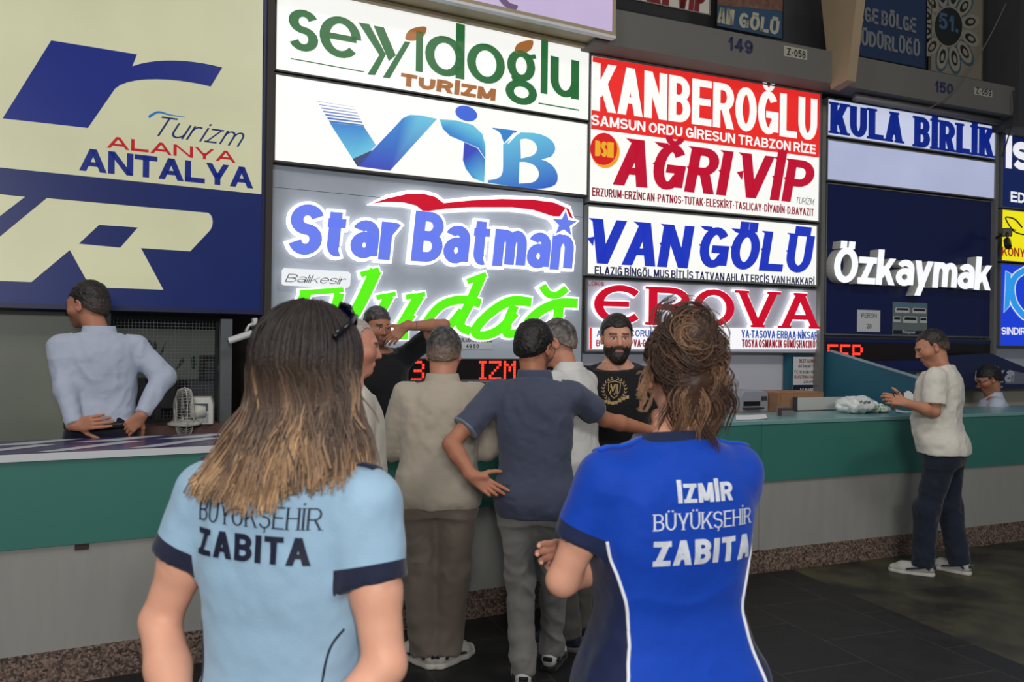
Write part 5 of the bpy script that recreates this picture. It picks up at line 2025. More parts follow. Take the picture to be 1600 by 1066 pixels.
# --- woman at right, royal blue shirt with navy sides, hair pinned up
g2 = make_person(dict(loc=(.365, 1.90), yaw=19, H=1.685, fem=True, h=.006, skin=(218, 160, 134), sw=.172, wx=1.20, wy=1.10, square=3.0, armr=1.12,
                      head=dict(yaw=-14, off=(.035, .0, .002), pitch=-4),
                      armL=dict(el=(-.250, .03, 1.120), wr=(-.02, .20, 1.13), dir=(.9, .15, .1), palm=(0, -1, 0), curl=.3),
                      armR=dict(el=(.205, .11, 1.10), wr=(-.128, .20, 1.135), dir=(-.95, -.18, .06), palm=(.15, -.9, 0), curl=.30)),
                 'woman with pinned-up wavy brown hair in royal blue uniform shirt, seen from behind')
RB = (8, 66, 180)
g2.slk = {'L': .62, 'R': .62}


def ray_local(s, px, py):
    o = s.Mi @ Vector((0, 0, HCAM))
    d = (s.Mi.to_3x3() @ (at(px, py, 1.0) - Vector((0, 0, HCAM)))).normalized()
    bv = BVHTree.FromPolygons([tuple(v) for v in s.shirtV], [tuple(q) for q in s.shirtQ])
    h = bv.ray_cast(o, d)
    return h[0]


seam = [(-.185, 1.222), (-.176, 1.185), (-.158, 1.13), (-.144, 1.07), (-.145, 1.01), (-.155, .96), (-.168, .91), (-.176, .86)]
SZ, SX = [p[1] for p in seam][::-1], [p[0] for p in seam][::-1]


def g2_attr(s, V):
    a = cuff_attr(.036)(s, V)
    sx = np.interp(V[:, 2], SZ, SX)
    out = np.minimum(np.abs(V[:, 0] - .0) + sx, 1.225 - V[:, 2])
    for k in 'LR':
        sh, el, w, _ = s.arm[k]
        d = (el - sh) / np.linalg.norm(el - sh)
        t = (V - sh) @ d
        r = np.linalg.norm(V - sh - t[:, None] * d, axis=1)
        dt = (np.abs(V[:, 0]) - np.interp(V[:, 2], [q[0] for q in s.tor], [q[3] for q in s.tor]) - .014)
        out = np.where((r - .062 < dt) & (t > .0) & (t < np.linalg.norm(el - sh) * .62 + .012), -1, out)
    a['side'] = out * 10
    return a


M_rb = fabric('royal_blue_jersey', RB, rough=.7, zone=[('side', 0.0, (26, 36, 72)), ('cuff', 0.0, (30, 40, 74))], bump=.08)
M_nv2 = fabric('ink_navy_cloth', (32, 42, 72))
shirt(g2, M_rb, 'short', hem=.50, ease=.014, sl=.62, wr=.0045, h=.0055, attrs=g2_attr, puff=.004, seed=5, neckz=.852, fold=(5, 8))
trousers(g2, fabric('navy_trousers', (28, 30, 44)), h=.01)
shoes(g2, fabric('black_shoe', (26, 26, 28), rough=.5), fabric('black_sole', (20, 20, 20), rough=.6))
M_pip = mat('white_piping', (236, 238, 242), rough=.6)
for sx in (1, -1):
    project_path(g2, 'white_piping', M_pip, [(sx * x, z) for x, z in seam], .0042)
M_print2 = mat('silver_white_print', (214, 220, 230), rough=.5, noise=.18, nscale=60)
project_text(g2, 'back_lettering', M_print2, 'İZMİR', .022, 1.308, .040, .138, tx=.27, ty=.2, gap=.14)
project_text(g2, 'back_lettering', M_print2, 'BÜYÜKŞEHİR', .022, 1.252, .035, .252, tx=.13, ty=.08, gap=.14, serif=.08)
project_text(g2, 'back_lettering', M_print2, 'ZABITA', .022, 1.176, .054, .250, tx=.27, ty=.22, gap=.2)
# stand-up collar band
mb = MB()
n0 = g2.neck0
rows = []
for i in range(28):
    a = 2 * math.pi * i / 28
    x, y = math.cos(a), math.sin(a)
    b_ = .5 - .5 * y
    rows.append([(n0[0] + x * .118, n0[1] + y * .092 + .012, n0[2] - .040 + .016 * b_), (n0[0] + x * .104, n0[1] + y * .084 + .012, n0[2] + .004 + .018 * b_), (n0[0] + x * .088, n0[1] + y * .078 + .010, n0[2] + .034 + .026 * b_),
                 (n0[0] + x * .080, n0[1] + y * .070 + .010, n0[2] + .034 + .024 * b_), (n0[0] + x * .078, n0[1] + y * .066 + .010, n0[2] - .02)])
for r in rows:
    mb.v += r
for i in range(28):
    j = (i + 1) % 28
    for k in range(4):
        mb.f.append([i * 5 + k, j * 5 + k, j * 5 + k + 1, i * 5 + k + 1])
mb.build('collar', M_nv2, g2.shirt, smooth=True)
M_rb2 = fabric('royal_blue_strap', (16, 84, 206))
for sx in (-1, 1):
    sh, n0 = g2.shd['R' if sx > 0 else 'L'], g2.neck0
    bv = BVHTree.FromPolygons([tuple(v) for v in g2.shirtV], [tuple(q) for q in g2.shirtQ])
    pts = []
    for t in (.50, .65, .8, 1.0, 1.15):
        hit = bv.ray_cast(Vector((n0[0] + (sh[0] - n0[0]) * t, sh[1] + .005, 2.2)), Vector((0, 0, -1)))
        if hit[0]:
            pts.append(hit[0])
    mb = MB()
    mb.tube(pts, .024, 8, flat=.24)
    mb.build('epaulette', M_rb2, g2.shirt, smooth=True)


def updo(s, n=1500):
    rnd = random.Random(11)
    hs, R = s.hs, s.Rh
    T = lambda p: s.hc + R @ (np.array(p) * hs)
    rad = np.array((.082, .104, .094))
    c = np.array((0, -.016, .034))
    bun = np.array((.0, -.098, .085))
    c0, c1, c2 = lin((62, 43, 34)), lin((108, 78, 58)), lin((170, 130, 96))
    paths, cols = [], []
    cl = [(rnd.uniform(-165, 165), rnd.random(), rnd.uniform(.0, .03), rnd.uniform(0, 6.28)) for k in range(70)]

    def add(pts, sh):
        q = np.array([T(p) for p in spline([tuple(p) for p in pts], 4)])
        v = rnd.uniform(.75, 1.15)
        a = np.clip(sh * 1.5 - .25 + rnd.gauss(0, .12), 0, 1)
        f = np.linspace(0, 1, len(q))[:, None]
        base = c0 * (1 - a) + c1 * a
        hi = max(0, sh - .5) * 1.7
        col = base[None] * (1 - f * .4) + (base * (1 - hi) + c2 * hi)[None] * f * .55
        col = col * (1 - hi * .5) + c2[None] * hi * .5
        paths.append(q)
        cols.append(col * v)
    for i in range(n):
        ph0, sh, puff, wv = cl[i % len(cl)]
        ph = math.radians(ph0 + rnd.gauss(0, 4))
        front = abs(ph) > 1.9
        psi = rnd.uniform(1.25, 2.15) if abs(ph) < 1.5 else rnd.uniform(.9, 1.6)
        root = c + rad * np.array((math.sin(ph) * math.sin(psi), -math.cos(ph) * math.sin(psi), math.cos(psi)))
        tgt = bun + np.array((rnd.gauss(0, .022), rnd.uniform(-.02, .0), rnd.gauss(0, .022)))
        pts = []
        for t in np.linspace(0, 1, 7):
            p = root * (1 - t) + tgt * t
            d = (p - c) / rad
            l = np.linalg.norm(d) + 1e-6
            k = max(1.0, l) if t > .85 else 1.03
            p = c + rad * d / l * (k + (puff * 5 + .03) * math.sin(math.pi * t))
            p = p + .006 * math.sin(t * 9 + wv) * np.array((1, 0, .6))
            pts.append(p)
        add(pts, sh)
    for k in range(18):                                    # loose coils of the knot
        a0, tilt, rr, sh = rnd.uniform(0, 6.28), rnd.uniform(-.9, .9), rnd.uniform(.018, .050), rnd.random()
        oc = bun + np.array((rnd.gauss(0, .020), rnd.uniform(-.03, .012), rnd.gauss(.0, .024)))
        for j in range(22):
            r2, o2 = rr + rnd.gauss(0, .007), oc + np.array((rnd.gauss(0, .007), rnd.gauss(0, .005), rnd.gauss(0, .007)))
            pts = []
            for t in np.linspace(0, rnd.uniform(3.5, 6.0), 9):
                a = a0 + t
                pts.append(o2 + np.array((r2 * math.cos(a), r2 * .55 * math.sin(a * 1.0 + tilt) - .012, r2 * math.sin(a))))
            add(pts, sh)
    for k in range(38):                                    # wavy locks falling to nape and sides
        sx = rnd.uniform(-.62, 1)
        x0 = sx * .075
        sh, ln = rnd.random(), rnd.uniform(.09, .20)
        st = np.array((x0 * .8, -.085 - .03 * (1 - abs(sx)), rnd.uniform(.0, .085)))
        am, wv = rnd.uniform(.008, .020), rnd.uniform(0, 6)
        out = rnd.uniform(.0, .035) * (1 if sx > 0 else -1)
        for j in range(20):
            jit = np.array((rnd.gauss(0, .008), rnd.gauss(0, .006), rnd.gauss(0, .01)))
            pts = []
            for t in np.linspace(0, 1, 8):
                pts.append(st + jit + np.array((out * t + am * math.sin(t * 8 + wv), .035 * t * (1 - abs(sx) * .3) - .012 * math.sin(t * 3), -ln * t * (1 + jit[2] * 12) + .02 * t * (1 - t))))
            add(pts, sh)
    for k in range(10):                                    # stray wisps out to the left side
        st = np.array((-.075, -.03, rnd.uniform(-.03, .03)))
        for j in range(8):
            pts = [st + np.array((-t * rnd.uniform(.03, .05), -.01 * t + rnd.gauss(0, .002), .035 * math.sin(t * 3 + k) - .05 * t)) for t in np.linspace(0, 1, 6)]
            add(pts, .8)
    o = strands('hair', paths, cols, .0014, M_hair, s.root, sides=4)
    q = [Ell(T(c), rad * hs * .99, R, .02), Ell(T(bun + np.array((0, .012, 0))), (.056, .05, .056), R, .03), Cone(T((0, -.07, -.01)), T((.0, -.052, -.085)), .055, .040, .03)]
    fc = Ell(T((0, .085, -.03)), (.075, .075, .11), R, .01, True)
    ears = [Ell(T((sx * .088, .005, -.01)), (.03, .034, .042), R, .008, True) for sx in (1, -1)]
    V, Q = organic(q + [fc] + ears, .0055)
    V = V + normals(V, Q) * (.004 * fbm(V * 40, 3))[:, None]
    np_mesh('hair_underlayer', V, Q, M_hair, o, col=np.tile(lin((74, 52, 41)), (len(V), 1)))


updo(g2)

# --- man in beige shirt leaning on the counter
SK = (196, 138, 112)
b = make_person(dict(loc=(-.375, 4.26), yaw=4, H=1.70, wx=1.16, wy=1.18, belly=.03, skin=SK, fat=.006, neck=1.12, lean=(.02, .06),
                     head=dict(pitch=-14, yaw=-4, sc=1.06), sw=.185,
                     armL=dict(el=(-.245, .10, 1.09), wr=(-.10, .32, 1.13), dir=(.5, .8, 0), palm=(0, 0, -1)),
                     armR=dict(el=(.255, .10, 1.09), wr=(.12, .32, 1.13), dir=(-.4, .8, 0), palm=(0, 0, -1)),
                     legL=dict(an=(-.045, -.03, .085), kn=(-.085, .02, .47), toe=38), legR=dict(an=(.055, -.03, .085), kn=(.09, .02, .47), toe=-38)),
                'man in beige shirt and taupe trousers leaning on the counter, seen from behind')
M_bei = fabric('beige_shirting', (172, 162, 148), noise=.03)
shirt(b, M_bei, 'half', hem=.475, ease=.020, sl=.10, collar=(M_bei, .030, .066), wr=.009, seed=4, puff=.010, fold=(5, 4))
trousers(b, fabric('taupe_trousers', (122, 110, 100)), wide=.016, wr=.010, hem=.06)
shoes(b, fabric('white_leather', (206, 202, 192), rough=.5), fabric('white_rubber', (210, 206, 196), rough=.6), fabric('navy_leather', (26, 30, 50), rough=.5))
hair_short(b, (38, 34, 33), grow=.011, fade=(120, 96, 84), gray=.22, top=.008)

# --- man in slate polo, hand on hip
p4 = make_person(dict(loc=(.125, 4.03), yaw=-6, H=1.735, wx=1.00, wy=1.0, skin=(176, 118, 92), belly=.012, lean=(-.015, .03), stubble=.7,
                      head=dict(yaw=-26, pitch=-10, sc=1.03), sw=.188,
                      armL=dict(el=W(704, 694, 3.93), wr=W(738, 744, 3.87), dir=dirw(-6, (.80, -.05, -.50)), palm=dirw(-6, (.1, -1, .1)), curls=[.12, .45, .60, .70], spread=1.6, thumb=-.1),
                      armR=dict(el=W(946, 656, 4.20), wr=W(1014, 672, 4.36), dir=dirw(-6, (.9, .4, 0)), palm=(0, 0, -1)),
                      legL=dict(an=(-.045, -.06, .085), kn=(-.075, .02, .48), toe=6), legR=dict(an=(.075, .20, .085), kn=(.085, .12, .49), toe=-10)),
                 'man in slate blue polo shirt and grey jeans with one hand on his hip')
SLATE = (70, 76, 96)
M_polo = fabric('slate_pique', SLATE, bump=.16, bscale=300, zone=[('cuff', 0.0, (120, 128, 142))])
p4.slk = {'L': .70, 'R': .66}
shirt(p4, M_polo, 'short', hem=.465, ease=.019, sl={'L': .70, 'R': .66}, collar=(fabric('slate_collar', (64, 72, 94)), .034, .064), wr=.008, seed=8, attrs=cuff_attr(.008), puff=.004, fold=(6, 5))
trousers(p4, fabric('light_grey_denim', (128, 127, 124), bump=.2, noise=.1, nscale=5), wr=.012, hem=.06, ease=.006)
shoes(p4, fabric('black_white_shoe', (196, 196, 194), rough=.5), fabric('dark_sole', (30, 30, 30), rough=.6), fabric('black_leather', (24, 24, 26), rough=.5), tn='heel_patch')
hair_short(p4, (24, 20, 20), grow=.012, top=.010, seed=3)
c = p4.neck0
mb = MB()
mb.tube([(c[0] + .068 * math.cos(a), c[1] + .060 * math.sin(a), c[2] + .056 - .05 * max(0, math.sin(a))) for a in np.linspace(-math.pi * 1.1, .1 * math.pi, 20)], .009, 6, flat=.35)
mb.build('lanyard', fabric('blue_lanyard', (28, 64, 150), rough=.5), p4.root, smooth=True)


def glasses(s, m, r=.0018):
    T = lambda *p: tuple(s.hc + s.Rh @ (np.array(p) * s.hs))
    mb = MB()
    for sx in (-1, 1):
        mb.tube([T(sx * (.033 + .024 * math.cos(a)), .112 - .012 * max(0, math.cos(a)), .004 + .019 * math.sin(a)) for a in np.linspace(0, 2 * math.pi, 17)], r, 5)
        mb.tube([T(sx * .057, .100, .010), T(sx * .078, .060, .012), T(sx * .086, .0, .016), T(sx * .086, -.012, .0)], r, 5)
    mb.tube([T(-.010, .113, .006), T(0, .117, .009), T(.010, .113, .006)], r, 5)
    return mb.build('glasses', m, s.root, smooth=True)


glasses(p4, mat('steel_frame', (80, 80, 86), rough=.3, metal=.7))

# --- man in white shirt half hidden behind the polo
p5 = make_person(dict(loc=(.345, 4.56), yaw=58, H=1.77, wx=1.04, wy=1.08, belly=.02, skin=(192, 136, 112), lean=(0, .05), head=dict(yaw=24, pitch=-16, off=(-.02, .03, -.01)), sw=.18,
                      armL=dict(el=(-.23, .08, 1.16), wr=(-.10, .30, 1.12)), armR=dict(el=(.235, .04, 1.14), wr=(.13, .27, 1.08), palm=(-1, 0, 0)),
                      legR=dict(an=(.10, -.0, .085), toe=-20)),
                 'man in white shirt behind the man in the slate polo, head bent in profile')
M_wsh = fabric('white_shirting', (206, 206, 204), noise=.02)
shirt(p5, M_wsh, 'half', hem=.50, ease=.020, sl=.12, collar=(M_wsh, .034, .068), wr=.006, seed=12, puff=.008)
trousers(p5, fabric('stone_grey_trousers', (88, 84, 80)), wide=.01, wr=.008)
shoes(p5, fabric('navy_suede', (32, 38, 58)), fabric('grey_rubber', (96, 92, 86)))
hair_short(p5, (58, 52, 50), grow=.009, fade=(128, 112, 104), gray=.35, seed=5)

# --- grey-haired man behind the first woman, in profile
p6 = make_person(dict(loc=(-.70, 3.60), yaw=-68, H=1.735, wx=1.0, wy=1.05, belly=.02, skin=(200, 140, 118), head=dict(yaw=-6, pitch=-6, sc=1.04), sw=.18,
                      armL=dict(el=(-.22, .0, 1.12), wr=(-.19, .07, .88)), armR=dict(el=(.225, .0, 1.12), wr=(.19, .07, .88))),
                 'grey haired man in cream shirt seen in profile beside the long haired woman')
M_cr = fabric('cream_shirting', (196, 190, 178), noise=.02)
shirt(p6, M_cr, 'half', hem=.49, ease=.02, sl=.1, collar=(M_cr, .024, .067), wr=.005, seed=14, puff=.006)
trousers(p6, fabric('dark_grey_trousers', (52, 52, 56)), h=.01)
shoes(p6, fabric('black_shoe', (26, 26, 28), rough=.5), fabric('black_sole', (20, 20, 20), rough=.6))
hair_short(p6, (168, 160, 152), grow=.005, top=.002, fade=(178, 150, 134), recede=.02, front=.075, seed=6)

# --- man in black tee behind the counter, forearm raised to his brow
p7 = make_person(dict(loc=(-.89, 5.42), zf=.15, yaw=196, H=1.70, wx=1.12, wy=1.1, belly=.03, skin=(170, 116, 92), stubble=.6, lean=(.0, .06), head=dict(yaw=20, pitch=-12), sw=.19, shz=(.02, 0),
                      armL=dict(el=W(694, 508, 5.30), wr=W(634, 510, 5.20), dir=dirw(196, (-.70, -.1, -.65)), palm=dirw(196, (-.5, .6, -.5)), curl=.35),
                      armR=dict(el=(.27, .05, 1.12), wr=(.16, .26, 1.06), palm=(0, 0, -1))),
                 'man in black tee behind the counter raising his forearm to his forehead')
M_blk = fabric('black_jersey', (24, 24, 28))
shirt(p7, M_blk, 'short', hem=.49, ease=.016, sl=.62, wr=.005, seed=16, puff=.008)
trousers(p7, fabric('black_trousers', (26, 26, 30)), h=.01)
shoes(p7, fabric('black_shoe', (26, 26, 28), rough=.5), fabric('black_sole', (20, 20, 20), rough=.6))
hair_short(p7, (40, 36, 36), grow=.007, fade=(90, 74, 66), gray=.2, seed=7)

# --- bearded man in black tee facing us
p8 = make_person(dict(loc=(.605, 4.80), yaw=166, H=1.80, wx=1.10, wy=1.05, skin=(206, 150, 126), head=dict(yaw=16, pitch=-4, sc=1.06), sw=.19, neck=1.1, brow=(34, 26, 24),
                      armL=dict(el=(-.25, .02, 1.17), wr=(-.16, .22, 1.05)), armR=dict(el=(.25, .02, 1.17), wr=(.16, .22, 1.05))),
                 'bearded man in black tee with a gold crest, facing the camera')
shirt(p8, M_blk, 'short', hem=.49, ease=.016, sl=.62, wr=.005, seed=18, puff=.006)
trousers(p8, fabric('black_trousers', (26, 26, 30)), h=.01)
shoes(p8, fabric('black_shoe', (26, 26, 28), rough=.5), fabric('black_sole', (20, 20, 20), rough=.6))
hair_short(p8, (30, 24, 23), grow=.010, top=.006, fade=(110, 88, 78), front=.058, recede=.012, seed=8)


def beard(s, rgb, grow=.012, h=.0042):
    c, R, k = s.hc, s.Rh, s.hs
    T = lambda *p: c + R @ (np.array(p) * k)
    g = grow
    q = [Ell(T(0, .024, -.046), np.array((.061 + g, .068 + g * .8, .066 + g)) * k, R, .03), Ell(T(0, .075, -.096), np.array((.034 + g, .024 + g, .028 + g)) * k, R, .03),
         Cone(T(-.03, .093, -.044), T(.03, .093, -.044), .010 * k, .010 * k, .012)]
    lo, hi = bounds(q)
    d, o = field(q, lo, hi, h)
    n = d.shape
    P = np.stack(np.meshgrid(*[o[i] + h * np.arange(n[i]) for i in range(3)], indexing='ij'), -1)
    L = ((P - c) @ R) / k
    x, y, z = np.abs(L[..., 0]), L[..., 1], L[..., 2]
    top = np.where(x < .030, -.036 - 0 * x, -.046 + (x - .03) * 1.35)
    d = np.maximum(d, (z - top) * k)
    d = np.maximum(d, (.004 - y + .25 * np.minimum(0, z + .05)) * k)
    mouth = (np.sqrt((x / .022) ** 2 + ((z + .0605) / .0095) ** 2) - 1) * .009 * k
    d = np.maximum(d, np.where(y > .06, -mouth, -1))
    V, Q = surfnet(d.astype(np.float32), o, h)
    V = V + normals(V, Q) * (.0025 * fbm(V * 120, 2))[:, None]
    return np_mesh('beard', V, Q, M_hair, s.root, col=np.clip(np.tile(lin(rgb), (len(V), 1)) * (1 + .3 * fbm(V * 150, 2))[:, None], .002, 1))


beard(p8, (36, 28, 26))
M_gold = mat('gold_crest_ink', (168, 140, 92), rough=.5)
bvp8 = BVHTree.FromPolygons([tuple(v) for v in p8.shirtV], [tuple(q) for q in p8.shirtQ])


def chest(s, bv, name, m, polys):
    mb = MB()
    for poly in polys:
        pts = []
        for x, z in poly:
            h_ = bv.ray_cast(Vector((x, 1, z)), Vector((0, -1, 0)))
            if h_[0] is None:
                pts = None
                break
            pts.append(tuple(h_[0] + Vector((0, .002, 0))))
        if pts:
            mb.poly(pts)
    return mb.build(name, m, s.shirt)


cx0, cz0 = -.005, 1.385
cr = []
for sx in (-1, 1):
    for k in range(9):
        a = math.radians(-70 + k * 17)
        x, z = cx0 + sx * .062 * math.cos(a), cz0 + .062 * math.sin(a)
        t = a + math.pi / 2
        for w in (.5, -.5):
            dx, dz = sx * math.cos(t + w), math.sin(t + w)
            cr.append([(x, z), (x + dx * .010 + dz * .003, z + dz * .010 - dx * .003), (x + dx * .019, z + dz * .019), (x + dx * .010 - dz * .003, z + dz * .010 + dx * .003)])
sh_ = [(-.036, .040), (0, .050), (.036, .040), (.034, -.006), (.018, -.036), (0, -.050), (-.018, -.036), (-.034, -.006)]
cr += [[(cx0 + a[0], cz0 + a[1]), (cx0 + b_[0], cz0 + b_[1]), (cx0 + b_[0] * .9, cz0 + b_[1] * .9), (cx0 + a[0] * .9, cz0 + a[1] * .9)] for a, b_ in zip(sh_, sh_[1:] + sh_[:1])]
for x0, z0, x1, z1 in ((-.020, -.020, -.020, .030), (-.020, .030, -.008, -.010), (-.008, -.010, .002, .030), (.002, .030, .002, -.030), (.018, .030, .018, -.022), (.010, .030, .010, -.02)):
    cr.append([(cx0 - x0 - .003, cz0 + z0), (cx0 - x0 + .003, cz0 + z0), (cx0 - x1 + .003, cz0 + z1), (cx0 - x1 - .003, cz0 + z1)])
for k in range(8):
    x = cx0 + .075 - k * .020
    z = cz0 - .088 + .010 * math.cos(k * .9) + .004 * k
    cr.append([(x, z), (x - .018, z + .002), (x - .018, z + .020), (x, z + .016)])
chest(p8, bvp8, 'chest_crest', M_gold, cr)

# --- man in pale blue-white shirt, hands on hips, left booth
p0 = make_person(dict(loc=(-2.29, 4.66), zf=.15, yaw=30, H=1.79, wx=1.0, wy=1.02, skin=(178, 122, 98), stubble=.45, head=dict(yaw=50, pitch=-6, sc=1.04, off=(-.05, .05, 0)), sw=.185, lean=(-.02, .0),
                      armL=dict(el=W(104, 606, 4.50), wr=W(116, 664, 4.44), dir=dirw(30, (.85, .0, .12)), palm=dirw(30, (0, 1, 0)), curl=.25),
                      armR=dict(el=W(255, 590, 4.75), wr=W(222, 648, 4.62), dir=dirw(32, (-.6, -.2, -.7)), palm=dirw(32, (-.5, .8, 0)), curl=.35)),
                 'man in pale shirt standing hands on hips below the yellow board')
M_pale = fabric('pale_oxford_shirting', (176, 184, 204), noise=.02)
shirt(p0, M_pale, 'long', hem=.570, ease=.015, collar=(M_pale, .030, .066), wr=.009, seed=20, puff=.006, wide=lambda f: .004)
trousers(p0, fabric('dark_navy_trousers', (24, 28, 40)), waist=.59, ease=.014)
shoes(p0, fabric('black_shoe', (26, 26, 28), rough=.5), fabric('black_sole', (20, 20, 20), rough=.6))
hair_short(p0, (32, 27, 26), grow=.010, top=.010, fade=(70, 58, 54), seed=9, front=.060)
mb = MB()
tz = .562 * p0.H
cyb = np.interp(tz, [q[0] for q in p0.tor], [q[2] for q in p0.tor])
rxb = np.interp(tz, [q[0] for q in p0.tor], [q[3] for q in p0.tor]) + .020
ryb = np.interp(tz, [q[0] for q in p0.tor], [q[4] for q in p0.tor]) + .022
n = 40
for k in range(n):
    a = 2 * math.pi * k / n
    sg = lambda v: math.copysign(abs(v) ** .83, v)
    for dz_, dr in ((-.019, -.004), (-.017, .002), (.017, .002), (.019, -.004)):
        mb.v.append(((rxb + dr) * sg(math.cos(a)), cyb + (ryb + dr) * sg(math.sin(a)), tz + dz_))
for k in range(n):
    j_ = (k + 1) % n
    for r_ in range(3):
        mb.f.append([k * 4 + r_, j_ * 4 + r_, j_ * 4 + r_ + 1, k * 4 + r_ + 1])
mb.build('belt', mat('black_belt', (22, 22, 24), rough=.35), p0.root, smooth=True)

# --- man in white tee and dark jeans at the right end of the counter
pa = make_person(dict(loc=(3.13, 6.03), yaw=52, H=1.775, wx=1.08, wy=1.12, belly=.045, skin=(188, 132, 104), lean=(0, .03), stubble=.3, head=dict(yaw=28, pitch=-24, off=(0, .03, -.01), sc=1.03), sw=.188,
                      armL=dict(el=W(1460, 644, 5.84), wr=W(1416, 630, 5.82), dir=dirw(52, (-.85, .1, .25)), palm=dirw(52, (.2, .9, -.3)), curl=.55),
                      armR=dict(el=(.225, .14, 1.18), wr=W(1416, 628, 6.02), dir=dirw(52, (-.75, -.25, .1)), palm=dirw(52, (.3, -.6, -.8)), curl=.6),
                      legL=dict(an=(-.115, .10, .085), toe=8), legR=dict(an=(.12, -.10, .085), toe=-14)),
                 'man in white tee and dark jeans standing at the counter, looking down')
shirt(pa, fabric('white_jersey', (214, 210, 200)), 'short', hem=.495, ease=.020, sl=.80, wr=.010, seed=22, puff=.012, fold=(6, 5))
trousers(pa, fabric('indigo_denim', (32, 39, 54), bump=.2, noise=.12), wide=.012, wr=.010)
shoes(pa, fabric('grey_mesh_shoe', (176, 174, 168)), fabric('pale_sole', (190, 188, 182), rough=.6), fabric('navy_shoe_stripe', (44, 50, 74), rough=.5))
hair_short(pa, (38, 32, 30), grow=.006, top=.003, fade=(96, 78, 68), front=.070, recede=.025, seed=10)

# --- seated man with glasses, far right, behind the counter
pb = make_person(dict(loc=(4.62, 7.90), zf=-.28, yaw=70, H=1.74, skin=(172, 118, 92), stubble=.4, head=dict(pitch=-24, yaw=10), lean=(0, .05), sw=.18,
                      armL=dict(el=(-.24, .12, 1.16), wr=(-.14, .34, 1.18)), armR=dict(el=(.24, .12, 1.16), wr=(.12, .34, 1.18)),
                      legL=dict(kn=(-.10, .42, .86), an=(-.10, .36, .44)), legR=dict(kn=(.10, .42, .86), an=(.10, .36, .44))),
                 'dark haired man with glasses sitting bent behind the counter, below the blue boards')
shirt(pb, fabric('sky_white_shirting', (188, 196, 214)), 'half', hem=.50, ease=.018, sl=.1, collar=(fabric('sky_white_shirting', (188, 196, 214)), .024, .066), wr=.004)
trousers(pb, fabric('dark_grey_trousers', (52, 52, 56)), h=.012, hem=.10)
shoes(pb, fabric('black_shoe', (26, 26, 28), rough=.5), fabric('black_sole', (20, 20, 20), rough=.6))
hair_short(pb, (22, 19, 19), grow=.013, top=.008, seed=12)
glasses(pb, mat('black_frame', (24, 24, 26), rough=.3), .0026)

# --- person at the far left edge, only a white shirt shoulder in view
pc = make_person(dict(loc=(-2.98, 4.20), zf=-.32, yaw=30, H=1.72, skin=SK, lean=(0, .03), sw=.19, wx=1.1,
                      legL=dict(kn=(-.10, .42, .88), an=(-.10, .36, .50)), legR=dict(kn=(.10, .42, .88), an=(.10, .36, .50))),
                 'seated person in white shirt, only a shoulder showing over the violet topped counter')
shirt(pc, M_wsh, 'half', hem=.50, ease=.022, sl=.15, collar=(M_wsh, .024, .067), wr=.006, seed=25, puff=.01)
trousers(pc, fabric('dark_grey_trousers', (52, 52, 56)), h=.012, hem=.10)
shoes(pc, fabric('black_shoe', (26, 26, 28), rough=.5), fabric('black_sole', (20, 20, 20), rough=.6))
hair_short(pc, (40, 34, 32), seed=13)
# ------------------------------------------------------------------ things in the booths and on the counters
def onz(px, py, z):
    xr, yr = derot(px, py)
    Y = F * (HCAM - z) / yr
    return Vector((xr * Y / F, Y, z))


def off_for(bay, s, px, lo=-.2, hi=3.0):
    for _ in range(50):
        m = (lo + hi) / 2
        w_ = bay.w(s, m, 1.5)
        x = (w_.x / w_.y) * F
        if x < derot(px, 600)[0]:
            lo = m
        else:
            hi = m
    return (lo + hi) / 2


def zat(px, py, Y):
    return at(px, py, Y).z


# teal dividing panel that slopes down from the wall to the counter
M_teal = mat('teal_divider', (38, 96, 116), rough=.4, noise=.05)
s_d = BK.sz(1289, 560, 0)[0]
o1 = off_for(BK, s_d, 1440)
wq = BK.w(s_d, o1, 0)
z_hi = BK.sz(1289, 549, 0)[1]
z_mid = zat(1440, 594, wq.y)
o2 = min(o1 + .10, 1.20)
e = empty('booth_divider', BK.w(s_d, 0, .15), BK.phi, 'teal partition sloping down from the wall to the counter between two booths', 'partition')
mb = MB()
zz = lambda z: z - .15
prof = [(-.15, zz(z_hi)), (0.05, zz(z_hi)), (o1, zz(z_mid)), (o2, zz(z_mid - .06)), (o2, 0), (-.15, 0)]
n = len(prof)
for x in (0, .035):
    mb.v += [(x, -o, z) for o, z in prof]
mb.f += [list(range(n)), list(range(2 * n - 1, n - 1, -1))] + [[k, (k + 1) % n, n + (k + 1) % n, n + k] for k in range(n)]
mb.build('side_panel', M_teal, e)
mb = MB()
for k in range(1, 3):
    (a, za), (b_, zb_) = prof[k], prof[k + 1]
    mb.v += [(x, -o, z + dz) for x in (-.004, .039) for dz in (0.0, .014) for o, z in ((a, za), (b_, zb_))]
    i = len(mb.v) - 8
    mb.f += [[i + q for q in f_] for f_ in ((0, 1, 3, 2), (4, 6, 7, 5), (0, 4, 5, 1), (2, 3, 7, 6), (0, 2, 6, 4), (1, 5, 7, 3))]
mb.build('top_edging', mat('pale_edging', (150, 172, 180), rough=.4), e)
sb = Sign('notice_board', 'teal wall board with a printed white notice, beside the sloping partition', 'board', BK, [(1230, 549), (1288, 549), (1288, 640), (1230, 642)], off=-.08)
sb.casing(.05, M_teal, .004)
sb.area('notice_sheet', M_paper, *(lambda a, b: (a[0], a[1], b[0], b[1]))(sb.p(1237, 617.5), sb.p(1287, 558)), y=-.016, t=.003)
RDI = mat('red_ink', (150, 40, 46), rough=.7)
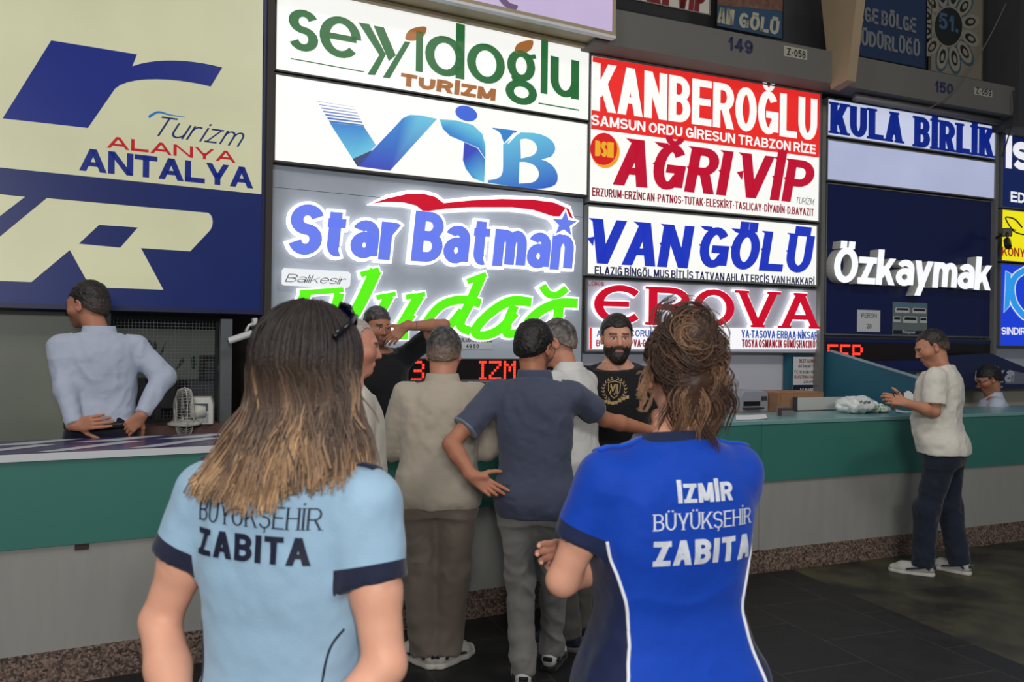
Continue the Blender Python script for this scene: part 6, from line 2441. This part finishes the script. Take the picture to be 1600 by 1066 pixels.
for t_, a, c, mm in (('BİLET ALIMLARINDA', (176, 407), (330, 386), RDI), ('Ad Soyad Telefon ve'.replace('A', 'A').replace('f', 't').replace('v', 'y'), (172, 436), (330, 416), M_ink),
                     ('TC Kimlik Numarası', (146, 472), (345, 452), M_ink), ('ULAŞTIRMA BAKANLIĞINCA', (148, 500), (350, 480), RDI), ('Zorunludur', (204, 528), (296, 510), M_ink)):
    sb.text('notice_lettering', mm, ''.join(ch for ch in t_ if ch in GL or ch == ' '), Z1b(*a), Z1b(*c), tx=.16, gap=.14, y=-.0175)
sb.area('notice_band', mat('navy_band', (28, 36, 66), rough=.5), *(lambda a, b: (a[0], a[1], b[0], b[1]))(sb.p(1237, 617), sb.p(1287, 601)), y=-.0175, t=.001)
sb.text('notice_band_lettering', mat('white_ink', (220, 222, 226), rough=.6), 'VANGÖLÜ', Z1b(178, 588), Z1b(330, 556), tx=.26, gap=.1, shear=.2, y=-.019)

# printer on a shelf behind the counter, wooden shelf, white screen panel, card holder
M_lgrey = mat('light_grey_plastic', (150, 154, 166), rough=.45)
M_dgrey = mat('dark_grey_plastic', (58, 60, 66), rough=.45)
M_wood = mat('tan_wood', (150, 112, 84), rough=.5, noise=.15, nscale=6, stretch=(1, 1, 9))
ws = BK.w(BK.sz(1150, 640, .25)[0], .25, .15)
e = empty('back_shelf', BK.w(BK.sz(1140, 640, .36)[0], .36, .15), BK.phi, 'low shelf unit behind the counter carrying the grey printer', 'shelf')
zs_ = BK.sz(1175, 645, .36)[1] - .15
MB().box(0, 0, zs_ - .03, .95, .42, zs_).build('shelf_top', M_wood, e)
MB().box(.02, .02, 0, .05, .40, zs_ - .03).build('side_panel', M_wood, e)
MB().box(.90, .02, 0, .93, .40, zs_ - .03).build('side_panel', M_wood, e)
MB().box(.05, .38, 0, .90, .40, zs_ - .03).build('back_panel', M_wood, e)
sp_ = BK.sz(1157, 645, .33)[0]
w_ = BK.sz(1200, 645, .33)[0] - sp_
hh_ = BK.sz(1175, 612, .33)[1] - BK.sz(1175, 645, .33)[1]
e = empty('printer', BK.w(sp_, .33, zs_ + .15), BK.phi, 'light grey desktop printer on the shelf below the red serif letters', 'printer')
MB().prism([(0, 0), (w_, 0), (w_, hh_ * .9), (w_ * .85, hh_), (w_ * .12, hh_), (0, hh_ * .72)], 0, .30).build('body', M_lgrey, e, bevel=.006)
MB().box(.02, -.05, hh_ * .18, w_ * .72, .0, hh_ * .24).build('paper_tray', M_dgrey, e)
MB().box(.03, -.004, hh_ * .30, w_ * .7, .0, hh_ * .52).build('output_slot', M_dark, e)
MB().box(w_ * .74, -.006, hh_ * .55, w_ * .95, .0, hh_ * .75).build('control_panel', M_dgrey, e)
pc_ = onz(1222, 651, 1.10)
e = empty('card_holder', pc_, BK.phi, 'small clear holder of dark cards on the counter left of the white bag', 'card holder')
MB().box(0, 0, 0, .115, .06, .004).box(0, 0, .004, .115, .004, .045).box(0, .056, .004, .115, .06, .075).build('tray', mat('clear_plastic', (150, 156, 160), rough=.15, trans=.5), e)
MB().box(.008, .008, .004, .107, .05, .062).build('card_stack', mat('card_brown', (74, 58, 54), rough=.6, noise=.3, nscale=60), e)
w0 = onz(1250, 643, 1.10)
e = empty('screen_panel', w0 + Vector((.0, .10, 0)), BK.phi, 'white upright screen board on the counter behind the plastic bag', 'panel')
MB().box(0, 0, 0, .68, .015, .105).build('board', mat('white_board', (190, 194, 190), rough=.4), e)
MB().box(-.008, -.006, 0, .012, .03, .112).build('end_clip', M_dgrey, e)
w0 = BK.w(BK.sz(1216, 640, .45)[0], .45, .15)
e = empty('desk_cabinet', w0, BK.phi, 'tan wooden cabinet behind the counter under the notice board', 'cabinet')
zc = BK.sz(1250, 613, .45)[1] - .15
MB().box(0, 0, 0, .50, .30, zc).build('carcass', M_wood, e, bevel=.004)
MB().box(.02, -.014, .10, .48, 0, zc - .02).build('door', mat('tan_wood_door', (158, 120, 92), rough=.5, noise=.12, nscale=5), e)

# crumpled white carrier bag with green print
bw = onz(1350, 646, 1.10)
e = empty('plastic_bag', bw, BK.phi, 'crumpled white plastic bag with green print lying on the counter', 'bag')
q = [Ell((-.10, .04, .062), (.13, .10, .065), k=.05), Ell((.03, .05, .055), (.12, .10, .058), k=.05), Ell((-.01, .02, .075), (.07, .06, .045), k=.05), Ell((.17, .03, .028), (.09, .07, .026), k=.05),
     Cone((.10, .04, .06), (.26, .02, .018), .05, .025, .04, flat=((0, 0, 1), 1.6))]
V, Q = organic(q + [Cut((0, 0, .001), (0, 0, -1))], .007, wr=lambda V: .012 * (1 - 2.4 * np.abs(fbm(V * 13, 2))) + .006 * fbm(V * 34, 2))
V[:, 2] = np.maximum(V[:, 2], .001)
np_mesh('bag_body', V, Q, mat('thin_white_plastic', (214, 220, 218), rough=.28, spec=.5), e)
bvb = BVHTree.FromPolygons([tuple(v) for v in V], [tuple(q_) for q_ in Q])
mb = MB()
for k in range(14):
    x, z = .04 + (k % 7) * .026, .03 + (k // 7) * .022
    pts = []
    for dx, dz in ((0, 0), (.018, .003), (.014, .014), (.003, .012)):
        h_ = bvb.ray_cast(Vector((x + dx, -1, z + dz)), Vector((0, 1, 0)))
        if h_[0]:
            pts.append(tuple(h_[0] + Vector((0, -.003, 0))))
    if len(pts) == 4:
        mb.poly(pts)
mb.build('green_print', mat('bag_green', (120, 170, 60), rough=.4), e)
mb = MB()
for k in range(7):
    x, z = -.10 + k * .016, .085 + .006 * math.sin(k * 2)
    pts = [bvb.ray_cast(Vector((x + dx, -1, z + dz)), Vector((0, 1, 0)))[0] for dx, dz in ((0, 0), (.010, .004), (.012, .022), (.002, .018))]
    if all(p is not None for p in pts):
        mb.poly([tuple(p + Vector((0, -.003, 0))) for p in pts])
mb.build('dark_print', mat('bag_dark', (40, 60, 60), rough=.4), e)


def sheet(name, pts, m, label, cat, group=None, lift=.0, curl=.0):
    """a loose sheet lying on a top"""
    c = sum(pts, Vector()) / 4
    e = empty(name, c, 0, label, cat, group)
    mb = MB()
    n = 6
    g = []
    for i in range(n + 1):
        for j in range(n + 1):
            u, v = i / n, j / n
            p = (pts[0] * (1 - u) + pts[1] * u) * (1 - v) + (pts[3] * (1 - u) + pts[2] * u) * v - c
            g.append((p.x, p.y, p.z + .002 + curl * (u - .5) ** 2 * 4))
    mb.v = g + [(x, y, z - .001) for x, y, z in g]
    N = (n + 1) ** 2
    for i in range(n):
        for j in range(n):
            a = i * (n + 1) + j
            mb.f.append([a, a + n + 1, a + n + 2, a + 1])
            mb.f.append([N + a, N + a + 1, N + a + n + 2, N + a + n + 1])
    mb.build('sheet', m, e, smooth=True)
    return e


M_sheet = mat('bright_paper', (224, 226, 228), rough=.6)
sheet('paper_sheet', [onz(576, 685, 1.10), onz(604, 684, 1.10), onz(600, 673, 1.10), onz(575, 674, 1.10)], M_sheet, 'white paper sheet on the counter in front of the man in black tee', 'paper', curl=.004)
sheet('paper_sheet', [onz(1400, 646, 1.10), onz(1434, 645, 1.10), onz(1428, 634, 1.10), onz(1398, 635, 1.10)], M_sheet, 'white paper sheet on the counter by the hands of the man in white tee', 'paper', curl=.01)
sheet('paper_sheet', [onz(1150, 657, 1.10), onz(1200, 655, 1.10), onz(1196, 648, 1.10), onz(1150, 650, 1.10)], M_sheet, 'white paper sheet on the counter in front of the printer', 'paper', curl=.003)
# slip of paper and dark spectacles in his hands
hp = at(1420, 620, 5.86)
e = empty('paper_slip', hp, math.radians(30), 'small white slip held in the hand of the man in white tee', 'paper')
mb = MB()
for i in range(5):
    x0, x1 = -.05 + i * .02, -.03 + i * .02
    mb.box(x0, 0, .012 * math.sin(i) - .03, x1, .003, .012 * math.sin(i) + .03)
mb.build('slip', M_sheet, e)
hp = at(1406, 616, 5.84)
e = empty('eyeglasses', hp, math.radians(20), 'dark folded eyeglasses held over the counter by the man in white tee', 'eyeglasses')
mb = MB()
for sx in (-1, 1):
    mb.tube([(sx * .032 + .024 * math.cos(a), 0, .018 * math.sin(a)) for a in np.linspace(0, 2 * math.pi, 15)], .0028, 6)
mb.build('rims', mat('black_frame', (24, 24, 26), rough=.3), e, smooth=True)
mb = MB()
mb.tube([(-.056, 0, .006), (-.05, .03, .004), (.03, .035, -.002)], .0026, 6)
mb.build('temple', mat('black_frame', (24, 24, 26), rough=.3), e, smooth=True)

# sloped navy banner of the neighbouring booth
s = Sign('booth_banner', 'sloped navy and grey banner with pale letters behind the man in white tee', 'banner', BK, [(1440, 556), (1640, 556), (1640, 612), (1440, 612)], off=.10)
zb1 = s.p(1600, 611)[1]
M_bn = mat('banner_navy', (36, 44, 84), rough=.45)
s.shape('panel', M_bn, [[(1480, 556), (1548, 552), (1640, 590), (1640, 607), (1500, 609), (1480, 600)]], y=0, depth=.02)
s.shape('grey_field', mat('banner_grey', (120, 126, 142), rough=.45), [[(1575, 578), (1640, 592), (1640, 600), (1570, 600)]], y=-.003)
PLT = mat('banner_pale', (190, 194, 204), rough=.45)
s.text('pale_lettering', PLT, 'uzka', Z1b(1222, 527), Z1b(1470, 432), tx=.26, gap=.05, shear=.2, y=-.006)
s.text('small_lettering', PLT, 'VA-ADANA-ME', Z1b(1230, 560), Z1b(1395, 545), tx=.2, gap=.16, y=-.006)
s = Sign('wall_board', 'cream board with a blue round mark under the LED display', 'board', BK, [(1390, 582), (1640, 580), (1640, 640), (1390, 642)], off=-.08)
s.casing(.05, M_case, .004, mat('cream_board', (188, 182, 164), rough=.5))
s.shape('round_mark', mat('mark_blue', (50, 120, 170), rough=.5), [[(1422 + 8 * math.cos(a), 584 + 5 * math.sin(a)) for a in np.linspace(0, 6.28, 20)[:-1]]], y=-.014)

# CCTV cameras


def cctv(loc, rz, label, pitch=0.0, sc=1.0, body=None, hold=None):
    e = empty('security_camera', loc, rz, label, 'camera')
    wm = body or mat('white_plastic', (206, 208, 210), rough=.35)
    mb = MB()
    mb.tube([(0, -.16 * sc, -.02 * sc + pitch), (0, .06 * sc, .015 * sc)], .038 * sc, 14, flat=.85)
    mb.build('housing', wm, e, smooth=False)
    MB().tube([(0, -.163 * sc, -.0205 * sc + pitch), (0, -.158 * sc, -.0195 * sc + pitch)], .035 * sc, 14).build('lens_face', mat('black_glass', (14, 14, 16), rough=.15), e)
    MB().tube([(0, .0, .03 * sc), (0, .03 * sc, .09 * sc), (0, .08 * sc, .11 * sc)], .014 * sc, 8).build('bracket', wm, e, smooth=True)
    MB().box(-.05 * sc, .06 * sc, .06 * sc, .05 * sc, .10 * sc, .16 * sc).build('mount_box', wm, e, bevel=.006)
    if hold is not None:
        h_ = Matrix.Rotation(-rz, 3, 'Z') @ (Vector(hold) - Vector(loc))
        MB().tube([(0, .08 * sc, .11 * sc), tuple(h_)], .016 * sc, 8).build('mount_arm', wm, e, smooth=True)
    return e


sp_c = BL.sz(417, 508, .03)
cctv(BL.w(BL.sz(384, 523, .12)[0], .12, BL.sz(384, 523, .12)[1]), math.radians(-62), 'white bullet camera with black front on the booth post, left of the long haired woman', pitch=-.03, sc=.68, hold=BL.w(sp_c[0], .02, sp_c[1]))
sp_c = BK.sz(1557, 372, .02)
cctv(BK.w(BK.sz(1574, 377, .22)[0], .22, BK.sz(1574, 377, .22)[1]), math.radians(-28), 'dark little camera fixed to the post in front of the yellow lightbox', pitch=-.05, sc=.9, hold=BK.w(sp_c[0], .015, sp_c[1]), body=mat('dark_camera', (52, 50, 44), rough=.4))

# left booth: glazed partition, mesh, desk, fan, card terminal, heater
gx0, gx1 = BL.sz(-120, 600, -.20)[0], BL.sz(166, 600, -.20)[0]
gz0, gz1 = .95, BL.sz(60, 487, -.20)[1]
glassm = mat('smoky_glass', (122, 128, 116), rough=.42, spec=.6, noise=.08, nscale=1.5, alpha=.82)
b = MB()
b.v += [tuple(BL.w(s_, o, z)) for s_ in (gx0, gx1) for o in (-.20, -.21) for z in (gz0, gz1)]
b.f += [[0, 1, 3, 2], [4, 6, 7, 5], [0, 4, 5, 1], [2, 3, 7, 6], [0, 2, 6, 4], [1, 5, 7, 3]]
wn = structure('window_1', b, glassm)
b = MB()
for s_ in (gx0, gx1):
    block(b, bay_poly(BL, s_ - .02, s_ + .02, -.18, -.24), .15, gz1)
block(b, bay_poly(BL, gx0, gx1, -.18, -.24), .15, gz0)
structure('trim_1', b, M_frame)
px0, px1 = BL.sz(344, 600, -.02)[0], BL.sz(362, 600, -.02)[0]
e = empty('booth_post', BL.w(px0, -.02, .15), BL.phi, 'slim metal post at the right end of the booth under the yellow board', 'post')
MB().box(0, 0, 0, px1 - px0, .05, 1.62).build('post_shaft', mat('satin_metal', (112, 114, 118), rough=.35, metal=.5), e)
MB().box(-.01, -.01, 0, px1 - px0 + .01, .06, .02).build('foot_plate', M_frame, e)
po = Sign('reflected_poster', 'pale green sheet standing in for a reflection with dark leaf shapes behind a fine wire mesh in the booth', 'poster', BL, [(170, 505), (338, 520), (336, 602), (170, 590)], off=-.85)  # solid sheet in place of a reflection in a glass pane
po.casing(.02, M_dark, .006, mat('pale_green_glow_sheet', (142, 150, 138), rough=.3, emit=.10, ergb=(150, 158, 146), noise=.1))  # faint glow added to the sheet, which is no lamp
LF = mat('leaf_dark', (46, 66, 54), rough=.4)
po.shape('leaf_picture', LF, [[Z2(*p) for p in spline(q_, 5, True)] for q_ in ([(718, 425), (735, 412), (745, 440), (735, 465)], [(748, 425), (762, 420), (768, 450), (752, 462)], [(775, 490), (800, 440), (812, 420), (800, 470)], [(860, 560), (890, 500), (900, 520)], [(940, 555), (935, 505), (955, 490), (960, 540)])], y=-.006)
e = empty('wire_mesh_screen', BL.w(BL.sz(170, 600, -.30)[0], -.30, .15), BL.phi, 'fine wire mesh screen behind the man in pale shirt', 'screen')
mw = BL.sz(340, 600, -.30)[0] - BL.sz(170, 600, -.30)[0]
z0_, z1_ = .95, BL.sz(260, 500, -.30)[1] - .15
mb = MB()
for k in range(int(mw / .022)):
    mb.box(k * .022, 0, z0_, k * .022 + .0022, .002, z1_)
for k in range(int((z1_ - z0_) / .022)):
    mb.box(0, .002, z0_ + k * .022, mw, .004, z0_ + k * .022 + .0022)
mb.build('mesh', mat('mesh_wire', (120, 124, 128), rough=.4, metal=.6), e)
MB().box(0, -.01, 0, .02, .01, z1_).box(mw - .02, -.01, 0, mw, .01, z1_).box(0, -.01, z1_, mw, .01, z1_ + .02).box(0, -.01, z0_ - .02, mw, .01, z0_).build('screen_frame', M_dark, e)

dz_ = .15
ds0, ds1 = BL.sz(205, 670, .12)[0], BL.sz(338, 670, .12)[0]
dh = BL.sz(260, 662, .12)[1] - dz_
e = empty('booth_desk', BL.w(ds0, .25, dz_), BL.phi, 'brown desk behind the violet topped counter, under the fan', 'desk')
MB().box(0, 0, dh - .03, ds1 - ds0, .45, dh).build('desk_top', mat('brown_desk', (96, 70, 64), rough=.5, noise=.1), e)
MB().box(.0, .0, 0, ds1 - ds0, .02, dh - .03).build('front_panel', mat('brown_desk', (96, 70, 64), rough=.5, noise=.1), e)
for x in (0, ds1 - ds0 - .03):
    MB().box(x, .02, 0, x + .03, .43, dh - .03).build('leg', mat('brown_desk', (96, 70, 64), rough=.5, noise=.1), e)
zt_ = dh + dz_
# fan
fc_ = at(283, 645, BL.w((ds0 + ds1) / 2 - .02, .30, 0).y)
e = empty('desk_fan', (fc_.x, fc_.y + .05, zt_), math.radians(-62), 'white caged fan standing on the booth desk', 'fan')
fh = fc_.z - zt_
M_fan = mat('fan_white', (200, 198, 190), rough=.4)
MB().lathe([(.001, 0), (.09, 0), (.10, .012), (.07, .03), (.02, .04), (.016, .05), (.016, max(.06, fh - .05))]).build('base', M_fan, e, smooth=True)
mb = MB()
R_ = .150
for k in range(44):
    a = 2 * math.pi * k / 44
    mb.tube([(math.cos(a) * r_, y_, fh + math.sin(a) * r_) for r_, y_ in ((.03, -.055), (.08, -.055), (.135, -.035), (R_, 0), (.135, .035), (.08, .05), (.04, .052))], .0013, 4, cap=False)
for r_, y_ in ((R_, 0), (.03, -.055), (.09, -.053)):
    mb.tube([(math.cos(a) * r_, y_, fh + math.sin(a) * r_) for a in np.linspace(0, 2 * math.pi, 40)], .003, 5)
mb.build('cage', M_fan, e, smooth=True)
for k in range(3):
    mb = MB()
    a0 = k * 2.094
    pts = []
    for t in np.linspace(0, 1, 6):
        pts.append((t * .11 + .02, -.55 + t * .25, .55 + t * .25))
    L_, R2 = [], []
    for r_, a, b_ in pts:
        L_.append((r_ * math.cos(a0 + a), -.012, fh + r_ * math.sin(a0 + a)))
        R2.append((r_ * math.cos(a0 + b_), .012, fh + r_ * math.sin(a0 + b_)))
    for i in range(5):
        mb.poly([L_[i], L_[i + 1], R2[i + 1], R2[i]])
    o_ = mb.build('blade', mat('fan_blade', (150, 156, 160), rough=.3), e, smooth=True)
    sd = o_.modifiers.new('thickness', 'SOLIDIFY')
    sd.thickness = .002
MB().tube([(0, .03, fh), (0, .12, fh)], .045, 14, r1=.036).build('motor', M_fan, e, smooth=True)
MB().tube([(0, -.062, fh), (0, -.05, fh)], .028, 14).build('hub_cap', M_fan, e, smooth=True)
# card terminal / till
tl = at(296, 678, BL.w(ds1 - .12, .30, 0).y)
e = empty('card_terminal', (tl.x, tl.y, zt_), BL.phi - .25, 'white till terminal with small display beside the fan', 'terminal')
MB().prism([(0, 0), (.135, 0), (.135, .12), (.12, .165), (.01, .165), (0, .12)], 0, .16).build('body', mat('ivory_plastic', (196, 196, 190), rough=.4), e, bevel=.006)
MB().box(.03, -.006, .085, .105, .0, .13).build('display', mat('terminal_screen', (70, 80, 84), rough=.15), e)
mb = MB()
for i in range(4):
    for j in range(3):
        mb.box(.028 + i * .021, -.005, .015 + j * .020, .044 + i * .021, 0, .029 + j * .020)
mb.build('keypad', M_lgrey, e)
# heater on the wall
sh0 = BL.sz(316, 575, -.38)
e = empty('heater', BL.w(sh0[0], -.38, BL.sz(316, 595, -.38)[1]), BL.phi, 'black box heater with grille on a shelf in the booth', 'heater')
hw = BL.sz(343, 575, -.38)[0] - sh0[0]
hz = BL.sz(330, 556, -.38)[1] - BL.sz(330, 595, -.38)[1]
MB().box(0, 0, 0, hw, .14, hz).build('housing', mat('black_plastic', (26, 26, 28), rough=.35), e, bevel=.006)
mb = MB()
for k in range(7):
    mb.box(.02, -.006, .02 + k * (hz - .05) / 7, hw - .03, 0, .028 + k * (hz - .05) / 7)
mb.build('grille', mat('grey_grille', (92, 94, 96), rough=.4), e)
MB().box(hw - .024, -.008, hz * .4, hw - .006, 0, hz * .6).build('knob', M_lgrey, e)
e = empty('dark_cupboard', BL.w(BL.sz(292, 640, -.38)[0], -.36, .15), BL.phi, 'dark cupboard under the black heater in the booth', 'cupboard')
cz = BL.sz(316, 595, -.38)[1] - .15
cw = BL.sz(343, 640, -.38)[0] - BL.sz(292, 640, -.38)[0]
MB().box(0, 0, 0, cw, .35, cz - .002).build('carcass', mat('slate_cupboard', (66, 68, 74), rough=.4), e)
MB().box(.015, -.014, .04, cw / 2 - .004, 0, cz - .03).build('door', mat('slate_door', (76, 78, 84), rough=.35), e)
MB().box(cw / 2 + .004, -.014, .04, cw - .015, 0, cz - .03).build('door', mat('slate_door', (76, 78, 84), rough=.35), e)
# dark monitor beside the man
e = empty('monitor', BL.w(BL.sz(206, 660, .05)[0], .02, zt_), BL.phi - .1, 'black monitor turned away on the desk beside the man in pale shirt', 'monitor')
MB().box(0, 0, .08, .26, .03, .28).build('screen_back', mat('black_plastic', (26, 26, 28), rough=.35), e, bevel=.008)
MB().box(.13, .0, .0, .17, .02, .10).build('stand', mat('black_plastic', (26, 26, 28), rough=.35), e)
MB().box(.06, -.06, .0, .24, .08, .012).build('foot', mat('black_plastic', (26, 26, 28), rough=.35), e)
# loose cable across the upper right
mb = MB()
cp = [BK.w(BK.sz(*p, .32)[0], .32, BK.sz(*p, .32)[1]) for p in ((1572, 5), (1545, 60), (1512, 115), (1480, 152), (1448, 171))]
tag(MB().tube([tuple(p) for p in spline([tuple(c_) for c_ in cp], 6)], .006, 6).build('cable', mat('grey_cable', (104, 98, 88), rough=.6), smooth=True), 'thin grey cable hanging across the medallion panel and the beam', 'cable')
cp = [BK.w(BK.sz(*p, .33)[0], .33, BK.sz(*p, .33)[1]) for p in ((1583, 142), (1584, 175), (1578, 205), (1566, 245))]
tag(MB().tube([tuple(p) for p in spline([tuple(c_) for c_ in cp], 6)], .007, 6).build('cable', mat('black_cable', (30, 30, 30), rough=.6), smooth=True), 'black cable dangling from the end of the beam beside the pillar', 'cable')
